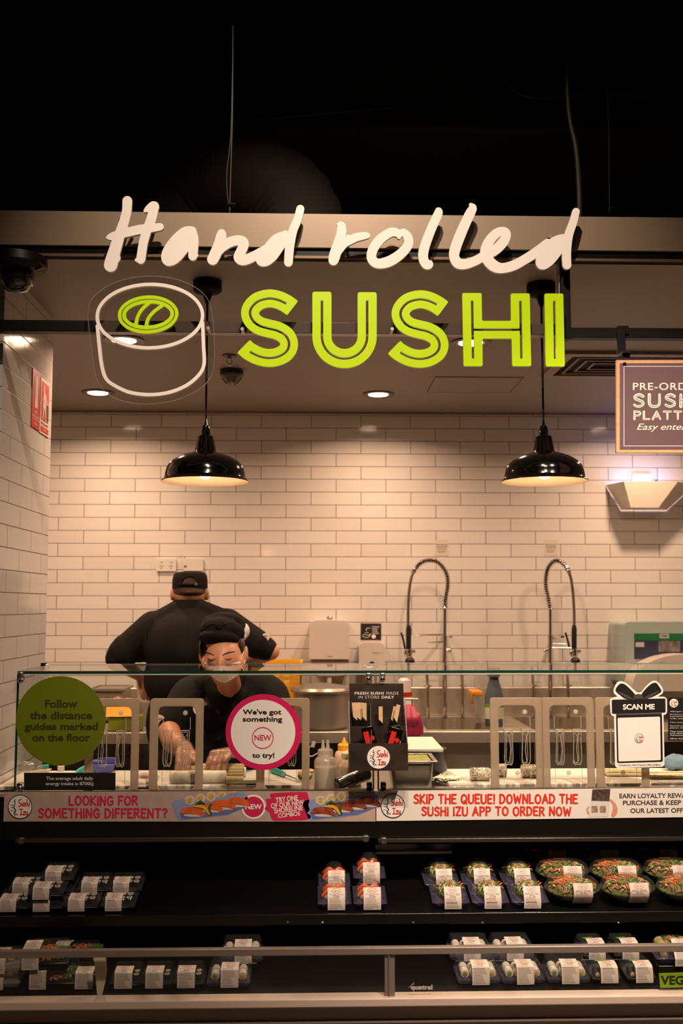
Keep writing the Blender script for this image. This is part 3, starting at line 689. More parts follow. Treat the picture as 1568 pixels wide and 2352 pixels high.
# ------------------------------------------------------------------ back wall fittings
def rrect(x0, y0, x1, y1, r, n=5): return roundpoly([(x0, y0), (x1, y0), (x1, y1), (x0, y1)], r, n)
YB_ = YW - .001
def outlet(x0, y0, x1, y1, sockets, label):
    t = thing('power_outlet', label, 'power outlet', P((x0 + x1) / 2, y1, YW), 'power outlets on the tiles')
    G().slab([rrect(x0, y0, x1, y1, 2)], on(YW - .016), (0, .015, 0)).obj('plate', WHITE, t, bevel=.002)
    for i in range(sockets):
        cx = x0 + (x1 - x0) * (i + .5) / sockets
        g = G(); cy = y0 + (y1 - y0) * .66
        for dx, dy, a in ((-2.6, -2, .5), (2.6, -2, -.5), (0, 3, 0)):
            g.slab([[(cx + dx + px * cos(a) - py * sin(a), cy + dy + px * sin(a) + py * cos(a)) for px, py in ((-.8, -2), (.8, -2), (.8, 2), (-.8, 2))]], on(YW - .0165), (0, .0004, 0))
        if sockets == 1: g = G().box(P(cx - 3, 0, YW).x, P(cx + 3, 0, YW).x, YW - .0168, YW - .0155, P(cx, cy + 2, YW).z, P(cx, cy - 2, YW).z)
        g.obj('socket', mat('socket_slot', '#5a4c42'), t)
        if sockets == 2: G().slab([rrect(cx - 3.5, y0 + 4, cx + 3.5, y0 + 8, 1)], on(YW - .019), (0, .003, 0)).obj('switch', WHITE, t)
outlet(359, 1283, 404, 1312, 2, 'white double power point left of the man in the black cap')
outlet(422, 1283, 466, 1311, 1, 'white single power plate just above the black cap of the man')
outlet(1452, 1088, 1496, 1112, 1, 'white power plate behind the wall mounted insect light')
# white stickers
for x0, x1, la in ((998, 1030, 'small clear sticker with printed lines above the left spray tap'), (1249, 1280, 'small clear sticker with printed lines above the right spray tap')):
    t = thing('wall_sticker', la, 'sticker', P((x0 + x1) / 2, 1278, YW), 'stickers above the taps')
    G().slab([[(x0, 1240), (x1, 1240), (x1 - 1, 1277), (x0 + 1, 1277)]], on(YW - .0015), (0, .001, 0)).obj('film', mat('sticker_film', '#dcd2c6', .3), t)
    g = G()
    for i, s in enumerate(('This sink is for', 'utensil and food', 'preparation only', 'please use hand', 'basin')):
        w = (x1 - x0) * (.43 - .045 * i); cx = (x0 + x1) / 2; tx(g, s, (cx - w, 1249 + i * 4.2, cx + w, 1251.8 + i * 4.2), on(YW - .002), .01)
    g.obj('sticker_lettering', INK, t, smooth=False)
# hand wash notice
t = thing('hand_wash_notice', 'small black notice about washing hands above the soap dispenser', 'sign', P(852, 1470, YW))
G().slab([rrect(828, 1432, 875, 1470, 2)], on(YW - .004), (0, .0035, 0)).obj('plate', mat('notice_red', '#5a1414', .4), t)
G().slab([rrect(829, 1433, 874, 1469, 2)], on(YW - .0045), (0, .0004, 0)).obj('printed_face', INK, t)
g = G(); f = on(YW - .005)
for i, s in enumerate(('PLEASE', 'WASH', 'YOUR', 'HANDS')): tx(g, s, (854, 1438 + i * 5, 854 + (17, 13, 13, 16)[i], 1441.3 + i * 5), f, .02)
ink(g, [[(832, 1459, .5), (838, 1457, .6), (846, 1459, .6), (851, 1456, .5), (846, 1463, .6), (838, 1464, .6), (832, 1461, .5)], [(850, 1443, .6), (842, 1443, .7), (841, 1449, .6)], [(838, 1453, .5), (846, 1453, .5)]], f, None, 5, .25)
g.slab([[(858 + 5 * cos(a * pi / 10), 1462 + 4.6 * sin(a * pi / 10)) for a in range(20)]], f, None)
g.obj('notice_lettering', PAPER, t, smooth=False)
# towel and soap dispensers
def softbox(x0, x1, y0, y1, z0, z1, rt, rb, n=6):
    """front outline with rounded top and bottom corners, extruded from y0 (front) to y1"""
    pts = []
    for cx, cz, r, a0 in ((x1 - rt, z1 - rt * .8, rt, 0), (x0 + rt, z1 - rt * .8, rt, pi / 2), (x0 + rb, z0 + rb * .8, rb, pi), (x1 - rb, z0 + rb * .8, rb, 1.5 * pi)):
        for k in range(n + 1):
            a = a0 + pi / 2 * k / n; pts.append((cx + r * cos(a), cz + r * .8 * sin(a)))
    return G().slab([pts], lambda x, z: Vector((x, y0, z)), (0, y1 - y0, 0))
yf = 5.95; a, b, c = P(710, 1425, yf), P(803, 1514, yf), P(803, 1562, yf)
t = thing('towel_dispenser', 'white wall paper towel dispenser with a rounded top', 'dispenser', Vector(((a.x + b.x) / 2, YW, c.z)))
softbox(a.x, b.x, yf, YW - .001, b.z, a.z, .045, .004).obj('cover', mat('dispenser_white', '#d9d2cb', .25), t, bevel=.012, seg=3)
softbox(a.x + .012, b.x - .005, yf + .02, YW - .001, P(0, 1555, yf).z, b.z - .0005, .004, .06).obj('window', mat('dispenser_grey_window', '#a79a9c', .15), t, bevel=.008)
G().box((a.x + b.x) / 2 - .012, (a.x + b.x) / 2 + .012, yf + .03, yf + .033, P(0, 1574, yf).z, P(0, 1553, yf).z).obj('paper_end', PAPER, t)
G().lathe([(.0, 0), (.016, .001), (.018, .012), (.012, .02), (.0, .022)], P(757, 1423, YW - .06), 16).obj('lock_knob', ALU, t)
tx(g := G(), 'TORK', (751, 1506, 764, 1509.5), on(yf - .0006), .02).obj('maker_lettering', mat('grey_print', '#8f8780'), t, smooth=False)
yf = 5.99; a, b = P(824, 1476, yf), P(884, 1540, yf)
t = thing('soap_dispenser', 'white rounded soap dispenser with a grey window under the notice', 'dispenser', Vector(((a.x + b.x) / 2, YW, b.z)))
softbox(a.x, b.x, yf, YW - .001, b.z, a.z, .04, .02).obj('cover', mat('dispenser_white', '#d9d2cb', .25), t, bevel=.014, seg=3)
c = P(854, 1528, yf)
G().slab([[(854 + 8 * cos(k * pi / 14), 1530 - 11 * sin(k * pi / 14)) for k in range(15)]], on(yf - .003), (0, .004, 0)).obj('push_window', mat('smoke_window', '#2c2622', .15), t)
g = G(); ink(g, [[(857, 1500, .8), (862, 1499, .6), (870, 1500, .4), (879, 1500.5, .3)]], on(yf - .0012), None, 4, .3); g.obj('swoosh_print', mat('grey_print', '#8f8780'), t, smooth=False)
# wiper dispenser on the right
yf = 5.86; a, b = P(1433, 1428, yf), P(1640, 1575, yf)
t = thing('wiper_dispenser', 'pale teal plastic wiper dispenser with a printed pack at the right', 'dispenser', Vector(((a.x + b.x) / 2, YW, b.z)))
softbox(a.x, b.x, yf, YW - .001, b.z, a.z, .03, .03).obj('housing', mat('teal_plastic', (0.36, 0.46, 0.44), .2), t, bevel=.02, seg=3)
f = on(yf - .001)
G().slab([rrect(1456, 1470, 1640, 1514, 2)], f, (0, .001, 0)).obj('pack_navy', mat('navy_print', (0.035, 0.045, 0.085), .3), t)
G().slab([rrect(1456, 1455, 1640, 1471, 1)], on(yf - .0015), (0, .001, 0)).obj('pack_green', mat('green_print', (0.02, 0.16, 0.07), .3), t)
G().slab([ob_(1512, 1472, 1561, 1497)], on(yf - .0016), (0, .0005, 0)).obj('pack_photo', mat('grey_photo', (0.2, .19, .19), .3, noise=.5, nscale=30), t)
g = G(); [G().slab([r_], on(yf - .002), None).obj('name_plate', mat('pale_print', (.5, .48, .45)), t, smooth=False) for r_ in (ob_(1514, 1456, 1536, 1466), ob_(1459, 1475, 1479, 1486))]
g = G(); tx(g, 'TORK', (1517, 1458.5, 1533, 1463.5), on(yf - .0025), .03); g.obj('pack_lettering', mat('navy_print', (0.035, 0.045, 0.085), .3), t, smooth=False)
ZB0 = .85; yf = 5.70; c = P(1575, 1620, yf)
t = thing('jumbo_roll_dispenser', 'large white rounded roll dispenser below the teal one', 'dispenser', Vector((c.x, YW, P(0, 1592, yf).z)))
z0 = max(P(1500, 1592, yf).z, ZB0 + .17); pts = [(c.x + .30 * cos(k * pi / 24), z0 + .205 * sin(k * pi / 24) ** .8 if 0 < k < 24 else z0) for k in range(25)]
G().slab([pts], lambda x, z: Vector((x, yf, z)), (0, 5.852 - yf, 0)).obj('cover', mat('dispenser_white', '#d9d2cb', .25), t, bevel=.02, seg=3)
g = G(); ink(g, [[False] + [(x, y, .7) for x, y in ((1511, 1592), (1511, 1528), (1516, 1521), (1568, 1531), (1600, 1534))]], on(yf - .0008), None, 4, .3); g.obj('cover_seam', mat('grey_print', '#8f8780'), t, smooth=False)

# insect light
t = thing('insect_light', 'white tapered wall insect light glowing blue above', 'wall light', P(1475, 1167, YW))
yo = 5.97
top = [P(1391, 1110, YW - .01), P(1432, 1107, yo), P(1556, 1107, yo), P(1592, 1110, YW - .01)]
bot = [P(1427, 1168, YW - .01), P(1448, 1168, yo + .03), P(1512, 1168, yo + .03), P(1530, 1168, YW - .01)]
hi = P(0, 1110, YW).z; lo = P(0, 1168, YW).z
for v in top: v.z = hi
for v in bot: v.z = lo
off = Vector((0, .004, 0)); body_m = mat('trap_white', '#e2d9cc', .3)
for i, nm in ((0, 'side_panel'), (1, 'front_panel'), (2, 'side_panel')):
    q = [top[i], top[i + 1], bot[i + 1], bot[i]]; G().add(q + [v + off for v in q], [(0, 1, 2, 3), (7, 6, 5, 4), (0, 4, 5, 1), (1, 5, 6, 2), (2, 6, 7, 3), (3, 7, 4, 0)]).obj(nm, body_m, t)
G().add([v + Vector((0, 0, .0005)) for v in bot] + [v + Vector((0, 0, .004)) for v in bot], [(3, 2, 1, 0), (4, 5, 6, 7), (0, 1, 5, 4), (1, 2, 6, 5), (2, 3, 7, 6), (3, 0, 4, 7)]).obj('bottom_panel', body_m, t)
G().cyl((top[1].x, YW - .07, hi - .03), (top[2].x, YW - .07, hi - .03), .012).obj('ultraviolet_tube', emit('uv_tube', (0.38, 0.40, 1.0), 4.0), t)
lamp('AREA', 'ultraviolet_lamp', ((top[1].x + top[2].x) / 2, YW - .08, hi - .012), 0.42, (0.45, 0.42, 1.0), ((top[1].x + top[2].x) / 2, YW + .05, hi + .9), shape='RECTANGLE', size=.30, size_y=.05)

# ------------------------------------------------------------------ benches along the back wall
ZB = .85; YF = 5.32
BSTEEL = mat('bench_steel', '#cdc3b7', 0.34, 0.68, bump=0.10, bscale=30, aniso=(1, 1, 40))
def bench(name, la, x0, x1, front, basins):
    t = thing(name, la, 'bench', ((x0 + x1) / 2, YF, 0))
    top = G(); xs = sorted([x0, x1] + [v for b in basins for v in b]); y0, y1 = YF, YW - .02; b0, b1 = YF + .09, y1 - .14
    if basins:
        top.box(x0, x1, y0, b0, ZB - .004, ZB); top.box(x0, x1, b1, y1, ZB - .004, ZB)
        for i in range(0, len(xs), 2): top.box(xs[i], xs[i + 1], b0, b1, ZB - .004, ZB)
    else: top.box(x0, x1, y0, y1, ZB - .004, ZB)
    top.obj('worktop', BSTEEL, t)
    g = G(); g.box(x0, x1, y1 - .06, y1, ZB, ZB + .165); g.obj('splashback', BSTEEL, t, bevel=.006)
    G().box(x0, x1, y0 - .004, y0 + .012, ZB - .055, ZB + .002).obj('front_edge', BSTEEL, t, bevel=.004)
    for bx0, bx1 in basins:
        g = G(); d = ZB - .28; w = .004
        g.box(bx0, bx0 + w, b0, b1, d, ZB - .004); g.box(bx1 - w, bx1, b0, b1, d, ZB - .004); g.box(bx0, bx1, b0, b0 + w, d, ZB - .004); g.box(bx0, bx1, b1 - w, b1, d, ZB - .004); g.box(bx0, bx1, b0, b1, d, d + w)
        g.obj('basin', BSTEEL, t)
    G().box(x0 + .02, x1 - .02, y0 + .06, y1 - .3, .12, ZB - .30).obj('undershelf_panel', front, t, bevel=.006)
    for x in (x0 + .05, x1 - .09):
        for y in (y0 + .05, y1 - .09): G().box(x, x + .04, y, y + .04, 0, ZB - .004).obj('leg', BSTEEL, t)
    return t
xm = P(905, 1680, YF).x
bench('sink_bench', 'stainless steel sink bench along the back wall on the right', xm, XR - .02, BSTEEL, ((P(960, 0, 5.6).x, P(1108, 0, 5.6).x), (P(1180, 0, 5.6).x, P(1400, 0, 5.6).x)))
bench('prep_bench', 'steel bench along the back wall behind the two workers', -2.58, xm - .012, mat('dark_cupboard', '#1b1512', .5), ())
# ------------------------------------------------------------------ pull-down spray taps
def tap(label, riser, coil, hose, head_x, lever, extra):
    Y = 5.92; q = lambda x, y: P(x, y, Y); base = q(riser, 1586); base.z = ZB
    t = thing('spray_tap', label, 'tap', base, 'spray taps over the sinks')
    G().tube([base, q(riser, 1540), q(riser, 1460)], .014, 14).obj('riser', CHROME, t)
    G().cyl(q(riser, 1460), q(riser, 1396), .010, n=14).obj('upper_riser', CHROME, t)
    cp = [Vector(p) for p in catmull([q(*c) for c in coil], 14)]
    g = G(); g.tube(cp, .0085, 8); g.obj('spring_core', mat('spring_core', '#3a332d', .4, .6), t)
    # coil winding
    L = [0]
    for i in range(1, len(cp)): L.append(L[-1] + (cp[i] - cp[i - 1]).length)
    turns = L[-1] / .0135; w = []; n = int(turns * 9); j = 0
    for k in range(n + 1):
        s_ = L[-1] * k / n
        while j < len(cp) - 2 and L[j + 1] < s_: j += 1
        f = (s_ - L[j]) / max(1e-6, L[j + 1] - L[j]); p = cp[j].lerp(cp[j + 1], f); tg = (cp[j + 1] - cp[j]).normalized()
        u = Vector((0, 1, 0)); v = tg.cross(u).normalized(); a = 2 * pi * turns * k / n
        w.append(p + (u * cos(a) + v * sin(a)) * .0145)
    G().tube(w, .0032, 5).obj('spring', CHROME, t)
    hp = catmull([q(*c) for c in hose], 8)
    G().tube(hp, .0085, 10).obj('hose', mat('hose_metal', '#9c8f82', .3, .9), t)
    G().cyl(cp[-1], hp[1], .014, .012, 14).obj('hose_collar', CHROME, t)
    hx = head_x
    G().tube([q(hx, 1436), q(hx, 1446), q(hx, 1490)], [.011, .0155, .0145], 14).obj('grip', mat('black_rubber', '#0d0d10', .45), t)
    g = G(); g.tube([q(hx, 1489), q(hx + 1, 1500), q(hx + 2, 1511)], [.014, .022, .012], 14); g.ell(q(hx + 11, 1496), (.014, .012, .011)); g.ell(q(hx - 6, 1500), (.013, .012, .02)); g.obj('spray_valve', CHROME, t)
    G().lathe([(.012, .02), (.024, .012), (.028, .0), (.026, -.01)], q(hx + 3, 1518), 18).obj('spray_face', mat('black_rubber', '#0d0d10', .45), t)
    G().tube(catmull([q(*c) for c in lever], 5), .006, 8).obj('trigger', mat('black_rubber', '#0d0d10', .45), t)
    for i, (pts, r) in enumerate(extra): G().tube([q(*p) for p in pts], r, 10).obj('hook_arm' if i == 0 else 'pot_filler', CHROME, t)
    for dx in (-42, 38):
        p = q(riser + dx, 1528); g = G(); g.lathe([(.001, .013), (.02, .009), (.029, 0), (.027, -.004)], p, 20); b_ = q(riser + dx + 2, 1560); b_.z = ZB + .003; b_.y = Y
        g.tube([p, q(riser + dx + 3, 1575)], .009, 10); g.lathe([(.022, .012), (.018, 0)], (q(riser + dx + 3, 1575).x, Y, q(0, 1580, ).z), 14); g.tube([q(riser + dx + 3, 1575), (q(riser + dx + 3, 1575).x, Y, ZB)], .010, 10)
        g.obj('lever_handle', CHROME, t)
    G().box(q(riser, 0).x - .01, q(riser, 0).x + .01, Y, YW, q(0, 1466).z, q(0, 1462).z).obj('wall_stay', CHROME, t)
    g = G(); g.ell(q(riser + 8 * (1 if riser < 1100 else -1), 1494), (.02, .016, .016)); g.obj('valve_body', CHROME, t)
tap('tall chrome spray tap on the left with its hose hanging on the left side', 1021, [(1022, 1398), (1023, 1375), (1028, 1345), (1025, 1318), (1008, 1294), (986, 1287), (965, 1294), (951, 1311)],
    [(949, 1314), (944, 1328), (939, 1360), (937, 1400), (937, 1438)], 938, [(921, 1453), (926, 1470), (930, 1491)], ([((946, 1459), (1016, 1458)), .005], [((983, 1476), (1019, 1474)), .004]))
tap('tall chrome spray tap on the right with its hose hanging on the right side', 1263, [(1263, 1400), (1259, 1375), (1253, 1345), (1256, 1312), (1267, 1293), (1279, 1288), (1294, 1296), (1305, 1311)],
    [(1307, 1316), (1312, 1335), (1316, 1370), (1318, 1410), (1318, 1440)], 1318, [(1298, 1453), (1303, 1470), (1308, 1491)], ([((1268, 1488), (1310, 1490)), .007], [((1265, 1478), (1298, 1480)), .004]))

# ------------------------------------------------------------------ fire signs on the left wall
def plate(c, e=0.0):
    q = [PX(x, y, XL) for x, y in c]
    ya, yb = (q[0].y + q[3].y) / 2, (q[1].y + q[2].y) / 2; zt_, zb_ = (q[0].z + q[1].z) / 2, (q[2].z + q[3].z) / 2
    return (lambda u, v: Vector((XL + .001 + e, ya + (yb - ya) * u, zt_ + (zb_ - zt_) * v))), Vector((XL, (ya + yb) / 2, zb_))
sred = mat('sign_red', (.50, .018, .012), .45); swh = mat('sign_white', (.62, .57, .52), .45)
c1 = [(74.5, 845), (91.5, 860), (88.5, 989), (70, 979)]; f, b_ = plate(c1); f2 = plate(c1, .0025)[0]
t = thing('fire_extinguisher_sign', 'red fire extinguisher sign with a white cylinder on the left tiled wall', 'sign', b_)
G().slab([[(0, 0), (1, 0), (1, 1), (0, 1)]], f, (.002, 0, 0)).obj('plate', sred, t)
g = G(); g.slab([catmull([(.36, .2), (.40, .13), (.46, .11), (.44, .075), (.62, .08), (.56, .105), (.66, .13), (.70, .2)], 3) + [(.70, .64), (.36, .64)]], f2, None); g.slab([[(0, .84), (1, .84), (1, .848), (0, .848)]], f2, None)
tx(g, 'FIRE', (.36, .69, .68, .745), f2, .01); tx(g, 'EXTINGUISHER', (.06, .775, .94, .815), f2, .01); tx(g, 'Fire', (.34, .89, .66, .94), f2, .01); g.obj('sign_print', swh, t, smooth=False)
c2 = [(93, 865), (113.5, 883), (109, 1004), (89.5, 993)]; f, b_ = plate(c2); f2, f3 = plate(c2, .0025)[0], plate(c2, .003)[0]
t = thing('fire_blanket_sign', 'white and red fire blanket sign with a figure at the edge of the left wall', 'sign', b_)
G().slab([[(0, 0), (1, 0), (1, 1), (0, 1)]], f, (.002, 0, 0)).obj('plate', swh, t)
g = G(); g.slab([roundpoly([(.1, .06), (.92, .06), (.92, .76), (.1, .76)], .05)], f2, None); g.slab([[(.06, .87), (.94, .87), (.94, .97), (.06, .97)]], f2, None); g.obj('red_print', sred, t, smooth=False)
g = G(); ink(g, [[(.36, .16, .055), (.36, .19, .055)], [(.42, .28, .07), (.45, .38, .09), (.5, .46, .09)], [(.34, .28, .03), (.27, .42, .03), (.30, .5, .025)], [(.40, .46, .05), (.34, .6, .04), (.28, .72, .035)], [(.52, .46, .05), (.56, .58, .045), (.62, .72, .04)], [(.55, .28, .03), (.7, .4, .03), (.76, .44, .03)]], f3, None, 4, .012)
tx(g, 'Fire', (.36, .895, .64, .945), f3, .01); g.obj('figure_print', swh, t, smooth=False)
g = G(); g.slab([[(.66, .44), (.92, .44), (.92, .72), (.62, .72)]], f3, None); tx(g, 'FIRE BLANKET', (.08, .79, .92, .845), f2, .01); g.obj('dark_print', INK, t, smooth=False)
# ------------------------------------------------------------------ things on the back benches
ZO = ZB + .002
def on_bench(px, Y): return Vector((P(px, 1650, Y).x, Y, ZO))
o = on_bench(738, 5.50); t = thing('cooking_pot', 'wide dull aluminium cooking pot on the back bench beside the black stand', 'pot', o)
r = .148
prof = [(.0, 0), (r - .015, 0), (r, .015), (r, .185), (r + .016, .19), (r + .018, .196), (r - .004, .195), (r - .008, .03), (.0, .012)]
G().lathe(prof, o, 48, cap=False).obj('pan', mat('dull_aluminium', '#a69c90', .42, .85, bump=.08, bscale=40), t)
G().lathe([(r + .017, .196), (r + .02, .2), (r + .012, .214), (.05, .232), (.0, .236)], o, 40, cap=False).obj('lid', ALU, t)
o = on_bench(622, 5.80); t = thing('plastic_crate', 'yellow plastic crate on the back bench beyond the woman', 'crate', o)
x0, x1 = P(545, 0, 5.65).x, P(697, 0, 5.65).x; z1 = P(0, 1526, 5.65).z; ym = mat('yellow_plastic', (0.80, 0.42, 0.01), .4)
def grid(x0, x1, z0, z1, Y, nx, nz):
    holes = []
    for i in range(nx):
        for j in range(nz):
            w, h = (x1 - x0) / nx, (z1 - z0 - .03) / nz; holes.append([(x0 + (i + .16) * w, z0 + (j + .2) * h), (x0 + (i + .84) * w, z0 + (j + .2) * h), (x0 + (i + .84) * w, z0 + (j + .8) * h), (x0 + (i + .16) * w, z0 + (j + .8) * h)])
    return G().slab([[(x0, z0), (x1, z0), (x1, z1), (x0, z1)]] + holes, lambda x, z: Vector((x, Y, z)), (0, .006, 0))
grid(x0, x1, ZO, z1, 5.65, 7, 6).obj('front_panel', ym, t); grid(x0, x1, ZO, z1, 5.95, 7, 6).obj('back_panel', ym, t)
for x in (x0, x1 - .006): G().box(x, x + .006, 5.65, 5.956, ZO, z1).obj('side_panel', ym, t)
G().box(x0, x1, 5.65, 5.95, ZO, ZO + .006).obj('crate_floor', ym, t)
g = G(); sqring(g, x0 - .006, x1 + .006, 5.64, 5.966, .012, z1 - .006, z1 + .008); g.obj('rim', ym, t)
a, b = P(212, 1580, 5.85), P(294, 1606, 5.85); o = on_bench(253, 5.85)
t = thing('grey_tub', 'shallow grey tub on the back bench left of the man', 'tub', o)
cx, w = (a.x + b.x) / 2, (b.x - a.x) / 2
G().frustum((cx - w * .84, cx + w * .84, 5.76, 5.96), (cx - w * .95, cx + w * .95, 5.74, 6.0), ZO, a.z).obj('body', mat('grey_tub', '#8d857b', .4, .3), t, bevel=.02)
g = G(); sqring(g, cx - w, cx + w, 5.73, 6.01, .014, a.z - .008, a.z + .004); g.obj('rim', mat('grey_tub', '#8d857b', .4, .3), t)
o = on_bench(300, 5.42); a, b = P(252, 1645, 5.4), P(322, 1684, 5.4)
t = thing('green_carton', 'green and yellow carton lying on the bench edge at left', 'carton', Vector(((a.x + b.x) / 2, 5.4, ZO)))
G().box(a.x, b.x, 5.37, 5.5, ZO, ZB + .075).obj('carton_body', mat('olive_card', (0.22, 0.24, 0.015), .5), t, bevel=.003)
G().add([(a.x - .012, 5.36, ZB + .076), (b.x - .03, 5.36, ZB + .076), (b.x - .06, 5.46, ZB + .115), (a.x - .03, 5.46, ZB + .115), (a.x - .012, 5.36, ZB + .078), (b.x - .03, 5.36, ZB + .078), (b.x - .06, 5.46, ZB + .117), (a.x - .03, 5.46, ZB + .117)], [(0, 1, 2, 3), (7, 6, 5, 4), (0, 4, 5, 1), (1, 5, 6, 2), (2, 6, 7, 3), (3, 7, 4, 0)]).obj('open_flap', mat('orange_card', (0.75, 0.36, 0.02), .5), t)
rn = random.Random(3)
t = thing('plastic_bag', 'crumpled white and red plastic bag behind the green carton', 'bag', on_bench(288, 5.6))
g = G(); c0 = P(284, 1630, 5.58)
for k in range(9): g.ell(c0 + Vector((rn.uniform(-.05, .045), rn.uniform(-.03, .03), rn.uniform(-.03, .03))), (.045, .035, rn.uniform(.035, .05)), 10, 6)
g.ell(c0 + Vector((0, .0, ZO + .062 - c0.z)), (.055, .045, .06), 12, 8); g.ell(c0 + Vector((0, .0, ZO + .075 - c0.z)), (.05, .045, .06), 12, 8)
g.obj('bag_film', mat('red_white_film', (0.62, 0.30, 0.25), .3, noise=.7, nscale=9), t)
t = thing('clear_tub', 'tall cloudy plastic tub beside the elbow of the man', 'tub', on_bench(338, 5.62))
G().lathe([(.0, 0), (.05, 0), (.062, .23), (.064, .235), (.058, .235), (.046, .006), (0, .006)], t.location, 28, cap=False).obj('cup', clear('cloudy_plastic', (.9, .9, .9), 1.4, .15, .38, (.75, .72, .68)), t)
G().lathe([(.0, .01), (.044, .01), (.052, .13), (.0, .135)], t.location, 24, cap=False).obj('contents', mat('pink_white_food', '#cbb3a4', .6), t)
# bottles between the sinks
o = on_bench(1135, 5.55); t = thing('detergent_bottle', 'slate blue detergent bottle standing between the sinks', 'bottle', o)
sb = mat('slate_plastic', (0.085, 0.10, 0.125), .35)
g = G(); g.lathe([(.0, 0), (.06, 0), (.064, .01), (.064, .15), (.05, .2), (.036, .235), (.03, .27)], o, 28, sx=.8, sy=.6, cap=True); g.obj('body', sb, t)
G().lathe([(.034, .262), (.034, .31), (.028, .315)], o, 20).obj('cap', mat('slate_cap', (.12, .13, .16), .4), t)
G().lathe([(.0645, .04), (.0645, .12)], o, 28, sx=.81, sy=.61, cap=False).obj('front_label', mat('label_white_green', '#c9cbb4', .5), t)
G().lathe([(.0648, .1), (.0648, .12)], o, 28, sx=.812, sy=.612, cap=False).obj('label_stripe', mat('label_green', '#6f8f22', .5), t)
o = on_bench(1106, 5.72); t = thing('spray_bottle', 'cloudy white bottle with an orange nozzle behind the slate bottle', 'bottle', o)
G().lathe([(.0, 0), (.035, 0), (.038, .01), (.04, .27), (.03, .32), (.02, .335)], o, 28).obj('body', clear('cloudy_plastic', (.9, .9, .9), 1.4, .15, .38, (.75, .72, .68)), t)
g = G(); n0 = P(1096, 1593, 5.55); g.box(n0.x - .03, n0.x + .03, 5.55, 5.70, n0.z - .012, n0.z + .012); g.obj('nozzle', mat('orange_plastic', (.85, .33, .01), .4), t, bevel=.004)
g = G(); g.tube([n0 + Vector((-.026, 0, .0)), n0 + Vector((-.034, -.01, -.03)), n0 + Vector((-.03, -.01, -.055))], .009, 8); g.obj('trigger', mat('brown_plastic', (.35, .15, .02), .4), t)
o = on_bench(928, 5.46); t = thing('red_cap_bottle', 'white bottle with a red collar behind the black cardboard stand', 'bottle', o)
G().lathe([(.0, 0), (.05, 0), (.05, .13), (.042, .165)], o, 24).obj('body', WHITE, t)
G().lathe([(.043, .165), (.043, .19)], o, 24).obj('collar', mat('red_plastic', (.5, .03, .02), .4), t)
G().lathe([(.038, .19), (.032, .25), (.018, .262)], o, 24).obj('cap', mat('dispenser_white', '#d9d2cb', .25), t)

# ------------------------------------------------------------------ service counter
YG, ZT, YC0, YC1 = 3.42, .872, 3.455, 3.98       # glass plane, worktop height, worktop front and back
XE = 2.6                                         # everything runs on past the right edge of the picture
xg0, xg1, xg2 = P(37, 1700, YG).x, P(857, 1700, YG).x, P(868, 1700, YG).x
ct = thing('service_counter', 'steel work counter behind the glass guard where the woman works', 'counter', (.4, 3.7, 0))
G().box(XL + .002, XE, YC0, YC1, ZT - .035, ZT).obj('worktop', STEEL, ct, bevel=.003)
G().box(XL + .002, XE, 3.72, YC1 - .03, .02, ZT - .035).obj('cabinet_body', mat('counter_body', '#2a2623', .5), ct)
# cutting boards
bm_ = mat('board_white', '#d8d2c8', .5, noise=.06, nscale=6)
for x0, x1, la in ((60, 702, 'long white cutting board in front of the woman'), (1006, 1640, 'white cutting board on the right holding sesame rolls')):
    a, b = PZ(x0, 1768, ZT + .016), PZ(x1, 1768, ZT + .016)
    tag(G().box(a.x, b.x, 3.56, 3.885, ZT + .001, ZT + .017).obj('cutting_board', bm_, bevel=.004), la, 'cutting board', 'white cutting boards')
ZBd = ZT + .0175
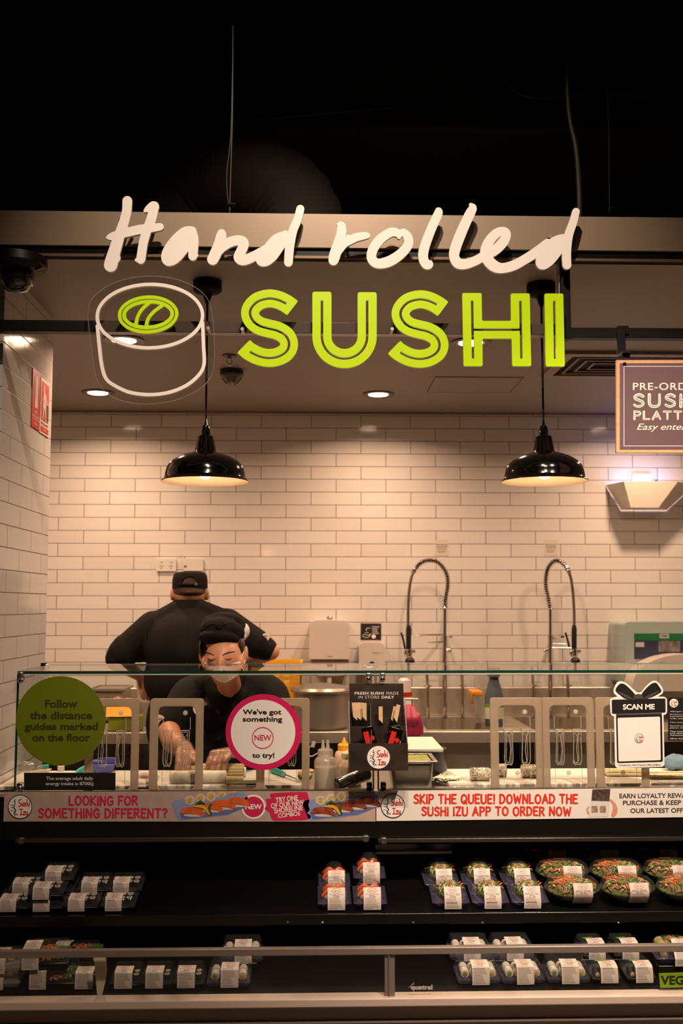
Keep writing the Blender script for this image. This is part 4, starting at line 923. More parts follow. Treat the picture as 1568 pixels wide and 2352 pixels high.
# ------------------------------------------------------------------ glass guard
zg0, zg1 = P(784, 1814, YG).z, P(784, 1547, YG).z
YS2 = PZ(784, 1530, zg1).y
for i, (x0, x1, la) in enumerate(((xg0, xg1, 'left pane of the counter glass guard with a glass shelf on top'), (xg2, XE, 'right pane of the counter glass guard with a glass shelf on top'))):
    t = thing('glass_guard', la, 'glass guard', ((x0 + x1) / 2, YG, zg0), 'glass guards of the counter')
    e = .0006
    G().slab([[(x0, zg0), (x1, zg0), (x1, zg1), (x0, zg1)]], lambda x, z: Vector((x, YG, z)), None).obj('front_pane', GLASS, t, smooth=False)
    xx0 = x0 if i == 0 else xg1 + .004; xx1 = xg1 + .003 if i == 0 else x1
    G().slab([[(xx0, YG - .004), (xx1, YG - .004), (xx1, YS2), (xx0, YS2)]], lambda x, y: Vector((x, y, zg1 + .010)), None).obj('shelf_pane', GLASS, t, smooth=False)
    G().box(xx0, xx1, YG - .006, YG - .004, zg1 + .001, zg1 + .010).obj('shelf_edge', GEDGE, t, smooth=False)
    G().box(xx0, xx1, YG - .0055, YG - .003, zg1 - .0035, zg1 + .0005).obj('shelf_edge_highlight', mat('polished_edge', '#b9b0a4', .15), t, smooth=False)
    G().box(xx0, xx1, YS2, YS2 + .002, zg1 + .003, zg1 + .010).obj('shelf_back_edge', mat('back_edge', '#6f8a7c', .2), t, smooth=False)
    for x in ((x0, x1) if i == 0 else (x0,)): G().box(x - .0025, x + .0025, YG - .002, YG + .008, zg0, zg1).obj('pane_edge', GEDGE if x == xg0 else mat('pale_edge', '#a89f92', .15), t, smooth=False)
    G().box(x0, x1, YG - .004, YG + .02, zg0 - .008, zg0 + .0015).obj('base_channel', mat('channel_metal', '#8f867c', .25, .9), t)
    if i == 0:
        G().slab([[(YG + .008, zg0), (YS2, zg0), (YS2, zg1 + .006), (YG + .008, zg1 + .006)]], lambda y, z: Vector((x0, y, z)), None).obj('side_pane', GLASS, t, smooth=False)
    def clip(px, py0, py1, name='clip', m=None):
        a, b = P(px - 6, py0, YG), P(px + 6, py1, YG); g = G(); g.box(a.x, b.x, YG - .012, YG + .014, b.z, a.z); g.obj(name, m or ALU, t, bevel=.004, seg=3)
        G().ell(P(px, py1 - 2, YG - .014), .0095).obj('clip_bolt', CHROME if m is None else m, t)
    if i == 0:
        clip(48, 1543, 1566); clip(846, 1545, 1562); clip(46, 1798, 1813, 'clip', CHROME); clip(848, 1796, 1813, 'foot_clip', BLACK)
        c = P(97, 1530, 3.80); g = G(); g.box(c.x - .002, c.x + .014, 3.785, 3.81, c.z - .012, c.z + .012); g.ell(c + Vector((.02, -.02, 0)), .008); g.obj('rear_clip', CHROME, t)
        c = P(838, 1532, YS2 - .02)
        g = G(); g.cyl(P(830, 1533, YS2 - .01), P(870, 1533, YS2 - .01), .004); [g.ell(P(x, 1533, YS2 - .01), .011) for x in (836, 863)]; g.obj('shelf_coupling', CHROME, t)
    else:
        clip(878, 1545, 1562); clip(880, 1796, 1813, 'foot_clip', BLACK)
# ------------------------------------------------------------------ polycarbonate lids standing behind the glass
YL = 3.445
FROST = clear('frosted_polycarbonate', (.9, .88, .85), 1.5, .3, .74, (.58, .455, .345)); PCLEAR = clear('clear_polycarbonate', (.93, .92, .9), 1.55, .05, bump=.25, bscale=14)
PEDGE = clear('polycarbonate_ridge', (.9, .88, .85), 1.7, .06, .5, (.95, .9, .84))
w, h = .1765, .317
def lid_parts(t):
    fx = lambda x, z: Vector((x, 0, z)); hw = w / 2
    o = rrect(-hw, 0, hw, h, .012, 4); wi = rrect(-hw + .026, .018, hw - .024, h - .024, .024, 5)
    G().slab([o, wi], fx, (0, .012, 0)).obj('rim', FROST, t, bevel=.003, local=True)
    G().slab([wi], lambda x, z: Vector((x, .016, z)), None).obj('window', PCLEAR, t, smooth=False, local=True)
    g = G(); g.tube([(x, .004, z) for x, z in wi + wi[:1]], .0018, 6); g.obj('window_ridge', PEDGE, t, local=True)
    for s in (-1, 1):
        g = G(); x = s * .029
        a = [(x - s * .013, z) for z in (.095, .20)]
        lo_, hi_ = [(x - .010, -.0, .098), (x + .010, 0, .098), (x + .014, 0, .115), (x + .013, 0, .19), (x + .015, 0, .213), (x - .015, 0, .213), (x - .011, 0, .19), (x - .014, 0, .115)], []
        rp_ = roundpoly([(p[0], p[2]) for p in lo_], .006, 3); g.tube([(p[0], -.004, p[1]) for p in rp_ + rp_[:1]], .0014, 6); rq = roundpoly([(x - .006, .103), (x + .006, .103), (x + .009, .117), (x + .008, .19), (x + .009, .207), (x - .009, .207), (x - .006, .19), (x - .009, .117)], .004, 2); g.tube([(p[0] - s * .002, .006, p[1]) for p in rq + rq[:1]], .0010, 5)
        g.tube([(x - .009, -.006, .095), (x, -.012, .108), (x + .009, -.006, .095)], .001, 5); g.tube([(x - .01, -.006, .203), (x, -.012, .192), (x + .01, -.006, .203)], .001, 5)
        g.tube([(x, -.012, .108), (x - s * .005, -.014, .15), (x, -.012, .192)], .0012, 5)
        hd = g.obj('handle', PEDGE, t, local=True)
        G().slab([[(p[0], p[2]) for p in lo_]], lambda xx, zz: Vector((xx, -.006, zz)), (0, .02, 0)).obj('handle_web', clear('handle_web', (.96, .95, .93), 1.5, .08), hd, local=True)
    for x, z0, z1 in ((-.045, .04, .085), (.045, .04, .085), (-.045, .215, .255), (.045, .215, .255)): G().tube([(x, .002, z0), (x, .002, z1)], .0011, 5).obj('rib', PEDGE, t, local=True)
    for x, z in ((.028, .27), (0, .07)): G().lathe([(.006, 0), (.008, .002), (.006, .003)], n=14, T=Matrix.Translation((x, .004, z)) @ Matrix.Rotation(pi / 2, 4, 'X')).obj('stud', PEDGE, t, local=True)
lids = ((254, 'first clear lid from the left, half behind the green disc'), (403, 'clear lid standing before the arm of the woman'), (649, 'clear lid half hidden by the pink ringed sign'),
        (1189, 'clear lid standing right of the sesame roll, leftmost of the right group'), (1307, 'clear lid between two others left of the bow shaped sign'), (1432, 'clear lid half hidden by the bow shaped sign'))
for i, (px, la) in enumerate(lids):
    loc = Vector((P(px, 1812, YL).x, YL, ZT + .001))
    if i == 0:
        lid0 = thing('pan_lid', la, 'lid', (0, 0, 0), 'clear pan lids standing at the glass'); lid_parts(lid0); lid0.location = loc; lid0.rotation_euler = (-.012, 0, 0)
    else: dup(lid0, loc, None, la)
# flat lids and pans lying in the counter
for x0, x1, y, la in ((464, 592, 1797, 'clear flat lid lying on the counter between two standing lids'), (1490, 1620, 1797, 'clear flat lid lying on the counter at the right edge'), (1000, 1120, 1803, 'steel pan rim with a clear lid lying left of the right lids')):
    a, b = PZ(x0, y + 8, ZT + .012), PZ(x1, y + 8, ZT + .012); t = thing('flat_lid', la, 'lid', ((a.x + b.x) / 2, 3.50, ZT + .001), 'lids lying flat on the counter')
    G().box(a.x, b.x, 3.462, 3.552, ZT + .001, ZT + .010).obj('rim', PEDGE, t, bevel=.003)
    G().box(a.x + .03, b.x - .03, 3.475, 3.54, ZT + .010, ZT + .024).obj('raised_panel', PCLEAR, t, bevel=.004)
    for s in (0, 1): G().box(a.x + .012, b.x - .012, 3.464 + s * .06, 3.468 + s * .06, ZT + .0102, ZT + .014).obj('ridge', mat('bright_ridge', '#c9c0b6', .12, .4), t)

# ------------------------------------------------------------------ signs stuck on the glass
YP = YG - .0048
def disc(cx, cy, r, n=72): return [(cx + r * cos(2 * pi * k / n), cy + r * sin(2 * pi * k / n)) for k in range(n)]
gd = thing('green_disc_sticker', 'big olive green round sticker about distance guides on the left glass', 'sticker', P(139, 1656, YP))
G().slab([disc(139, 1656, 103)], on(YP), (0, .002, 0)).obj('disc', mat('olive_vinyl', (0.125, 0.165, 0.0), .5), gd)
g = G(); f = on(YP - .0006)
for s, r in (('Follow', (103, 1607, 178, 1626)), ('the distance', (68, 1634, 212, 1652)), ('guides marked', (56, 1660, 225, 1682)), ('on the floor', (74, 1685, 207, 1703))): tx(g, s, r, f, .035)
g.obj('disc_lettering', mat('dark_olive_print', (0.035, .042, 0.003), .5), gd, smooth=False)
ec = thing('energy_card', 'black card about daily energy intake at the foot of the left glass', 'sign', P(160, 1815, YP))
G().slab([ob_(55, 1775, 265, 1815)], on(YP), (0, .002, 0)).obj('card', mat('black_card', '#14110f', .5), ec)
g = G(); tx(g, 'The average adult daily', (106, 1784, 214, 1794), f, .012); tx(g, 'energy intake is 8700kJ', (105, 1796, 214, 1806), f, .012); g.obj('card_lettering', mat('soft_white_print', (.6, .56, .52)), ec, smooth=False)
pk = thing('pink_ring_sticker', 'white round sticker with a pink ring about something new to try', 'sticker', P(605, 1682, YP))
pink = mat('pink_vinyl', (0.58, 0.012, 0.10), .4); vw = mat('white_vinyl', '#e6e0da', .45)
G().slab([disc(605, 1681.5, 87)], on(YP), (0, .002, 0)).obj('ring', pink, pk)
G().slab([disc(604, 1681.5, 74)], on(YP - .0006), (0, .0005, 0)).obj('face', vw, pk)
g = G(); f = on(YP - .0012)
for s, r in (("We've got", (557, 1629, 646, 1644.5)), ('something', (557, 1646, 648, 1661))): tx(g, s, r, f, .03)
tx(G(), 'to try!', (579, 1729, 630, 1744), f, .03).obj('black_lettering', INK, pk, smooth=False)
g.obj('black_lettering', INK, pk, smooth=False)
g = G(); g.slab([disc(603, 1695, 25), disc(603, 1695, 23)], f, None); tx(g, 'NEW', (584, 1688, 623, 1701), f, .02); g.obj('pink_lettering', pink, pk, smooth=False)
# scan me card
sc = thing('gift_box_card', 'gift box shaped card with a black bow reading scan me on the right glass', 'sign', P(1468, 1762, YP))
k = 5.09; zc_ = lambda l: [(1260 + x / k, 1500 + y / k) for x, y in l]
outl = catmull(zc_([(715, 580), (720, 540), (755, 520), (800, 508), (762, 470), (760, 420), (800, 345), (850, 330), (910, 355), (985, 420), (1030, 455), (1085, 452), (1130, 395), (1200, 335), (1250, 325), (1300, 365), (1335, 430), (1325, 475), (1280, 508), (1350, 512), (1380, 540)]), 4) + zc_([(1382, 690), (1370, 715), (1340, 725), (1352, 1300), (1330, 1330), (800, 1345), (775, 1320), (762, 740), (735, 730), (720, 700)])
G().slab([outl], on(YP), (0, .002, 0)).obj('card', vw, sc)
f1, f2, f3 = on(YP - .0006), on(YP - .0012), on(YP - .0018)
blk = mat('black_card', '#14110f', .5); gry = mat('grey_bow_print', (.055, .045, .045))
g = G(); g.slab([roundpoly(zc_([(735, 545), (1362, 530), (1365, 695), (738, 710)]), 3)], f1, None)
for l in ([(780, 440), (800, 390), (840, 356), (890, 368), (960, 430), (1010, 490), (1000, 530), (900, 535), (830, 490)], [(1315, 440), (1285, 385), (1250, 347), (1195, 362), (1130, 420), (1085, 480), (1095, 530), (1190, 520), (1290, 470)]): g.slab([catmull(zc_(l), 4, True)], f1, None)
g.slab([roundpoly(zc_([(785, 730), (1322, 715), (1332, 1270), (798, 1285)]), 4), roundpoly(zc_([(803, 755), (1300, 740), (1308, 1252), (815, 1268)]), 3)], f1, None)
g.obj('black_print', blk, sc, smooth=False)
g = G()
for l in ([(805, 452), (850, 462), (940, 505), (975, 535), (930, 535), (860, 495)], [(1290, 440), (1240, 455), (1150, 500), (1115, 530), (1160, 528), (1240, 485)]): g.slab([catmull(zc_(l), 4, True)], f2, None)
g.slab([catmull(zc_([(985, 538), (1000, 495), (1045, 478), (1095, 492), (1105, 534)]), 4)], f2, None); g.slab([zc_([(785, 712), (1320, 700), (1320, 716), (785, 730)])], f2, None)
g.obj('bow_shading', gry, sc, smooth=False)
g = G(); tx(g, 'SCAN ME', (1430, 1617, 1503, 1630), f3, .035, rot=.012); g.obj('white_lettering', vw, sc, smooth=False)
g = G(); tx(g, 'Competitions, New Products, Offers & More!', (1420, 1755, 1517, 1760), f1, .004, rot=.012); g.obj('small_lettering', INK, sc, smooth=False)
logo(1467.5, 1695.5, 10.5, YP - .0008, sc)
# allergen card
ac = thing('allergen_card', 'black allergen information card at the right edge of the glass', 'sign', P(1560, 1700, YP))
G().slab([ob_(1534, 1602, 1640, 1701)], on(YP), (0, .002, 0)).obj('card', blk, ac)
logo(1547, 1615, 10, YP - .0008, ac, False)
g = G()
for s, y, w_ in (('Allergen Information', 1633, 66), ('Products prepared in store', 1639.5, 80), ('(containing cereals, gluten)', 1644, 84), ('milk, peanuts, sesame', 1649, 76), ('The average adult', 1658, 60), ('Should you require', 1666, 62), ('please ask our team', 1670.5, 66), ('This location is owned', 1678.5, 72), ('and operated under', 1683, 66), ('Advanced Fresh', 1687, 52), ('2016 Advanced', 1695, 50)):
    tx(g, s, (1538, y, 1538 + w_, y + 3.1), f1, .01)
g.obj('card_lettering', mat('soft_white_print', (.6, .56, .52)), ac, smooth=False)

# ------------------------------------------------------------------ cardboard stand on the glass
YD = 3.315
st_ = thing('cardboard_stand', 'black cardboard chopstick stand hanging at the middle of the glass', 'stand', P(868, 1770, YD))
cb = mat('dark_cardboard', (0.028, 0.017, 0.013), .45, noise=.6, nscale=14)
G().slab([roundpoly([(802, 1570), (926, 1570), (928, 1690), (803, 1690)], 2)], on(YG - .012), (0, .004, 0)).obj('back_panel', cb, st_)
a, b = P(802, 1708, YD), P(937, 1770, YD); z1 = P(0, 1708, YD).z
bx0, bx1 = a.x, b.x
G().box(bx0, bx1, YD, YD + .004, b.z, a.z).obj('front_panel', cb, st_)
G().box(bx0, bx1, YD + .004, YG - .012, b.z, b.z + .004).obj('stand_floor', cb, st_)
zm = P(0, 1671, YD + .045).z; a2, b2 = P(804, 1671, YD + .045), P(931, 1671, YD + .045)
G().box(a2.x, b2.x, YD + .045, YD + .048, b.z + .004, zm).obj('middle_panel', cb, st_)
ztop = P(0, 1612, YG - .015).z
for x, nm in ((bx0, 'side_panel'), (bx1 - .003, 'side_panel')):
    q = [(YD + .004, b.z), (YD + .004, a.z), (YD + .045, zm), (YG - .02, ztop), (YG - .012, ztop), (YG - .012, b.z)]
    G().slab([q], lambda y, z, x=x: Vector((x, y, z)), (.003, 0, 0)).obj(nm, cb, st_)
d0 = P(851, 1671, YD + .02).x; G().box(d0, d0 + .003, YD + .004, YD + .045, b.z + .004, P(0, 1678, YD + .02).z).obj('divider', mat('divider_card', (.10, .085, .075), .4), st_)
d0 = P(849, 1671, YD + .07).x; G().box(d0, d0 + .003, YD + .048, YG - .013, b.z + .004, P(0, 1620, YD + .06).z).obj('divider', mat('divider_card', (.10, .085, .075), .4), st_)
logo(869, 1739.5, 26, YD - .0008, st_, False)
g = G(); f = on(YG - .0128); wl = mat('soft_white_print', (.6, .56, .52))
tx(g, 'FRESH SUSHI', (814, 1589, 881, 1595.5), f, .035, space=1.1); tx(g, 'MADE', (887, 1589, 915, 1595.5), f, 0, space=1.1); tx(g, 'IN STORE', (823, 1598, 871, 1604.5), f, 0, space=1.1); tx(g, 'DAILY', (876, 1598, 905, 1604.5), f, .035, space=1.05)
g.obj('stand_lettering', wl, st_, smooth=False)
wood = mat('chopstick_wood', (.62, .42, .24), .6, noise=.15, nscale=40); redp = mat('sleeve_red', (.55, .02, .012), .4); blkp = mat('sleeve_black', '#0c0908', .35)
def chop(px, ytop, tilt, Y, label, i):
    top_ = P(px, ytop, Y); zf = b.z + .0085
    t = thing('chopsticks', label, 'chopsticks', (top_.x - tilt * 14 * MPP(Y), Y, zf), 'paper wrapped chopsticks in the stand')
    bt = t.location; d = (Vector(top_) - bt); n = d.normalized(); s_ = n.cross(Vector((0, 1, 0))).normalized(); tk = Vector((0, .004, 0))
    def strip(u0, u1, t0, t1, name, m, dy=0.0, slant=0.0):
        q = [bt + d * t0 + s_ * u0, bt + d * t0 + s_ * u1, bt + d * (t1 + slant) + s_ * u1, bt + d * t1 + s_ * u0]; q = [v + Vector((0, dy, 0)) for v in q]
        G().add(q + [v + tk for v in q], [(0, 1, 2, 3), (7, 6, 5, 4), (0, 4, 5, 1), (1, 5, 6, 2), (2, 6, 7, 3), (3, 7, 4, 0)]).obj(name, m, t)
    strip(-.0065, .0065, 0, 1, 'stick_pair', wood); strip(-.0085, .0085, 0, .70, 'paper_sleeve', blkp, -.0055, .09)
    q = [bt + d * .30 + s_ * -.0085, bt + d * .30 + s_ * .006, bt + d * .62 + s_ * -.0085]; q = [v + Vector((0, -.0062, 0)) for v in q]; G().add(q, [(0, 1, 2)]).obj('red_corner', redp, t, smooth=False)
cs = [(812, 1614, -1, 'leftmost chopsticks in the stand'), (820, 1614, -1, 'second chopsticks from the left in the stand'), (829, 1614, 0, 'third chopsticks from the left in the stand'), (837, 1615, 0, 'fourth chopsticks from the left in the stand'),
      (874, 1623, 0, 'single chopsticks in the middle of the stand'), (908, 1623, 2, 'tilted chopsticks left of the rightmost ones in the stand'), (915, 1619, 2, 'rightmost tilted chopsticks in the stand')]
for i, (px, y, ti, la) in enumerate(cs): chop(px, y, ti, YD + .060 + .009 * (i % 3), la, i)
for i, (px, py, la) in enumerate(((866, 1688, 'left black and red soy sachet in the stand'), (885, 1690, 'middle black and red soy sachet in the stand'), (914, 1688, 'right black and red soy sachet with a round white mark'))):
    c = P(px, py, YD + .012 + .007 * i); zf = b.z + .005; t = thing('sauce_sachet', la, 'sachet', (c.x, c.y, zf), 'soy sachets in the stand')
    hh = c.z + .030 - zf; T = Matrix.Translation((c.x, c.y, zf)) @ Matrix.Rotation((-.25, .3, -.1)[i], 4, 'Y')
    G().box(-.020, .020, -.003, .003, .002, hh, T).obj('sachet_film', mat('glossy_black_film', '#0a0808', .12, coat=.6, bump=.8, bscale=90), t, bevel=.002)
    G().box(-.016, .001, -.0042, -.0034, hh * .4, hh * .9, T).obj('red_print', redp, t)
    G().lathe([(.0075, -.0003), (.0075, .0003)], n=18, T=T @ Matrix.Translation((.009, -.0042, hh * (.72 if i < 2 else .62))) @ Matrix.Rotation(pi / 2, 4, 'X')).obj('round_print', mat('sachet_mark', (.75, .55, .45)) if i == 2 else redp, t)

# ------------------------------------------------------------------ food and tools on the counter
def squeeze(px0, px1, ytop, Y, body_m, fill_m, nozzle_m, label, twin=False):
    a, b = P(px0, ytop, Y), P(px1, ytop, Y); r = (b.x - a.x) / 2; o = Vector(((a.x + b.x) / 2, Y, ZT + .001)); H_ = a.z - ZT
    t = thing('squeeze_bottle', label, 'bottle', o, 'squeeze bottles on the counter')
    hb = H_ * .70
    G().lathe([(.0, 0), (r * .95, 0), (r, .006), (r, hb * .82), (r * .9, hb * .92), (r * .6, hb)], o, 28).obj('body', body_m, t)
    G().lathe([(.0, .003), (r * .9, .003), (r * .93, .008), (r * .93, hb * .7), (0, hb * .7)], o, 24).obj('sauce', fill_m, t)
    G().lathe([(r * .68, hb - .002), (r * .68, hb + .018), (r * .55, hb + .022)], o, 24).obj('collar', nozzle_m, t)
    for dx in ((-.008, .008) if twin else (0,)): G().lathe([(r * .34 if not twin else .007, hb + .021), (.004, H_ - .004), (.0025, H_)], o + Vector((dx, 0, 0)), 14).obj('nozzle', nozzle_m, t)
    if twin:
        G().tube(catmull([o + Vector((-r * .6, 0, hb + .01)), o + Vector((-r * 1.3, 0, hb * .98)), o + Vector((-r * 1.6, 0, hb + .02)), o + Vector((-r * 1.1, -.01, hb + .035))], 5), .0022, 6).obj('cap_strap', nozzle_m, t)
        G().cyl(o + Vector((-r * 1.15, -.01, hb + .03)), o + Vector((-r * 1.0, -.01, hb + .048)), .007).obj('tip_cap', nozzle_m, t)
squeeze(721, 773, 1700, 3.50, clear('bottle_plastic', (.92, .88, .82), 1.45, .1, .45, (.85, .78, .68)), mat('clear_sauce', (.55, .42, .28), .3), clear('bottle_plastic', ()), 'clear squeeze bottle with two nozzles left of the cardboard stand', True)
squeeze(768, 812, 1694, 3.76, mat('pink_bottle', (.75, .45, .32), .35), mat('pink_bottle', ()), mat('orange_plastic', ()), 'pinkish squeeze bottle with an orange nozzle behind the clear one')
squeeze(775, 830, 1716, 3.66, clear('mayo_plastic', (.92, .88, .82), 1.45, .1, .5, (.9, .82, .66)), mat('cream_sauce', (.82, .66, .40), .35), mat('cream_sauce', ()), 'cream filled squeeze bottle half behind the cardboard stand')
t = thing('film_roll', 'dark roll of cling film lying aslant below the cardboard stand', 'roll', (P(805, 1790, 3.5).x, 3.49, ZT + .002))
a, b = Vector((P(772, 1806, 3.47).x, 3.475, ZT + .027)), Vector((P(842, 1775, 3.58).x, 3.58, ZT + .05))
G().cyl(a, b, .024, n=28).obj('film', mat('film_over_dark', '#2a221d', .08, coat=1.0, bump=.3, bscale=30), t, bevel=.004)
G().cyl(a.lerp(b, -.02), a.lerp(b, .04), .012).obj('core', mat('core_card', '#6d5a46', .7), t)
# rolls
t = thing('rice_roll', 'long pale rice paper roll on the board before the woman', 'food', (P(455, 1790, 3.6).x, 3.61, ZBd)); rice = mat('rice_white', (.72, .64, .5), .6, bump=.6, bscale=160)
a, b = P(390, 1791, 3.60), P(520, 1791, 3.60); a.z = b.z = ZBd + .0215
g = G(); g.tube([a, a.lerp(b, .02), a.lerp(b, .5), a.lerp(b, .98), b], [.017, .0205, .021, .0205, .017], 20); g.obj('roll', rice, t)
t = thing('seaweed_sheet', 'dark green seaweed sheet lying at the front of the board', 'food', (P(560, 1805, 3.52).x, 3.6, ZBd))
a, b = PZ(520, 1797, ZBd), PZ(592, 1797, ZBd); G().box(a.x, b.x, 3.562, 3.63, ZBd + .0005, ZBd + .004).obj('nori', mat('nori', (.07, .075, .012), .5, bump=.5, bscale=80), t)
t = thing('bamboo_mat', 'film wrapped bamboo mat rolled under the hands of the woman', 'mat', (P(515, 1780, 3.72).x, 3.72, ZBd))
mw = mat('wrapped_bamboo', (.55, .43, .22), .18, coat=.6, bump=1.0, bscale=26, aniso=(8, 1, 1)); x0, x1 = P(440, 1770, 3.72).x, P(562, 1770, 3.72).x
for k_ in range(16):
    a_ = -.9 + k_ * .235; y, z = 3.72 + .036 * cos(a_ + pi / 2 + pi), ZBd + .027 + .022 * sin(a_ + .5)
    yy = 3.72 - .042 * cos(pi * k_ / 15 + .0), 
    ang = pi * (1 - k_ / 11.0)
    if k_ < 12: p = (3.72 + .038 * cos(ang), ZBd + .006 + .036 * max(0, sin(ang)))
    else: p = (3.682 - .010 * (k_ - 11), ZBd + .006)
    G().tube([(x0 + .002 * (k_ % 2), p[0], p[1]), (x1 - .002 * (k_ % 3), p[0], p[1])], .0052, 7).obj('bamboo_stick', mw, t)
G().tube([(x0 + .006, 3.72, ZBd + .018), (x1 + .004, 3.72, ZBd + .018)], [.017, .017], 16).obj('roll_inside', rice, t)
for px, Y, la, ln in ((1102, 3.62, 'sesame coated rice roll lying left of the right lids', 44), (1215, 3.68, 'sesame coated rice roll seen through the leftmost right lid', 36), (1149, 3.70, 'sesame coated rice roll between the two other sesame rolls', 26)):
    x0, x1 = P(px - ln / 2, 1780, Y).x, P(px + ln / 2, 1780, Y).x; z = ZBd + .023
    t = thing('sesame_roll', la, 'food', ((x0 + x1) / 2, Y, ZBd), 'sesame rolls on the right board')
    G().tube([(x0, Y, z), (x0 + .003, Y, z), (x1 - .003, Y, z), (x1, Y, z)], [.019, .022, .022, .019], 20).obj('rice', rice, t)
    r2 = random.Random(px); g = G()
    for k_ in range(520):
        a_ = r2.uniform(0, 2 * pi); x = r2.uniform(x0 + .001, x1 - .001); c = Vector((x, Y + .0222 * cos(a_), z + .0222 * sin(a_))); al = r2.uniform(0, pi)
        T = Matrix.Translation(c) @ Matrix.Rotation(a_ + pi / 2, 4, 'X') @ Matrix.Rotation(al, 4, 'Z'); g.box(-.0016, .0016, -.0008, .0008, -.0006, .0006, T)
    s_ = g.obj('sesame_seeds', mat('sesame', (.30, .19, .105), .5, noise=.95, nscale=120), t, smooth=False); s_['kind'] = 'stuff'
    G().cyl((x0 - .0004, Y, z), (x0 - .001, Y, z), .009).obj('filling', mat('salmon_fill', (.7, .28, .14), .4), t)
t = thing('rice_heap', 'loose heap of rice on the board beside the steel pan', 'food', (P(1032, 1788, 3.6).x, 3.64, ZBd)); t['kind'] = 'stuff'
g = G(); r2 = random.Random(5); c0 = Vector(t.location); g.ell(c0 + Vector((0, 0, .009)), (.046, .030, .009), 20, 8)
for k_ in range(500):
    rr, an = abs(r2.gauss(0, .035)), r2.uniform(0, 2 * pi); c = c0 + Vector((1.2 * rr * cos(an), .8 * rr * sin(an), .003 + max(0, .030 - rr * .6) * r2.random()))
    g.tube([c, c + Vector((r2.uniform(-.004, .004), r2.uniform(-.004, .004), r2.uniform(-.001, .001)))], .0016, 5)
g.obj('rice_grains', rice, t)['kind'] = 'stuff'
# right: film wrapped mats, cloth
for i, (x0, x1, Y, la) in enumerate(((1384, 1475, 3.74, 'glittering film wrapped mat behind the bow shaped sign'), (1480, 1600, 3.68, 'glittering film wrapped mat at the right end of the board'))):
    a, b = P(x0, 1780, Y).x, P(x1, 1780, Y).x
    t = thing('wrapped_mat', la, 'mat', ((a + b) / 2, Y, ZBd), 'film wrapped mats on the right board')
    for k_ in range(11): G().tube([(a + .001 * (k_ % 3), Y - .05 + k_ * .0098, ZBd + .007 + .006 * sin(k_ * 1.1 + i)), (b, Y - .05 + k_ * .0098, ZBd + .007 + .005 * sin(k_ * 1.3))], .0052, 7).obj('bamboo_stick', mw, t)
def crumple(c, sz, seed, n=9):
    r2 = random.Random(seed); g = G()
    nu, nv = 22, 12; rg = []
    for i in range(nv + 1):
        a_ = -pi / 2 + pi * min(max(i / nv, .03), .97); rg.append([])
        for j in range(nu):
            b_ = 2 * pi * j / nu; m_ = 1 + .16 * sin(3 * b_ + seed) * cos(a_) + r2.uniform(-.09, .09); rg[-1].append(Vector(c) + Vector((sz[0] * cos(a_) * cos(b_) * m_, sz[1] * cos(a_) * sin(b_) * m_, sz[2] * (1 + sin(a_) * m_))))
    return g.rings(rg)
c = PZ(1560, 1772, ZBd); tag(crumple((c.x, 3.83, ZBd + .001), (.05, .04, .028), 3).obj('blue_cloth', mat('blue_cloth', (.16, .24, .32), .9, noise=.3, nscale=20)), 'crumpled pale blue cloth on the board at the right edge', 'cloth')
# steel pan with white tray on top, black pot behind
x0, x1 = P(892, 1760, 3.56).x, P(990, 1760, 3.56).x; zt_ = P(0, 1748, 3.5).z
t = thing('steel_pan', 'deep stainless steel pan of food right of the cardboard stand', 'pan', ((x0 + x1) / 2, 3.56, ZT + .001))
G().frustum((x0 + .012, x1 - .008, 3.49, 3.63), (x0, x1 - .002, 3.475, 3.645), ZT + .001, zt_ - .006).obj('pan_body', STEEL, t, bevel=.012, seg=3)
g = G(); sqring(g, x0 - .012, x1 + .012, 3.465, 3.66, .014, zt_ - .006, zt_ - .002); g.obj('pan_rim', STEEL, t, bevel=.001)
G().box(x0 + .004, x1 - .006, 3.482, 3.64, zt_ - .012, zt_ - .005).obj('sliced_cucumber', mat('cucumber', (.28, .27, .05), .4, noise=.5, nscale=40), t)
t = thing('white_tray', 'white shallow plastic tray lying over the back of the steel pan', 'tray', (P(975, 1715, 3.75).x, 3.8, P(0, 1732, 3.7).z))
zt2 = P(0, 1732, 3.70).z; a, b = P(905, 1730, 3.70).x, P(1018, 1730, 3.70).x
G().frustum((a, b, 3.70, 4.02), (a - .004, b - .0, 3.696, 4.024), zt2, zt2 + .014).obj('tray_body', mat('tray_white', '#d5cdbf', .4), t, bevel=.004)
t = thing('black_pot', 'small black pot under the white tray', 'pot', (P(965, 1750, 3.78).x, 3.80, ZT + .001))
G().lathe([(.0, 0), (.07, 0), (.085, .02), (.085, zt2 - ZT - .004), (.08, zt2 - ZT - .002), (.0, zt2 - ZT - .002)], (P(975, 1750, 3.80).x, 3.83, ZT + .001), 32).obj('pot_body', DKGREY, t)
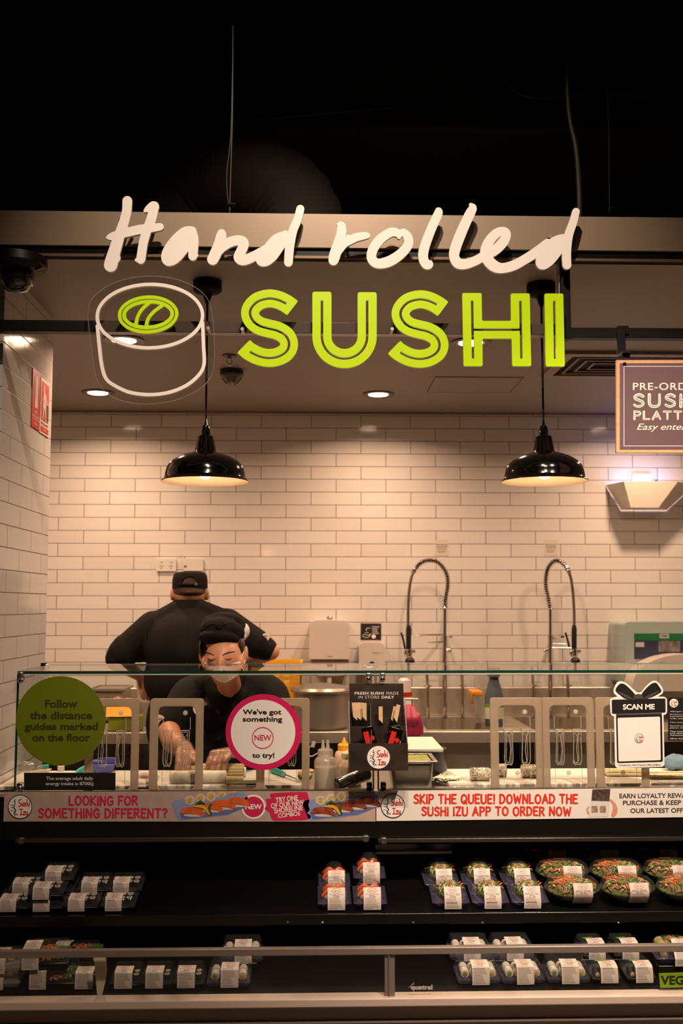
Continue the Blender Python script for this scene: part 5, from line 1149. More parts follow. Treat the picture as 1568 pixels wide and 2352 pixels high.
# knife, avocado
kb = thing('knife', 'teal handled kitchen knife lying on the board behind the pink ringed sign', 'knife', (P(660, 1780, 3.7).x, 3.70, ZBd))
teal = mat('teal_plastic_handle', (.02, .42, .30), .35)
a, b, c = PZ(622, 1766, ZBd + .012), PZ(653, 1779, ZBd + .010), PZ(692, 1796, ZBd + .006)
G().tube([a, a.lerp(b, .3), a.lerp(b, .8), b], [.010, .012, .011, .009], 12, flat=.7).obj('handle', teal, kb)
q = [b + Vector((0, -.008, 0)), b + Vector((0, .010, 0)), c.lerp(b, .25) + Vector((.0, .016, 0)), c]; G().add(q + [v + Vector((0, 0, .002)) for v in q], [(3, 2, 1, 0), (4, 5, 6, 7), (0, 1, 5, 4), (1, 2, 6, 5), (2, 3, 7, 6), (3, 0, 4, 7)]).obj('blade', STEEL, kb)
for i, (px, py, m_, la, sz) in enumerate(((700, 1794, mat('avocado_skin', (.10, .14, .02), .5), 'halved avocado on the board behind the third lid', (.026, .018, .016)), (692, 1779, mat('salmon_fill', ()), 'orange salmon piece above the halved avocado', (.014, .012, .008)), (712, 1776, mat('salmon_fill', ()), 'orange salmon piece beside the clear squeeze bottle', (.016, .012, .008)))):
    c = PZ(px, py, ZBd); t = thing('food_piece', la, 'food', c)
    G().ell(c + Vector((0, 0, sz[2])), sz).obj('flesh', m_, t)
    if i == 0: G().ell(c + Vector((0, -.002, sz[2] + .003)), (sz[0] * .9, sz[1] * .9, sz[2] * .95)).obj('avocado_flesh', mat('avocado_flesh', (.5, .48, .10), .5), t); G().ell(c + Vector((.004, -.008, sz[2] * 2 - .004)), (.009, .008, .006)).obj('stone', mat('stone_brown', (.2, .1, .04)), t)
# far left: blue tray, teal caps, chopstick bundle, paper
c = PZ(236, 1772, ZBd); bl = mat('blue_tray_plastic', (.10, .11, .36), .35)
t = thing('blue_holder', 'blue plastic holder on the board seen through the first lid', 'holder', c)
x0, x1 = P(208, 1770, 3.85).x, P(262, 1770, 3.85).x
g = G(); g.frustum((x0, x1 - .008, 3.82, 3.88), (x0 + .006, x1 + .006, 3.815, 3.885), ZBd + .001, ZBd + .03); g.obj('holder_body', bl, t, bevel=.003)
G().box(x0 + .008, x1 - .03, 3.83, 3.87, ZBd + .03, ZBd + .042).obj('holder_top', bl, t, bevel=.003); G().box(x0 + .03, x1 + .004, 3.845, 3.85, ZBd + .03, ZBd + .052).obj('holder_fin', bl, t, bevel=.002)
for px, py, la in ((104, 1764, 'teal bottle cap standing on the board under the green disc'), (140, 1766, 'cream jar lid standing on the board under the green disc')):
    c = PZ(px, py + 4, ZBd); t = tag(G().lathe([(.0, 0), (.013, 0), (.013, .016), (.011, .018), (.0, .018)], c, 20).obj('bottle_cap', teal if px < 120 else mat('cream_lid', '#d0c3ae', .5)), la, 'cap')
t = thing('brush', 'teal handled brush lying on the board beside the blue holder', 'brush', PZ(185, 1768, ZBd))
a, b = PZ(172, 1776, ZBd + .008), PZ(194, 1763, ZBd + .012); G().tube([a, a.lerp(b, .5), b], [.006, .009, .008], 10).obj('handle', teal, t); G().tube([a, a + (a - b) * .3], [.007, .004], 8).obj('bristles', mat('cream_lid', '#d0c3ae', .5), t)
t = thing('skewer_bundle', 'small bundle of brown skewers on the board above the energy card', 'skewers', PZ(92, 1775, ZBd))
for k_ in range(7): a = PZ(74 + k_, 1774 - k_ * .6, ZBd + .005 + .003 * (k_ % 2)); b = PZ(112 + k_, 1770 - k_ * .6, ZBd + .005 + .003 * (k_ % 2)); G().cyl(a, b, .0022, n=6).obj('skewer', wood, t)
c = PZ(60, 1772, ZBd); tag(crumple((c.x, 3.86, ZBd + .001), (.03, .022, .018), 8).obj('crumpled_film', clear('cloudy_plastic', ())), 'crumpled clear film at the left end of the counter', 'film')
for i, (px, Y, la) in enumerate(((335, 3.66, 'film covered tray of food between the first two lids'), (330, 3.53, 'small clear box of food at the front between the first two lids'))):
    c = Vector((P(px, 1790, Y).x, Y, ZBd)); t = thing('food_tray', la, 'tray', c)
    G().box(c.x - .04, c.x + .04, Y - .03, Y + .04, ZBd + .001, ZBd + .012).obj('tray_base', mat('tray_white', '#d5cdbf', .4), t, bevel=.004)
    G().ell(c + Vector((0, 0, .014)), (.034, .028, .012)).obj('food', mat('pink_white_food', '#cbb3a4', .6), t)
# pink rubber gloves hanging

# ------------------------------------------------------------------ people
from mathutils.bvhtree import BVHTree
def capsule(g, a, b, r0, r1=None, n=16):
    a, b = Vector(a), Vector(b); r1 = r0 if r1 is None else r1
    d = (b - a); L_ = d.length or 1e-6; t = d / L_; u = t.cross(Vector((0.31, .9, .2))).normalized(); w_ = t.cross(u); rg = []
    for k_ in range(6): an = -pi / 2 + pi / 2 * max(k_, .25) / 5; rg.append((a + t * r0 * sin(an), r0 * cos(an)))
    for k_ in range(6): an = pi / 2 * min(k_, 4.75) / 5; rg.append((b + t * r1 * sin(an), r1 * cos(an)))
    g.rings([[c + (u * cos(2 * pi * j / n) + w_ * sin(2 * pi * j / n)) * r for j in range(n)] for c, r in rg])
def ellr(g, c, r, rx=0.0, ry=0.0, rz=0.0):
    T = Matrix.Translation(Vector(c)) @ Euler((rx, ry, rz)).to_matrix().to_4x4(); g.ell((0, 0, 0), r, 24, 16, T)
def blob(g, name, m, parent, voxel=.007, it=6, fac=.5):
    """overlapping shapes melted into one continuous skin"""
    me = bpy.data.meshes.new('melt'); me.from_pydata(g.v, [], g.f)
    import bmesh
    bm = bmesh.new(); bm.from_mesh(me); bmesh.ops.recalc_face_normals(bm, faces=bm.faces); bm.to_mesh(me); bm.free()
    ob = bpy.data.objects.new('melt', me); COL.objects.link(ob)
    md = ob.modifiers.new('r', 'REMESH'); md.mode = 'VOXEL'; md.voxel_size = voxel
    s_ = ob.modifiers.new('s', 'SMOOTH'); s_.iterations = it; s_.factor = fac
    dg = bpy.context.evaluated_depsgraph_get(); ev = ob.evaluated_get(dg); nm = bpy.data.meshes.new_from_object(ev)
    r = G(); r.v = [v.co.copy() for v in nm.vertices]; r.f = [tuple(p.vertices) for p in nm.polygons]
    bpy.data.objects.remove(ob); bpy.data.meshes.remove(me); bpy.data.meshes.remove(nm)
    tree = BVHTree.FromPolygons(r.v, r.f)
    o = r.obj(name, m, parent); o.data.polygons.foreach_set('use_smooth', [True] * len(o.data.polygons)); return o, tree
def hit(tree, px, py, Y, e=.001):
    d = ray(px, py).normalized(); l = tree.ray_cast(Vector((0, 0, CZ)), d)[0]
    return (l - d * e) if l is not None else P(px, py, Y)
def fingers(g, W_, K, s, d1, d2, thumb, grow=0.0, sc=1.0):
    """wrist, knuckle row centre, direction index to little finger, first and second finger directions, thumb path"""
    s = Vector(s).normalized(); d1 = Vector(d1).normalized(); d2 = Vector(d2).normalized()
    for i, (l, r) in enumerate(((.92, .0088), (1.0, .0090), (.95, .0086), (.78, .0075))):
        b = K + s * (i - 1.5) * .0188 * sc; f = s * (i - 1.5) * .0016
        m1 = b + (d1 + d2 * .15).normalized() * .036 * l * sc + f; m2 = m1 + (d2 * .8 + d1 * .3).normalized() * .024 * l * sc + f; t_ = m2 + d2 * .020 * l * sc
        capsule(g, W_ + s * (i - 1.5) * .011 * sc, b, .0135 * sc + grow, .0105 * sc + grow, 12); capsule(g, b, m1, r * sc * 1.05 + grow, r * sc * .98 + grow, 10); capsule(g, m1, m2, r * sc * .98 + grow, r * sc * .9 + grow, 10); capsule(g, m2, t_, r * sc * .9 + grow, r * sc * .75 + grow, 10)
    for a, b, r0, r1 in zip(thumb, thumb[1:], (.0135, .0105, .0095), (.0105, .0095, .0078)): capsule(g, a, b, r0 * sc + grow, r1 * sc + grow, 10)
SKIN = mat('skin', (.50, .225, .12), .5, noise=.08, nscale=12, sub=.12); CLOTH = mat('black_jacket_cloth', (.0062, .0050, .0046), .85, spec=.2, noise=.35, nscale=5, bump=.5, bscale=16)
CLOTH2 = mat('black_jacket_fold', (.0050, .0042, .004), .8, spec=.2, bump=.3, bscale=40); CAP = mat('black_cap_cloth', (.0085, .0068, .0070), .9, spec=.15, bump=.35, bscale=50); HAIR = mat('black_hair', (.012, .008, .006), .5, bump=.6, bscale=120, aniso=(1, 1, .1))
TROUS = mat('black_trousers', (.010, .009, .009), .85)
def shoes_and_legs(t, x, y, dx, ztop, w_=.085):
    g = G()
    for s in (-1, 1): capsule(g, (x + s * dx, y, ztop), (x + s * dx, y + .01, .5), w_, .065); capsule(g, (x + s * dx, y + .01, .5), (x + s * dx, y + .02, .13), .063, .05)
    ellr(g, (x, y, ztop), (dx + .085, .11, .10)); blob(g, 'trousers', TROUS, t, .012, 5)
    return [(x + s * dx, y) for s in (-1, 1)]
# ---- woman at the counter
HY = 3.99
wm = thing('person', 'woman in black cap and white face mask bending over the counter, rolling sushi', 'person', (P(516, 1600, 4.2).x, 4.2, .003))
w_ = lambda x, y, Y: P(x, y, Y)
gs = G()      # skin
ellr(gs, w_(514, 1462, 4.035), (.080, .098, .086), -.45); ellr(gs, w_(513, 1515, 3.975), (.071, .078, .088), -.30); ellr(gs, w_(514, 1550, 3.945), (.046, .046, .045))
for x in (478, 546): ellr(gs, w_(x, 1523, 3.965), (.027, .035, .034))                         # cheeks
ellr(gs, w_(506, 1521, 3.898), (.0125, .018, .030), -.35); ellr(gs, w_(505, 1527, 3.888), (.0125, .0115, .009)); 
for x in (499, 511): ellr(gs, w_(x, 1528, 3.898), (.007, .009, .007))
for x in (487, 525): ellr(gs, w_(x, 1504, 3.936), (.018, .011, .008), -.2)                     # brow ridge
for x in (486, 525): ellr(gs, w_(x, 1512, 3.916), (.0165, .011, .0085))                       # closed lids
ellr(gs, w_(564, 1502, 4.01), (.010, .022, .034), -.3); ellr(gs, w_(462, 1505, 4.03), (.009, .02, .03), -.3)
capsule(gs, w_(519, 1545, 4.03), w_(530, 1592, 4.125), .046, .050); ellr(gs, w_(528, 1600, 4.17), (.07, .06, .04))
capsule(gs, w_(528, 1620, 4.22), w_(520, 1740, 4.28), .07, .07)
# arms of skin
eR, wR = w_(385, 1672, 4.09), w_(424, 1721, 3.82)
capsule(gs, w_(420, 1600, 4.17), eR, .045, .043); capsule(gs, eR, w_(397, 1704, 3.96), .045, .043); capsule(gs, w_(397, 1704, 3.96), wR, .042, .028)
eL, wL = w_(650, 1690, 4.1), w_(550, 1722, 3.765)
capsule(gs, w_(620, 1600, 4.17), eL, .045, .042); capsule(gs, eL, w_(600, 1715, 3.96), .042, .036); capsule(gs, w_(600, 1715, 3.96), wL, .036, .026)
def hands(g, gr):
    fingers(g, wR, w_(428, 1733, 3.745), (1, .15, -.05), (.1, -.55, -.55), (-.05, -.25, -1), [wR + Vector((.03, -.02, -.01)), w_(447, 1741, 3.76), w_(447, 1744, 3.73), w_(444, 1748, 3.70)], gr)
    fingers(g, wL, w_(506, 1729, 3.675), (-1, .2, -.10), (-.25, -.45, -.5), (-.1, -.25, -1), [wL + Vector((-.02, -.03, -.012)), w_(527, 1731, 3.675), w_(521, 1741, 3.645), w_(516, 1747, 3.635)], gr)
hands(gs, 0)
bodyo, btree = blob(gs, 'body', SKIN, wm, .0048, 5)
gg = G(); hands(gg, .0032); capsule(gg, wR, w_(408, 1714, 3.91), .034, .040); capsule(gg, wL, w_(580, 1718, 3.86), .031, .040)
blob(gg, 'gloves', clear('glove_film', (.93, .90, .88), 1.4, .16, .16, (.80, .68, .62), 1.0, 55), wm, .0048, 3)
# jacket
gj = G()
capsule(gj, w_(447, 1592, 4.19), w_(608, 1588, 4.19), .075, .075); ellr(gj, w_(524, 1650, 4.22), (.215, .125, .17)); ellr(gj, w_(518, 1735, 4.25), (.195, .135, .17)); ellr(gj, w_(515, 1850, 4.28), (.20, .14, .22))
capsule(gj, w_(490, 1572, 4.17), w_(440, 1592, 4.19), .05, .072); capsule(gj, w_(560, 1565, 4.17), w_(612, 1588, 4.19), .05, .072); ellr(gj, w_(530, 1578, 4.24), (.10, .075, .075)); ellr(gj, w_(526, 1632, 4.17), (.175, .105, .085)); capsule(gj, w_(492, 1570, 4.14), w_(500, 1612, 4.12), .034, .04); capsule(gj, w_(566, 1566, 4.14), w_(558, 1608, 4.12), .034, .04)
capsule(gj, w_(432, 1600, 4.18), w_(390, 1668, 4.10), .074, .066); capsule(gj, w_(622, 1598, 4.18), w_(652, 1678, 4.11), .074, .066); capsule(gj, w_(652, 1684, 4.10), w_(622, 1708, 4.02), .062, .055)
jac, jtree = blob(gj, 'jacket', CLOTH, wm, .008, 6)
def near(x, y):
    a, b = hit(jtree, x, y, 4.16, .002), hit(btree, x, y, 4.16, .002); return a if a.y < b.y else b
for pts, nm, wd in ((((480, 1560), (492, 1583), (508, 1600), (530, 1616), (552, 1632)), 'lapel', .034), (((566, 1556), (558, 1578), (547, 1596), (532, 1612)), 'lapel', .030)):
    c = catmull([near(x, y) for x, y in pts], 5); G().tube(c, [wd * (.7 + .3 * min(1, i / 6)) for i in range(len(c))], 10, flat=.45).obj(nm, CLOTH2, wm)
G().tube(catmull([hit(jtree, x, y, 4.08, .003) for x, y in ((545, 1620), (560, 1650), (556, 1700), (548, 1755))], 5), .0045, 6).obj('front_seam', CLOTH2, wm)
for x, y in ((502, 1634), (502, 1697), (548, 1634), (547, 1697)): c = hit(jtree, x, y, 4.08, .002); G().ell(c, (.008, .005, .008), 12, 8).obj('button', mat('button_black', '#15110f', .2), wm)
def jbadge(tree, px, py, r, Yf, t):
    c = hit(tree, px, py, Yf, .004); d = ray(px, py).normalized(); Y = c.y; o = G().slab([disc(px, py, r, 30)], on(Y), (0, .002, 0)).obj('badge', PAPER, t)
    g = G(); f = on(Y - .0006); q = lambda x, y, k_: (px + x * r, py + y * r, k_ * r)
    ink(g, [[q(*p, .05) for p in z] for z in (((-.1, -.5), (-.3, -.35), (-.1, -.2), (-.3, -.1)), ((0, -.3), (.05, -.1), (.15, -.3)), ((.3, -.5), (.3, -.1), (.45, -.25), (.5, -.05)), ((-.1, .2), (.2, .2), (.05, .2), (.05, .6)), ((.2, .4), (.4, .4), (.2, .6), (.4, .6)))], f, None, 4, .02 * r)
    g.obj('badge_lettering', mat('red_ink', ()), o, smooth=False)
jbadge(jtree, 461, 1627, 18, 4.05, wm); jbadge(jtree, 366, 1655, 13, 4.04, wm)
# face details
for pts, r in ((((471, 1499), (480, 1500.5), (491, 1505.5)), .0024), (((511, 1505), (523, 1499.5), (540, 1496.5)), .0026)):
    c = [hit(btree, x, y, 3.9, .0008) for x, y in catmull(pts, 6)]; n_ = len(c); G().tube(c, [r * (.5 + sin(pi * min(1, i / (n_ - 1) * .8 + .15))) * .75 for i in range(n_)], 8, flat=.6).obj('eyebrow', mat('eyebrow_brown', (.045, .018, .010), .7), wm)
for pts in (((477, 1512.6), (482, 1515.4), (487, 1516.2), (495, 1513.6)), ((516.5, 1513), (521, 1515), (526, 1514.8), (533, 1511.6))):
    c = [hit(btree, x, y, 3.9, .0006) for x, y in catmull(pts, 5)]; n_ = len(c); G().tube(c, [.0006 + .0013 * sin(pi * i / (n_ - 1)) for i in range(n_)], 7).obj('eyelashes', HAIR, wm)
# mask
top = [(467, 1518), (474, 1523), (483, 1526), (491, 1527.6), (499, 1529), (505.5, 1529.8), (513, 1528.5), (522, 1526), (531, 1523.6), (540, 1521.4), (552, 1518)]
bot = [(477, 1541), (482, 1549), (489, 1556), (497, 1562), (505, 1566.5), (513, 1568.5), (521, 1567), (529, 1562.5), (537, 1557), (545, 1551), (552, 1541)]
top, bot = catmull(top, 3), catmull(bot, 3)
g = G(); rows = []
for k_ in range(9):
    t_ = k_ / 8; row_ = []
    for (ax, ay), (bx, by) in zip(top, bot):
        px_, py_ = ax + (bx - ax) * t_, ay + (by - ay) * t_; u = (px_ - 510) / 42; h_ = hit(btree, px_, py_, 3.95, 0)
        Y = min(h_.y, 3.875 + .075 * abs(u) ** 2 + .045 * max(0, t_ - .5)) - .0065 - .008 * sin(pi * t_) * max(0, 1 - abs(u)) + .0018 * (k_ % 2)
        row_.append(P(px_, py_, Y))
    rows.append(row_)
vs = [p for r_ in rows for p in r_]; n_ = len(top); off_ = Vector((0, .0015, 0)); m_ = len(vs)
fs = [(i * n_ + j, i * n_ + j + 1, (i + 1) * n_ + j + 1, (i + 1) * n_ + j) for i in range(8) for j in range(n_ - 1)]
g.add(vs + [v + off_ for v in vs], fs + [tuple(m_ + i for i in reversed(f)) for f in fs]); mk = g.obj('face_mask', mat('mask_white', (.80, .74, .72), .7, bump=.1, bscale=60), wm); mk.data.set_sharp_from_angle(angle=radians(75))
G().tube(catmull([P(551, 1519, 3.945), P(556, 1508, 3.965), P(560, 1496, 3.995), P(564, 1490, 4.01)], 5), .0014, 6).obj('mask_strap', mat('mask_white', ()), mk)
G().tube(catmull([P(551, 1541, 3.95), P(560, 1530, 3.965), P(563, 1516, 3.99), P(567, 1500, 4.02)], 5), .0014, 6).obj('mask_strap', mat('mask_white', ()), mk)
# hair, net and cap
g = G(); ellr(g, w_(513, 1478, 4.055), (.086, .078, .075)); ellr(g, w_(554, 1484, 4.005), (.011, .034, .030), -.2); ellr(g, w_(462, 1488, 4.02), (.009, .035, .035)); blob(g, 'hair', HAIR, wm, .005, 4)
g = G(); ellr(g, w_(553, 1452, 4.09), (.034, .055, .040), 0, .5); ellr(g, w_(549, 1466, 4.06), (.030, .05, .016), 0, -.35); blob(g, 'hair_net', mat('net_white', (.62, .58, .58), .8, bump=.8, bscale=50), wm, .005, 3)
g = G(); ellr(g, w_(510, 1452, 4.02), (.0895, .104, .056), -.30, .10); ellr(g, w_(503, 1467, 3.985), (.080, .082, .030), -.25, .06); ellr(g, w_(518, 1432, 4.05), (.080, .088, .040), -.30, .06); ellr(g, w_(480, 1428, 4.03), (.028, .05, .024)); ellr(g, w_(548, 1438, 4.03), (.024, .05, .030))
cap_o, ctree = blob(g, 'cap', CAP, wm, .005, 4)
c = [hit(ctree, x, y, 3.9, .0008) for x, y in ((462, 1446), (472, 1443), (480, 1436), (492, 1433), (505, 1437), (520, 1432), (538, 1425), (550, 1430), (560, 1444))]; G().tube(catmull(c, 5), .0022, 6).obj('cap_seam', CLOTH2, cap_o)
c = hit(ctree, 502, 1438, 3.9, .002); G().ell(c, (.011, .006, .014), 12, 8).obj('cap_knot', CLOTH2, cap_o)
shoes_and_legs(wm, P(516, 1750, 4.27).x, 4.29, .10, .72)
for x, y in [(P(516, 1750, 4.27).x + s * .10, 4.29) for s in (-1, 1)]: g = G(); ellr(g, (x, y - .03, .055), (.048, .13, .05)); g.obj('shoe', DKGREY, wm)
# ---- man at the back bench, seen from behind
MY = 5.12
mn = thing('person', 'man in black cap and jacket standing with his back turned at the rear bench', 'person', (P(435, 1600, MY).x, MY, .003))
gs = G()
ellr(gs, w_(436, 1360, MY + .05), (.080, .096, .088)); ellr(gs, w_(436, 1374, MY + .08), (.067, .075, .075)); capsule(gs, w_(434, 1366, MY + .03), w_(433, 1415, MY + .02), .062, .064)
for x in (397, 474): ellr(gs, w_(x, 1364, MY + .05), (.014, .020, .036), 0, .1 if x < 436 else -.1)
capsule(gs, w_(432, 1450, MY), w_(430, 1640, MY + .03), .10, .11)
eA, wA = w_(268, 1514, MY - .02), w_(322, 1553, MY + .16)
capsule(gs, w_(352, 1440, MY), eA, .048, .042); capsule(gs, eA, w_(295, 1534, MY + .07), .044, .040); capsule(gs, w_(295, 1534, MY + .07), wA, .040, .028)
eB, wB = w_(622, 1496, MY - .02), w_(572, 1520, MY + .16)
capsule(gs, w_(525, 1432, MY), eB, .048, .042); capsule(gs, eB, w_(598, 1508, MY + .07), .044, .038); capsule(gs, w_(598, 1508, MY + .07), wB, .038, .028)
fingers(gs, wA, w_(332, 1574, MY + .20), (.3, .5, -.1), (.25, .25, -1), (.3, .1, -.9), [wA + Vector((.0, -.01, -.03)), w_(322, 1582, MY + .16), w_(326, 1598, MY + .15), w_(331, 1606, MY + .15)], 0, 1.05)
fingers(gs, wB, w_(556, 1545, MY + .20), (-.3, .5, -.1), (-.2, .3, -1), (-.2, .3, -1), [wB + Vector((0, -.01, -.03)), w_(562, 1555, MY + .16), w_(556, 1568, MY + .16), w_(552, 1575, MY + .17)], 0, 1.05)
ellr(gs, w_(436, 1374, MY + .155), (.014, .022, .02))
blob(gs, 'body', SKIN, mn, .006, 4)
gj = G()
capsule(gj, w_(362, 1442, MY - .005), w_(512, 1434, MY - .005), .072, .072); ellr(gj, w_(434, 1480, MY - .02), (.235, .135, .17)); ellr(gj, w_(434, 1560, MY), (.225, .14, .20)); ellr(gj, w_(430, 1660, MY + .02), (.205, .14, .24)); ellr(gj, w_(425, 1780, MY + .02), (.215, .145, .24))
capsule(gj, w_(412, 1398, MY), w_(370, 1430, MY), .05, .066); capsule(gj, w_(456, 1398, MY), w_(505, 1426, MY), .05, .066); ellr(gj, w_(433, 1420, MY), (.11, .085, .07)); capsule(gj, w_(433, 1428, MY), w_(433, 1402, MY + .02), .085, .076)
capsule(gj, w_(352, 1440, MY), w_(282, 1500, MY - .02), .082, .076); capsule(gj, w_(290, 1490, MY - .02), w_(272, 1512, MY - .02), .076, .066); ellr(gj, w_(322, 1485, MY), (.075, .07, .08))
capsule(gj, w_(520, 1434, MY), w_(590, 1480, MY - .02), .082, .074); capsule(gj, w_(590, 1480, MY - .02), w_(610, 1490, MY - .02), .073, .060)
mj, mtree = blob(gj, 'jacket', CLOTH, mn, .009, 6)
o = w_(433, 1398, MY + .02); G().lathe([(.078, 0), (.083, .004), (.076, .052), (.073, .054), (.070, .052), (.072, 0)], (o.x, o.y, w_(0, 1402, MY).z), 28, sx=1.02, sy=1.0).obj('collar', CLOTH2, mn)
G().tube(catmull([hit(mtree, x, y, MY - .12, .001) for x, y in ((432, 1402), (431, 1450), (429, 1520), (428, 1600))], 5), .004, 6).obj('back_seam', CLOTH2, mn)
for pts in (((352, 1424), (338, 1450), (336, 1485), (340, 1510)), ((520, 1416), (534, 1440), (536, 1470), (538, 1490))): G().tube(catmull([hit(mtree, x, y, MY - .05, .001) for x, y in pts], 5), .004, 6).obj('sleeve_seam', CLOTH2, mn)
jbadge(mtree, 610, 1463, 9, MY - .05, mn)
g = G(); ellr(g, w_(436, 1353, MY + .045), (.0825, .1005, .074)); ellr(g, w_(436, 1360, MY + .0), (.066, .057, .026)); blob(g, 'hair', mat('short_hair', (.05, .024, .014), .7, bump=.5, bscale=150), mn, .005, 3)
o = w_(436, 1356, MY + .05); zt_ = w_(0, 1313, MY).z - w_(0, 1352, MY).z
G().lathe([(.0862, 0), (.090, .004), (.0895, zt_ * .55), (.084, zt_ * .85), (.074, zt_ * .97), (.04, zt_ * 1.04), (.0, zt_ * 1.05)], (o.x, o.y, w_(0, 1352, MY).z), 40, sx=.98, sy=1.16, cap=False).obj('cap', CAP, mn)
yb = MY + .05 - .090 * 1.16
arc = [(435 + 19 * cos(pi * k_ / 16), 1343 - 20 * sin(pi * k_ / 16)) for k_ in range(17)]
cap_back = lambda x, y: Vector((P(x, y, yb).x, MY + .05 - 1.16 * sqrt(max(1e-5, .0915 ** 2 - ((P(x, y, yb).x - o.x) / .98) ** 2)), P(x, y, yb).z))
ns = 10; gp = G()
for i in range(16):
    for k_ in range(ns):
        pt = lambda a, t_: (435 + (arc[a][0] - 435) * t_, 1343 + (arc[a][1] - 1343) * t_)
        q = [cap_back(*pt(i, k_ / ns)), cap_back(*pt(i + 1, k_ / ns)), cap_back(*pt(i + 1, (k_ + 1) / ns)), cap_back(*pt(i, (k_ + 1) / ns))]; gp.add(q, [(0, 1, 2, 3)])
gp.obj('cap_opening', mat('short_hair', ()), mn)
G().tube([cap_back(x, 1342.5) + Vector((0, -.001, 0)) for x in range(408, 464, 4)], .0055, 6, flat=.5).obj('cap_strap', CLOTH2, mn)
G().tube([cap_back(*p) + Vector((0, -.001, 0)) for p in arc], .0035, 6).obj('cap_arch_seam', CLOTH2, mn)
G().box(cap_back(446, 1342).x, cap_back(453, 1342).x, yb + .003, yb + .014, cap_back(446, 1345).z, cap_back(446, 1338).z).obj('cap_buckle', ALU, mn)
shoes_and_legs(mn, P(430, 1750, MY).x, MY + .03, .11, .78, .095)
for s in (-1, 1): g = G(); ellr(g, (P(430, 1750, MY).x + s * .11, MY + .08, .055), (.05, .14, .05)); g.obj('shoe', DKGREY, mn)
# ---- pink rubber gloves beside the sink
pg = thing('rubber_gloves', 'pair of pink rubber gloves hanging at the sink behind the cardboard stand', 'gloves', P(946, 1684, 5.25))
for i, (x0, y0, x1, y1) in enumerate(((937, 1628, 938, 1652), (946, 1632, 952, 1652))):
    g = G(); a, b = P(x0, y0, 5.27), P(x1, y1, 5.25); capsule(g, a, b, .024, .030); s_ = 1 if i else -1
    for k_, (fx, fy) in enumerate(((-10, 33), (-3, 37), (5, 36), (13, 30))): capsule(g, P(x1 + fx * .6, y1 + 4, 5.25), P(x1 + fx + (4 if i else 0), y1 + fy, 5.25), .016, .010, 10)
    capsule(g, P(x1 + s_ * 8, y1 - 8, 5.25), P(x1 + s_ * 17, y1 + 20, 5.25), .015, .010, 10)
    blob(g, 'glove', mat('glove_pink', (.42, .035, .10), .4), pg, .006, 4)
g = G(); g.cyl(P(930, 1606, 5.285), P(960, 1606, 5.285), .006); q = P(946, 1606, 5.345); g.tube([P(946, 1606, 5.285), q, (q.x, q.y, .853)], .004, 8); g.obj('glove_peg', ALU, pg)

# ------------------------------------------------------------------ refrigerated display case
YK = 3.398; XA, XB = -1.066, XE
YR = 2.98                                                     # guard rail, glass and kerb
zK0, zK1 = P(784, 1926, YK).z, zg0 - .0095
case = thing('display_case', 'long black open refrigerated display case below the glass guard', 'display case', (.3, 3.2, 0))
CB = mat('case_black', '#090808', .35); CI = mat('case_interior', '#040303', .5, spec=.15)
xl_ = P(10, 1850, YK).x
G().box(xl_, XB, YK, 3.45, zK0, zK1).obj('canopy', CB, case, bevel=.004)
G().box(XA, XA + .006, YK - .1, 3.70, .3, zK0).obj('end_panel', CB, case); G().box(XA, xl_ - .002, YK, 3.45, zK0, zK1 - .004).obj('end_trim', CB, case)
G().box(XA, XB, 3.70, 3.706, .20, zK0 + .05).obj('back_panel', CI, case)
for x0, x1 in ((36, 848), (868, 1640)):
    a, b = P(x0, 1926, YK - .006), P(x1, 1930, YK - .006); G().box(a.x, b.x, YK - .012, YK, b.z, a.z).obj('light_rail', mat('rail_aluminium', '#6f675f', .3, .9), case, bevel=.001)
    for xx in (a.x + .01, b.x - .02): G().box(xx, xx + .016, YK - .014, YK, b.z - .003, a.z + .003).obj('rail_end', ALU, case, bevel=.001)
# perforated steel panels at the back of the right bay
pa, pb = P(862, 1940, 3.69), P(1040, 2075, 3.69)
g = G(); sl = []
for i in range(5):
    for j in range(16):
        x0 = pa.x + .022 + j * .0145; z0 = pb.z + .03 + i * (pa.z - pb.z - .04) / 5; sl.append([(x0, z0), (x0 + .0085, z0), (x0 + .0085, z0 + .003), (x0, z0 + .003)])
g.slab([[(pa.x, pb.z - .1), (pa.x + .27, pb.z - .1), (pa.x + .27, pa.z), (pa.x, pa.z)]] + sl, lambda x, z: Vector((x, 3.692, z)), (0, .003, 0))
g.obj('perforated_panel', mat('case_steel', '#a3978c', .16, .95, bump=.35, bscale=6), case, smooth=False)
# sloping upper shelf
TILT = .20; YS0, YS1 = 3.25, 3.66
zs0 = P(784, 2099, YS0).z
def shelf_z(y): return zs0 + .002 + (y - YS0) * tan(TILT)
q = [(YS0, zs0 - .002), (YS1, shelf_z(YS1) - .004), (YS1, shelf_z(YS1) - .012), (YS0, zs0 - .012)]
G().slab([q], lambda y, z: Vector((XA, y, z)), (XB - XA, 0, 0)).obj('shelf', CI, case)
zl0 = P(784, 2122, YS0).z
G().box(XA, XB, YS0 - .012, YS0, zl0, zs0 + .003).obj('shelf_lip', mat('lip_black', '#0d0c0c', .25), case, bevel=.002)
for px in (660, 740, 948, 1108, 1420): c = P(px, 2119, YS0 - .013); G().ell(c, (.006, .003, .003), 10, 6).obj('shelf_stud', CHROME, case)
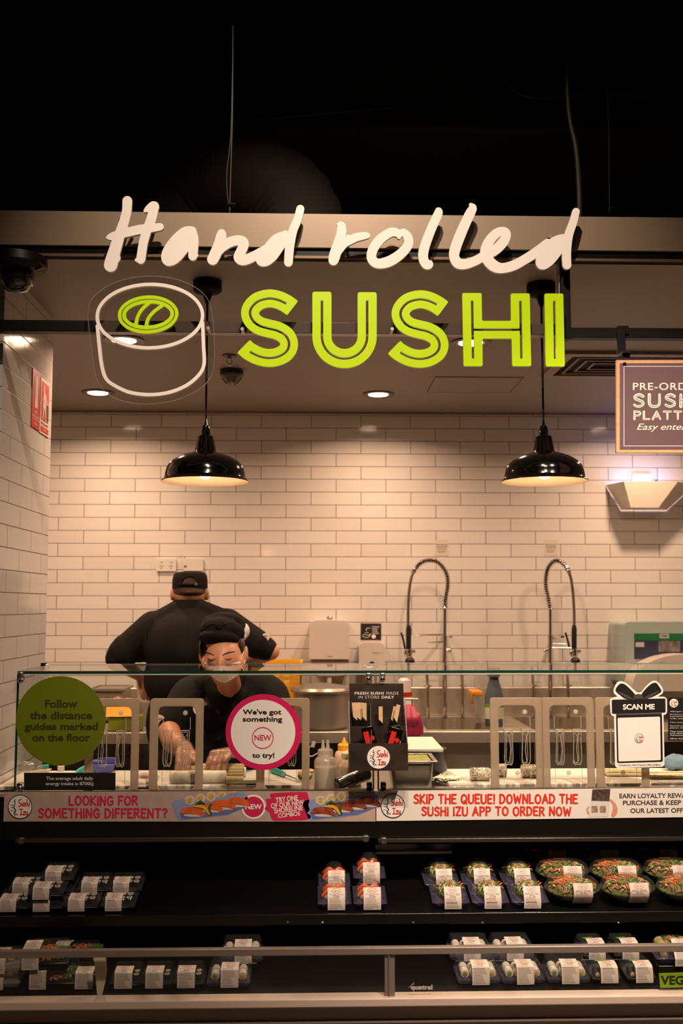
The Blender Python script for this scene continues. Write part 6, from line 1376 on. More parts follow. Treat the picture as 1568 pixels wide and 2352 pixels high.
# lower deck
TD = .12; zd0 = P(784, 2276, 3.06).z; YD0, YD1 = 3.05, 3.62
def deck_z(y): return zd0 + (y - YD0) * tan(TD)
q = [(YD0, zd0 - .002), (YD1, deck_z(YD1) - .002), (YD1, deck_z(YD1) - .02), (YD0, zd0 - .02)]
G().slab([q], lambda y, z: Vector((XA, y, z)), (XB - XA, 0, 0)).obj('deck', CI, case)
g = G()
for i in range(190):
    x = XA + .04 + i * .0185
    if (i // 5) % 3 != 2: g.tube([(x, YR + .02, zd0 - .012), (x + .004, YD0, zd0 - .001)], .0013, 5)
gr = g.obj('grille_wires', mat('grille_wire', '#5a5a52', .3, .8), case); gr['kind'] = 'stuff'
G().box(XA, XB, YR + .01, YD0, zd0 - .03, zd0 - .018).obj('air_grille_base', CI, case)
zr1, zr0 = P(784, 2175, YR).z, P(784, 2191, YR).z
zk1, zk0 = P(784, 2288, YR).z, P(784, 2315, YR - .02).z
rail_m = mat('case_rail', (.27, .22, .195), .3, .3)
G().box(XA, XB, YR - .012, YR + .010, zr0, zr1).obj('guard_rail', rail_m, case, bevel=.002)
for x0, x1 in ((None, 884), (906, None)):
    a = XA if x0 is None else P(x0, 2240, YR).x; b = XB if x1 is None else P(x1, 2240, YR).x
    G().slab([[(a, zk1 - .004), (b, zk1 - .004), (b, zr0 + .004), (a, zr0 + .004)]], lambda x, z: Vector((x, YR, z)), None).obj('guard_glass', GLASS, case, smooth=False)
for x0, x1, m in ((883, 891, 'b'), (891.5, 894, 'c'), (894.5, 906, 'b')): a, b = P(x0, 2240, YR), P(x1, 2240, YR); G().box(a.x, b.x, YR - .006 - (.004 if m == 'c' else 0), YR + .006, zk1, zr0).obj('glass_post', rail_m, case)
kerb_m = mat('kerb_beige', (.64, .50, .43), .4)
G().box(XA, XB, YR - .02, YR + .03, zk0, zk1).obj('kerb', kerb_m, case, bevel=.004)
q = [(YR + .006, zk0 - .001), (YR + .05, 0.02), (YR + .058, .02), (YR + .03, zk0 - .001)]
G().slab([q], lambda y, z: Vector((XA, y, z)), (XB - XA, 0, 0)).obj('lower_panel', mat('lower_panel', (.20, .15, .125), .45), case)
zz = P(1300, 2343, YR).z; G().box(XA, XB, YR - .002, YR + .02, zz - .0015, zz + .0015).obj('panel_trim', rail_m, case)
G().box(XA, XB, YR + .06, 3.66, 0.0, zd0 - .03).obj('base', CB, case)
# maker lettering on the guard glass
g = G(); f = on(YR - .0015)
tx(g, 'austral', (945, 2262, 993, 2273), f, .05)
ink(g, [[(950, 2259, .6), (945, 2262, .7), (943.5, 2267, .8), (945.5, 2272, .7), (950, 2275, .6)], [(949.5, 2256, .4), (950.3, 2261, .5)], [(950.5, 2273, .5), (950, 2279, .4)], [(938, 2267, .4), (944, 2267, .6)]], f, None, 5, .25)
g.obj('glass_lettering', mat('etched_white', (.5, .46, .42), .5), case, smooth=False)

# ------------------------------------------------------------------ printed strips along the canopy
YZ = YK - .003
banner = thing('offer_banner', 'beige printed strip on the left about something different', 'banner', P(436, 1887, YZ))
G().slab([[(10, 1819), (862, 1817), (862, 1887), (8, 1887)]], on(YZ), (0, .002, 0)).obj('strip', mat('kraft_print', (.40, .30, .255), .55, noise=.1, nscale=22), banner)
f1, f2, f3, f4 = on(YZ - .0006), on(YZ - .0012), on(YZ - .0018), on(YZ - .0034); f5 = on(YZ - .0038)
bpink = mat('banner_pink', (.52, .012, .07), .5)
g = G(); brushtext(g, 'LOOKING FOR', (157, 1827, 317, 1851), f1, .115, .26, .02); brushtext(g, 'SOMETHING DIFFERENT?', (87, 1856, 385, 1880), f1, .115, .26, .02)
g.obj('pink_lettering', bpink, banner, smooth=False)
logo(46, 1853, 28, YZ - .0008, banner)
g = G(); g.slab([disc(582, 1853, 28)], f1, None); g.obj('white_disc', vw, banner, smooth=False)
g = G(); g.slab([disc(582, 1853, 23.5)], f2, None); g.slab([catmull([(610, 1835), (622, 1834), (620, 1824), (640, 1821), (700, 1819), (706, 1824), (710, 1838), (708, 1850), (711, 1860), (705, 1868), (712, 1872), (706, 1882), (640, 1885), (625, 1882), (618, 1866), (608, 1858), (613, 1847)], 4, True)], f1, None); g.obj('pink_patch', bpink, banner, smooth=False)
g = G(); tx(g, 'NEW', (563, 1847, 601, 1859), f3, .03)
for s, r in (('TRY ONE', (633, 1829, 684, 1841)), ('OF OUR NEW', (622, 1841, 698, 1853)), ('SHORELINE', (629, 1853, 695, 1865)), ('COMBOS', (638, 1866, 689, 1876))): tx(g, s, r, f2, .02, rot=.12)
g.obj('white_lettering', vw, banner, smooth=False)
def platter(cx, teri):
    """printed picture of a blue tray with rolls and nigiri"""
    sh = lambda l: [(cx + x, y) for x, y in l]
    G().slab([sh([(-88, 1846), (-80, 1838), (60, 1819), (78, 1819), (86, 1830), (90, 1846), (88, 1852), (40, 1872), (-66, 1884), (-74, 1881)])], f1, None).obj('tray_print', mat('tray_blue_print', (.22, .27, .45), .5), banner, smooth=False)
    G().slab([sh([(-70, 1870), (20, 1866), (84, 1845), (86, 1852), (40, 1870), (-64, 1881)])], f2, None).obj('tray_edge_print', mat('tray_edge_print', (.09, .13, .38), .5), banner, smooth=False)
    r2 = random.Random(int(cx)); a, b, c = G(), G(), G()
    for i in range(5):
        x, y = cx - 46 + i * 24, 1838 - i * 4.2; r_ = 11
        if y - r_ < 1819: r_ = y - 1818.5
        a.slab([ellipse(x, y, 12, r_, -.2, 24)], f2, None); b.slab([ellipse(x, y, 6, r_ * .55, -.2, 16)], f3, None)
        for k_ in range(10): c.slab([disc(x + r2.uniform(-10, 10), y + r2.uniform(-.7, .7) * r_, .6, 6)], f4, None)
    a.obj('rice_print', mat('rice_print', (.55, .48, .36), .5), banner, smooth=False); b.obj('filling_print', mat('filling_print', (.55, .36, .07), .5), banner, smooth=False); c.obj('sesame_print', mat('sesame_print', (.05, .03, .02), .5), banner, smooth=False)
    a, b = G(), G()
    for i, (x, y) in enumerate(((-40, 1866), (2, 1856), (32, 1850), (64, 1844))):
        fz = on(YZ - .0018 - .00025 * i); a.slab([catmull(sh([(x - 28, y + 2), (x - 22, y - 9), (x - 4, y - 13), (x + 16, y - 9), (x + 28, y + 3), (x + 24, y + 8), (x, y + 3)]), 4, True)], fz, None)
        fz = on(YZ - .0013 - .0001 * i); b.slab([catmull(sh([(x - 20, y + 5), (x, y + 4), (x + 22, y + 7), (x + 14, y + 10), (x - 14, y + 9)]), 3, True)], fz, None)
    a.obj('fish_print', mat('grilled_print', (.25, .045, .02), .5, noise=.6, nscale=60) if teri else mat('salmon_print', (.60, .10, .02), .5, noise=.25, nscale=40), banner, smooth=False); b.obj('rice_bed_print', mat('rice_print', ()), banner, smooth=False)
    ink(G(), [[(cx - 34, 1851, 3), (cx - 14, 1854, 3.4), (cx - 4, 1866, 3), (cx - 2, 1871, 1.5)]], f4, None, 5, .5).obj('lemon_print', mat('lemon_print', (.6, .36, .02), .5), banner, smooth=False)
    ink(G(), [[(cx - 32, 1848, 2), (cx - 22, 1842, 3), (cx - 12, 1847, 1)], [(cx + 2, 1868, 2), (cx - 2, 1856, 2.5), (cx + 4, 1846, 1)]], f5, None, 5, .5).obj('leaf_print', mat('leaf_print', (.03, .07, .015), .5), banner, smooth=False)
platter(482, False); platter(782, True)
b2 = thing('app_banner', 'white printed strip on the right about ordering by app', 'banner', P(1250, 1880, YZ))
G().slab([[(864, 1817), (1640, 1809), (1640, 1876), (864, 1886)]], on(YZ), (0, .002, 0)).obj('strip', mat('white_strip', (.70, .66, .62), .5), b2)
bred = mat('banner_red', (.60, .03, .015), .5)
g = G(); brushtext(g, 'SKIP THE QUEUE! DOWNLOAD THE', (949, 1823, 1327, 1847), f1, .115, .26, .02); brushtext(g, 'SUSHI IZU APP TO ORDER NOW', (967, 1852, 1312, 1875), f1, .115, .26, .02); g.obj('red_lettering', bred, b2, smooth=False)
logo(902, 1851, 28, YZ - .0008, b2)
g = G()
for s, r in (('EARN LOYALTY REWARDS', (1422, 1822, 1602, 1833)), ('PURCHASE & KEEP UP', (1430, 1838, 1588, 1849)), ('OUR LATEST OFFERS', (1447, 1856, 1592, 1867))): tx(g, s, r, f1, .025, rot=.008)
g.obj('grey_lettering', mat('dark_grey_print', (.06, .05, .05), .5), b2, smooth=False)
G().slab([[(1359, 1813), (1402, 1812), (1397, 1876), (1352, 1877)]], f1, None).obj('phone_print', mat('phone_white', (.62, .58, .55), .4), b2, smooth=False)
G().slab([[(1360, 1813), (1401, 1812), (1399, 1840), (1358, 1839)]], f2, None).obj('phone_picture', mat('phone_dark', (.07, .045, .04), .4, noise=.7, nscale=90), b2, smooth=False)
g = G(); [g.slab([ob_(x, 1851, x + 14, 1866)], f2, None) for x in (1358, 1377)]; g.obj('phone_tile', mat('phone_tile_print', (.30, .2, .13), .5, noise=.5, nscale=90), b2, smooth=False)
ink(G(), [[(1402, 1838, 2.5), (1410, 1848, 4), (1412, 1862, 6), (1408, 1872, 5)], [(1352, 1853, 1.5), (1348, 1860, 2), (1351, 1869, 2)]], f1, None, 5, .6).obj('hand_print', mat('hand_print', (.55, .27, .16), .5), b2, smooth=False)

# ------------------------------------------------------------------ food packs
TRAYB = mat('black_tray', '#0d0c0b', .3); TRAYC = clear('violet_clear_tray', (.86, .84, .93), 1.45, .08, .08, (.42, .38, .60), .5, 45)
LID = CLEARP; LABEL = mat('pack_label', (.64, .54, .475), .55); LBINK = mat('label_ink', (.10, .085, .08), .6); LBRED = mat('label_red', (.42, .10, .09), .6)
NORI = mat('nori_dark', '#15170f', .5); RICE2 = mat('rice_pack', (.60, .53, .44), .6, bump=.4, bscale=200)
def label_strip(t, hw, path, lines, cx=0.0, green=False):
    """paper label bent over the front edge of a pack; path = (y, z) points from the lid top to the foot"""
    L = [0.0]
    for (ya, za), (yb, zb_) in zip(path, path[1:]): L.append(L[-1] + sqrt((yb - ya) ** 2 + (zb_ - za) ** 2))
    def fn(e):
        def f(x, s):
            i = 0
            while i < len(L) - 2 and L[i + 1] < s: i += 1
            k_ = (s - L[i]) / (L[i + 1] - L[i]); ya, za = path[i]; yb, zb_ = path[i + 1]
            d = L[i + 1] - L[i]; ny, nz = (zb_ - za) / d, -(yb - ya) / d
            return Vector((cx + x, ya + (yb - ya) * k_ + ny * e, za + (zb_ - za) * k_ + nz * e))
        return f
    f = fn(.0006); g = G(); n = len(path); vs = [f(sx_ * hw, s) for s in L for sx_ in (-1, 1)]
    vs2 = [fn(.0001)(sx_ * hw, s) for s in L for sx_ in (-1, 1)]; b = len(vs)
    fs = []
    for i in range(n - 1): fs += [(2 * i, 2 * i + 1, 2 * i + 3, 2 * i + 2), (b + 2 * i + 2, b + 2 * i + 3, b + 2 * i + 1, b + 2 * i), (2 * i, 2 * i + 2, b + 2 * i + 2, b + 2 * i), (2 * i + 1, b + 2 * i + 1, b + 2 * i + 3, 2 * i + 3)]
    lab = g.add(vs + vs2, fs).obj('label', LABEL, t, local=True); T_ = L[-1]; f = fn(.0012)
    g = G(); rx, ry = hw * .52, min(.0085, T_ * .13); cy = ry * 1.15
    el = lambda a, b_: [(a * cos(2 * pi * k_ / 28), cy + b_ * sin(2 * pi * k_ / 28)) for k_ in range(28)]
    g.slab([el(rx, ry), el(rx * .93, ry * .88)], f, None); tx(g, 'Sushi Izu', (-rx * .6, cy - ry * .35, rx * .6, cy + ry * .35), f, .01, .2); g.obj('badge_print', LBRED, lab, smooth=False, local=True)
    g = G(); s = cy + ry * 1.25
    for txt, wd, hh in lines:
        if s + hh > T_: break
        tx(g, txt, (-hw * wd, s, hw * wd, s + hh), f, .01); s += hh * 1.55
    while s + .0011 < T_ * .97:
        xe = hw * (.15 + .6 * ((s * 7919) % 1.0)); g.slab([[(-hw * .8, s), (xe, s), (xe, s + .0006), (-hw * .8, s + .0006)]], f, None); s += .0038
    if len(g.v): g.obj('label_lettering', LBINK, lab, smooth=False, local=True)
    if green: G().add([fn(.0009)(x, s) for x, s in ((-hw * 1.35, -.001), (-hw * .2, -.004), (-hw * .2, .004), (-hw * 1.2, .006))], [(0, 1, 2, 3)]).obj('green_tab', mat('green_tab', (.10, .28, .03), .5), lab, smooth=False, local=True)
def piece(t, c, r, h_, core, ax='Z', skin=None):
    """a roll slice: seaweed or rice outside, rice and filling on the cut face"""
    T = Matrix.Translation(c) @ (Matrix.Identity(4) if ax == 'Z' else Matrix.Rotation(pi / 2, 4, 'X'))
    p_ = G().lathe([(r * .97, -h_ / 2), (r, -h_ / 2 + .002), (r, h_ / 2 - .002), (r * .97, h_ / 2)], n=14, T=T).obj('sushi_roll', skin or NORI, t, local=True)
    g = G(); g.lathe([(r * .86, h_ / 2 - .001), (r * .84, h_ / 2 + .0012), (.0, h_ / 2 + .0014)], n=12, T=T); 
    g.obj('rice', RICE2, p_, local=True)
    G().lathe([(r * .56, h_ / 2), (r * .5, h_ / 2 + .0026), (.0, h_ / 2 + .0028)], n=8, T=T).obj('filling', core, p_, local=True)
FILL = [mat('fill_salmon', (.5, .16, .06), .5), mat('fill_egg', (.55, .36, .05), .5), mat('fill_green', (.14, .22, .03), .5), mat('fill_tuna', (.45, .27, .17), .5)]
def flat_pack(t, lines, w=.112, d=.095, h=.036, tray=None, skin=None, lie=False, green=False, shift=-.012, seed=0, ln=None):
    hw, hd = w / 2, d / 2; G().frustum((-hw + .008, hw - .008, -hd + .008, hd - .008), (-hw, hw, -hd, hd), 0, .012).obj('tray', tray or TRAYB, t, bevel=.002, local=True)
    G().frustum((-hw, hw, -hd, hd), (-hw + .010, hw - .010, -hd + .010, hd - .010), .0125, h).obj('clear_lid', LID, t, bevel=.006, seg=3, local=True)
    r2 = random.Random(seed); nx = 4; r = (w - .024) / nx / 2
    for i in range(nx):
        for j in range(3 if d > .095 else 2):
            c = Vector((-hw + .012 + r + i * 2 * r, -hd + .016 + r + j * (2 * r + .002), .012 + (r if lie else .0095)))
            if lie: c.z = .0115 + r * .98
            if abs(c.y) + r > hd - .004: continue
            piece(t, c, r * .96, .022 if lie else .018, r2.choice(FILL), 'Y' if lie else 'Z', skin)
    label_strip(t, .0255, [(-.002, h + .0004), (-hd + .016, h + .0004), (-hd + .007, h - .004), (-hd - .0015, .012), (-hd - .0015, .001)], lines, shift, green)
def dome_pack(t, lines, kind, w=.110, d=.112, h=.070, shift=.006):
    hw, hd = w / 2, d / 2
    G().frustum((-hw + .016, hw - .016, -hd + .016, hd - .016), (-hw, hw, -hd, hd), 0, .020).obj('tray', TRAYC, t, bevel=.006, seg=3, local=True)
    G().frustum((-hw, hw, -hd, hd), (-hw + .030, hw - .030, -hd + .036, hd - .020), .0205, h).obj('clear_dome', LID, t, bevel=.014, seg=3, local=True)
    G().box(-hw - .003, hw + .003, -hd - .003, hd + .003, .0195, .0215).obj('tray_rim', TRAYC, t, bevel=.001, local=True)
    r2 = random.Random(len(kind)); 
    if kind == 'salmon':
        for i, (x, y) in enumerate(((-.018, -.02), (.014, -.02), (-.016, .016), (.016, .016))):
            G().ell((x, y, .026), (.016, .015, .016), 12, 8).obj('rice_ball', RICE2, t, local=True)
            g = G(); 
            for k_ in range(3): g.tube(catmull([(x - .018, y - .006 + k_ * .006, .030), (x, y - .006 + k_ * .006, .0445), (x + .018, y - .006 + k_ * .006, .030)], 4), .0042, 6)
            g.obj('salmon_slice', mat('salmon_orange', (.62, .10, .015), .4, noise=.2, nscale=60), t, local=True)
        G().ell((.03, 0, .03), (.009, .02, .008)).obj('green_garnish', mat('leaf_green', (.10, .20, .02), .5), t, local=True)
    else:
        salad(t, (.042, .038, .036), .018, r2, 46 if kind == 'summer' else 60)
def salad(t, rad, z0, r2, n):
    """heap of leaves, carrot strips and bits"""
    G().ell((0, 0, z0 + rad[2] * .25), (rad[0] * .95, rad[1] * .95, rad[2] * .8), 16, 8).obj('noodle_core', mat('salad_core', (.13, .12, .03), .7, noise=.6, nscale=50), t, local=True)
    a, b, c, e = G(), G(), G(), G()
    for k_ in range(n):
        an, rr = r2.uniform(0, 2 * pi), sqrt(r2.random()); x, y = rad[0] * rr * cos(an), rad[1] * rr * sin(an); z = z0 + rad[2] * (.35 + .75 * sqrt(max(0, 1 - rr * rr)))
        T = Matrix.Translation((x, y, z)) @ Matrix.Rotation(r2.uniform(0, 6.3), 4, 'Z') @ Matrix.Rotation(r2.uniform(-.7, .7), 4, 'X') @ Matrix.Rotation(r2.uniform(-.5, .5), 4, 'Y')
        q = k_ % 7
        if q < 3: s_ = r2.uniform(.7, 1.3); a.add([T @ Vector(v) * 1 for v in ((-.011 * s_, 0, 0), (0, -.006 * s_, .002), (.011 * s_, 0, -.001), (0, .006 * s_, .003), (0, 0, .005))], [(0, 1, 4), (1, 2, 4), (2, 3, 4), (3, 0, 4)])
        elif q < 5: b.box(-.014, .014, -.0017, .0017, -.001, .001, T)
        elif q == 5: c.ell((0, 0, 0), (.006, .005, .004), 8, 5, T)
        else: e.tube([T @ Vector((-.012, 0, 0)), T @ Vector((0, .003, .003)), T @ Vector((.012, 0, 0))], .0014, 5)
    for g, nm, m in ((a, 'salad_leaves', mat('salad_leaf', (.08, .15, .015), .5, noise=.5, nscale=60)), (b, 'carrot_strips', mat('carrot', (.58, .12, .012), .5)), (c, 'corn_and_cubes', mat('corn', (.5, .32, .08), .5, noise=.4, nscale=70)), (e, 'noodles', mat('noodle_pale', (.5, .44, .26), .5))):
        if len(g.v): g.obj(nm, m, t, local=True)['kind'] = 'stuff'
def bowl_pack(t, lines, seed, R=.088, h=.043):
    r2 = random.Random(seed); SY = .62
    G().lathe([(R * .52, 0), (R * .60, .004), (R * .93, h * .9), (R, h), (R * .985, h), (R * .9, h * .86), (R * .55, .005)], n=40, cap=False, sy=SY).obj('bowl', LID, t, local=True)
    G().lathe([(R * 1.02, h), (R * 1.02, h + .004), (R * .94, h + .018), (R * .78, h + .030), (R * .4, h + .036), (0, h + .037)], n=40, cap=False, sy=SY).obj('clear_lid', LID, t, local=True)
    G().lathe([(R * .5, .004), (R * .88, h * .85), (R * .86, h * .95), (0, h * .98)], n=32, sy=SY).obj('salad_base', mat('salad_base', (.09, .115, .02), .7, noise=.7, nscale=32), t, local=True)
    salad(t, (R * .84, R * .84 * SY, .034), h * .72, r2, 90)
    g = G()
    for k_ in range(11): an = r2.uniform(-.4, .4); x, y = r2.uniform(-.05, .02), r2.uniform(-.02, .035); T = Matrix.Translation((x, y, h + .020 + .002 * (k_ % 3))) @ Matrix.Rotation(an, 4, 'Z'); g.box(-.026, .026, -.0024, .0024, -.0016, .0016, T)
    g.obj('carrot_pile', mat('carrot', ()), t, local=True)['kind'] = 'stuff'
    label_strip(t, .030, [(-R * .72 * SY, h + .0335), (-R * .95 * SY, h + .0185), (-R * 1.035 * SY, h + .004), (-R * .98 * SY, h * .8), (-R * .74 * SY, .012)], lines, .022)
def place(proto, px, py, y, label, zf=None, tilt=None, rz=0.0, lift=0.0, first=False):
    """front row at y on the sloping shelf; px is the column in the picture"""
    zf = zf or shelf_z; x = P(px, py, y).x; n = lift
    o = proto if first else dup(proto, None, None, label)
    tl = TILT if tilt is None else tilt
    o.location = (x, y - n * sin(tl), zf(y) + n * cos(tl) + .0012); o.rotation_euler = (tl, 0, rz); o['label'] = label
    return o
# --- upper shelf, left: black roll packs
rp = thing('roll_pack', 'roll pack', 'food pack', (0, 0, 0), 'black roll packs on the left of the upper shelf'); flat_pack(rp, [('Sushi Roll', .7, .0022), ('Chicken', .5, .0020), ('$7.50', .3, .0030)])
row = [(37, 3.318, 0, 'roll pack cut by the left edge, front row of the upper shelf'), (113, 3.318, 0, 'lower roll pack of the front stack of two on the upper shelf'), (113, 3.318, .0390, 'upper roll pack of the front stack of two on the upper shelf'), (192, 3.318, 0, 'single roll pack just right of the front stack of two'),
       (276, 3.318, 0, 'rightmost roll pack in the front row at left'), (64, 3.425, 0, 'leftmost roll pack in the back row of the upper shelf'), (139, 3.425, 0, 'lower roll pack of the stack in the back row'), (139, 3.425, .0390, 'topmost roll pack of the stack in the back row'),
       (220, 3.425, 0, 'back row roll pack with a red topping'), (292, 3.425, 0, 'rightmost roll pack in the back row at left')]
for i, (px, y, l, la) in enumerate(row): place(rp, px, 2070, y, la, lift=l, first=(i == 0))
# --- upper shelf, middle: salmon packs
sp_ = thing('salmon_pack', 'x', 'food pack', (0, 0, 0), 'salmon packs in violet trays'); dome_pack(sp_, None, 'salmon', w=.098)
label_strip(sp_, .027, [(-.029, .0595), (-.0465, .0410), (-.0585, .0225), (-.0585, .001)], [('Tuna & Salmon', .8, .0024), ('Box', .3, .0022), ('$10.90', .34, .0032)], .006)
for i, (px, y, l, la) in enumerate(((767, 3.322, 0, 'salmon pack at the front left of the two middle columns'), (767, 3.437, 0, 'salmon pack behind the front left one in the middle'), (848, 3.322, 0, 'salmon pack at the front right of the two middle columns'), (846, 3.437, .030, 'tilted salmon pack highest of the four in the middle'))):
    place(sp_, px, 2060, y, la, lift=l, first=(i == 0), tilt=TILT + (.0 if i < 3 else .05))
wd_ = tag(G().box(-.03, .03, -.03, .03, 0, .028).obj('pack_riser', TRAYB, bevel=.003), 'small black riser under the highest salmon pack', 'riser'); wd_.location = (P(846, 2060, 3.437).x, 3.437, shelf_z(3.437) + .001); wd_.rotation_euler = (TILT, 0, 0)
# --- upper shelf, right: summer roll packs and salad bowls
sm = thing('summer_roll_pack', 'x', 'food pack', (0, 0, 0), 'summer roll packs in violet trays'); dome_pack(sm, None, 'summer')
label_strip(sm, .0265, [(-.029, .0595), (-.0465, .0410), (-.0585, .0225), (-.0585, .001)], [('Summer Roll', .8, .0024), ('Chicken Tofu', .8, .0022), ('Pack', .3, .0022), ('$11.90', .36, .0032)], .006)
for i, (px, y, la) in enumerate(((1030, 3.322, 'leftmost summer roll pack in the front row at right'), (1120, 3.322, 'middle summer roll pack in the front row'), (1210, 3.322, 'summer roll pack in front next to the salad bowls'), (1010, 3.442, 'leftmost summer roll pack in the back row'), (1098, 3.442, 'middle summer roll pack in the back row'), (1188, 3.442, 'rightmost summer roll pack in the back row'))):
    place(sm, px, 2060, y, la, first=(i == 0), rz=(.0, .0, -.02, .03, -.02, .02)[i])
bw = [thing('salad_bowl', 'x', 'food bowl', (0, 0, 0), 'clear salad bowls at the right of the upper shelf') for _ in range(2)]
for i, o in enumerate(bw): bowl_pack(o, [('Poke Salad', .7, .0026), ('Salmon & Tuna', .8, .0024), ('$9.90', .34, .0034)], 21 + i)
bl_ = [(1312, 3.314, 0, 0, 'front salad bowl with carrot next to the summer roll packs'), (1438, 3.314, 0, 1, 'front salad bowl second from the left'), (1566, 3.314, 0, 0, 'front salad bowl cut by the right edge'),
       (1290, 3.430, 0, 1, 'salad bowl behind the first front bowl'), (1413, 3.430, 0, 0, 'salad bowl behind the second front bowl'), (1536, 3.430, 0, 1, 'salad bowl behind the one cut by the right edge'),
       (1258, 3.545, 0, 0, 'dim salad bowl in the last row, first from the left'), (1375, 3.545, 0, 1, 'dim salad bowl in the last row, second from the left'), (1508, 3.545, 0, 0, 'dim salad bowl in the last row at the right edge')]
used = set()
for px, y, l, k_, la in bl_:
    place(bw[k_], px, 2050, y, la, lift=l, first=k_ not in used, rz=rnd.uniform(-.06, .06), tilt=TILT); used.add(k_)
# --- lower deck
dz = lambda y: deck_z(y)
fp = thing('sushi_pack', 'x', 'food pack', (0, 0, 0), 'flat sushi packs on the lower deck'); flat_pack(fp, [('Prawn Tempura', .8, .0022), ('Roll + Avocado', .85, .0022), ('$8.90', .3, .0030)], w=.098, h=.046, d=.09, shift=-.006, seed=2)
lo = [(205, 3.125, 'dark sushi pack partly behind the cream reflection strip'), (294, 3.125, 'dark sushi pack just right of the cream reflection strip'), (364, 3.125, 'dark sushi pack, third from the cream reflection strip'), (436, 3.125, 'dark sushi pack next to the pale sushi packs on the lower deck')]
for i, (px, y, la) in enumerate(lo): place(fp, px, 2250, y, la, dz, TD, first=(i == 0))
wp = thing('pale_sushi_pack', 'x', 'food pack', (0, 0, 0), 'packs of rice coated rolls on the lower deck'); flat_pack(wp, [('Prawn Teri', .6, .0022), ('Chicken Roll +', .85, .0022), ('Avocado', .5, .0022), ('$9.90', .3, .0030)], w=.130, d=.10, h=.052, tray=TRAYC, skin=RICE2, lie=True, seed=5, shift=.004)
lo = [(527, 3.13, 0, 'pale sushi pack left of centre, front of the pair on the lower deck'), (556, 3.235, .02, 'pale sushi pack left of centre, behind the other of the pair'), (1094, 3.13, 0, 'pale sushi pack at front right of the maker lettering'), (1076, 3.235, .02, 'pale sushi pack behind the one nearest the maker lettering'),
      (1194, 3.13, 0, 'pale sushi pack at front, second right of the maker lettering'), (1172, 3.235, .02, 'pale sushi pack at back, second right of the maker lettering'), (1298, 3.13, 0, 'pale sushi pack with a green tab between pale and dark packs')]
for i, (px, y, l, la) in enumerate(lo): place(wp, px, 2250, y, la, dz, TD, first=(i == 0), lift=l, rz=(0, .03, .02, 0, .04, .03, -.02)[i])
vp = thing('dark_roll_pack', 'x', 'food pack', (0, 0, 0), 'dark roll packs with green tabs on the lower deck'); flat_pack(vp, [('Tuna & Egg', .7, .0022), ('Roll + Avocado', .85, .0022), ('$8.50', .3, .0030)], w=.088, d=.095, h=.046, lie=True, green=True, seed=9, shift=.008)
lo = [(1383, 3.13, 0, 'dark roll pack with green tab, front left of four'), (1462, 3.13, 0, 'dark roll pack with green tab, front right of four'), (1356, 3.235, .02, 'dark roll pack with green tab, back left of four'), (1432, 3.235, .02, 'dark roll pack with green tab, back right of four')]
for i, (px, y, l, la) in enumerate(lo): place(vp, px, 2250, y, la, dz, TD, first=(i == 0), lift=l)
# risers that carry the back rows of the lower deck
for x0, x1, la in ((520, 592, 'low black riser under the back pale pack at left'), (1040, 1212, 'low black riser under the back pale packs at right'), (1325, 1465, 'low black riser under the back dark packs')):
    a, b = P(x0, 2250, 3.235).x, P(x1, 2250, 3.235).x; o = tag(G().box(a - b, 0, -.045, .045, 0, .0195).obj('pack_riser', TRAYB, bevel=.003), la, 'riser'); o.location = (b, 3.235, dz(3.235) + .001); o.rotation_euler = (TD, 0, 0)
ww = thing('wrap_pack', 'clear pack of vegetable wraps behind the green card', 'food pack', (0, 0, 0))
dome_pack(ww, None, 'wraps', w=.13, d=.10, h=.062)
for s in (-1, 0, 1): G().tube([(s * .034, -.03, .032), (s * .034, .03, .036)], .017, 14).obj('wrap', mat('wrap_tortilla', (.36, .30, .10), .6, noise=.3, nscale=50), ww, local=True)
label_strip(ww, .028, [(-.01, .0625), (-.018, .0625), (-.036, .048), (-.057, .0215), (-.057, .001)], [('Summer Roll', .8, .0024), ('Vege Pack', .6, .0022), ('$11.90', .36, .0032)], .014)
place(ww, 1545, 2230, 3.17, ww['label'], dz, TD, first=True, lift=.0325)
o = tag(G().box(-.06, .06, -.045, .045, 0, .029).obj('pack_riser', TRAYB, bevel=.003), 'low black riser under the vegetable wrap pack', 'riser'); o.location = (P(1545, 2230, 3.17).x, 3.17, dz(3.17) + .001); o.rotation_euler = (TD, 0, 0)
vg = thing('veg_card', 'bright green card with black letters clipped behind the case glass', 'sign', P(1560, 2268, YR + .012))
G().slab([[(1513, 2236), (1640, 2232), (1640, 2266), (1516, 2269)]], on(YR + .012), (0, .002, 0)).obj('card', mat('veg_green', (.24, .36, .005), .5), vg)
tx(g := G(), 'VEG', (1517, 2241, 1570, 2262), on(YR + .0114), .03).obj('card_lettering', INK, vg, smooth=False)
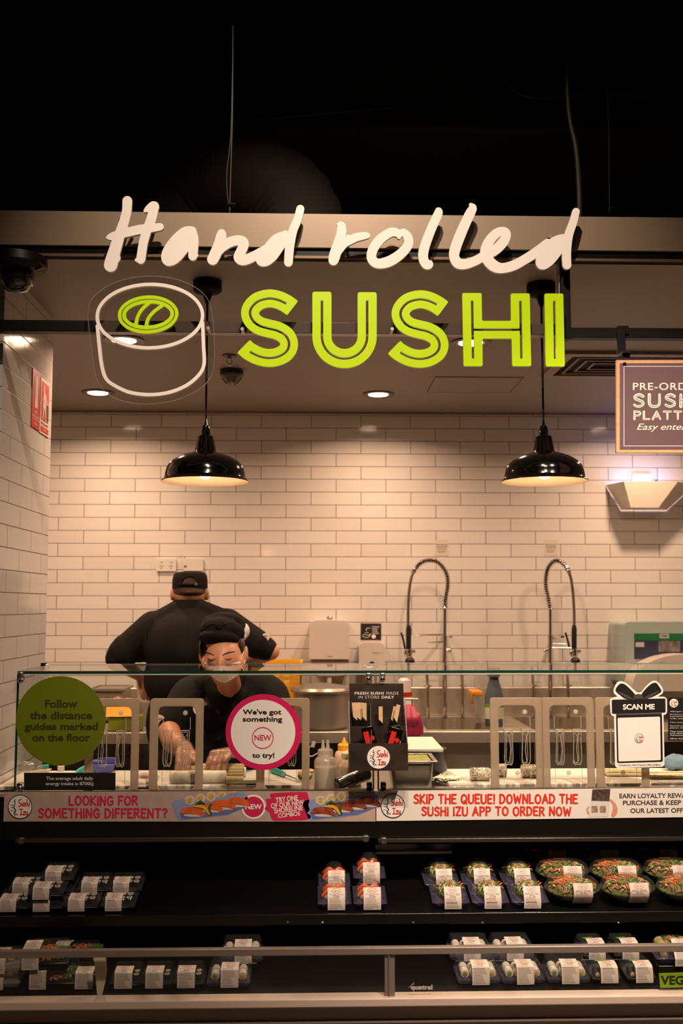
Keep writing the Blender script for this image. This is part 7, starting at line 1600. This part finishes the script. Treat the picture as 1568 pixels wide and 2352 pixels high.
# left end: bento trays, noodle packs, dark bags, strip for a glass reflection
nd = mat('noodle_orange', (.42, .13, .03), .4, noise=.4, nscale=60)
def heap(t, nm, m, c, rad, n, r, seed, ln=.03):
    r2 = random.Random(seed); g = G()
    for k_ in range(n):
        an, rr = r2.uniform(0, 2 * pi), sqrt(r2.random()); p = Vector((c[0] + rad[0] * rr * cos(an), c[1] + rad[1] * rr * sin(an), c[2] + rad[2] * (.2 + .8 * sqrt(max(0, 1 - rr * rr)))))
        d1, d2 = [Vector((r2.uniform(-1, 1), r2.uniform(-1, 1), r2.uniform(-.4, .4))) * ln for _ in range(2)]; g.tube(catmull([p - d1 * .5, p + d2 * .3, p + d1 * .5], 3), r, 5)
    o = g.obj(nm, m, t, local=True); o['kind'] = 'stuff'; return o
def noodle_pack(t):
    G().frustum((-.06, .06, -.045, .045), (-.066, .066, -.05, .05), 0, .018).obj('tray', TRAYB, t, bevel=.004, local=True)
    G().frustum((-.066, .066, -.05, .05), (-.056, .056, -.040, .040), .0185, .055).obj('clear_lid', LID, t, bevel=.008, seg=3, local=True)
    heap(t, 'noodles', nd, (.0, 0, .014), (.032, .034, .024), 110, .0022, 4); heap(t, 'green_leaves', mat('salad_leaf', ()), (.042, 0, .016), (.014, .03, .02), 60, .0034, 6, .022)
    label_strip(t, .024, [(.02, .0554), (-.036, .0554), (-.044, .050), (-.0515, .018), (-.0515, .001)], [('Noodle Salad', .8, .0022), ('$8.50', .3, .003)], -.042)
npk = thing('noodle_pack', 'x', 'food pack', (0, 0, 0), 'noodle packs at the left of the lower deck'); noodle_pack(npk)
place(npk, 130, 2250, 3.13, 'lower noodle pack with greens at the left of the lower deck', dz, TD, first=True); place(npk, 112, 2250, 3.13, 'upper noodle pack with greens at the left of the lower deck', dz, TD, lift=.0580, rz=.05)
place(npk, 190, 2200, 3.285, 'dark noodle pack behind the two at the left of the lower deck', dz, TD, rz=-.3)
bp_ = thing('bento_tray', 'x', 'food pack', (0, 0, 0), 'bento trays at the left edge of the lower deck')
G().frustum((-.05, .05, -.04, .04), (-.062, .062, -.05, .05), 0, .022).obj('tray', clear('cloudy_plastic', ()), bp_, bevel=.01, seg=3, local=True); G().frustum((-.062, .062, -.05, .05), (-.05, .05, -.04, .04), .0225, .045).obj('clear_lid', LID, bp_, bevel=.008, seg=3, local=True)
for i in range(3): G().ell((.0 + .022 * (i - .2), -.02 + .012 * i, .026), (.013, .013, .012), 12, 8).obj('dumpling', mat('dumpling', (.5, .33, .16), .5), bp_, local=True)
G().ell((.04, .02, .028), (.012, .012, .012), 12, 8).obj('tomato', mat('tomato_red', (.30, .02, .015), .35), bp_, local=True)
label_strip(bp_, .024, [(.02, .0454), (-.034, .0454), (-.044, .040), (-.0515, .02), (-.0515, .001)], [('Bento', .5, .0022), ('$9.90', .3, .003)], -.012)
place(bp_, 10, 2250, 3.13, 'lower bento tray at the left edge of the lower deck', dz, TD, first=True); place(bp_, 14, 2250, 3.13, 'upper bento tray at the left edge of the lower deck', dz, TD, lift=.0465)
bgm = clear('dark_bag_film', (.30, .27, .25), 1.5, .06, .25, (.05, .035, .03), 1.0, 30)
for i, (x0, y0, x1, y1, la) in enumerate(((160, 2150, 44, 32, 'dark clear bag lying at the back left of the lower deck'), (246, 2142, 34, 34, 'dark clear bag right of the other one at the back left'))):
    Y = 3.46; c = P(x0, y0, Y); sz = (x1 * MPP(Y), .05, y1 * MPP(Y) * .5); o = crumple((c.x, Y, dz(Y) + .003), (sz[0], .045, (c.z - dz(Y)) * .5 + .012), 12 + i).obj('salad_bag', bgm); tag(o, la, 'bag', 'dark bags at the back of the lower deck')
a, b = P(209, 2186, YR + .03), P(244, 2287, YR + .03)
tag(G().slab([[(211, 2186), (240, 2186), (243, 2200), (245, 2225), (243, 2250), (234, 2287), (223, 2287), (220, 2250), (217, 2212)]], on(YR + .035), (0, .003, 0)).obj('reflection_strip', mat('reflection_cream', (.72, .60, .44), .5)), 'cream strip standing in for a reflection in the case glass at left', 'divider')  # solid cream shape added in place of a bright reflection in the guard glass
# --- pink gloves
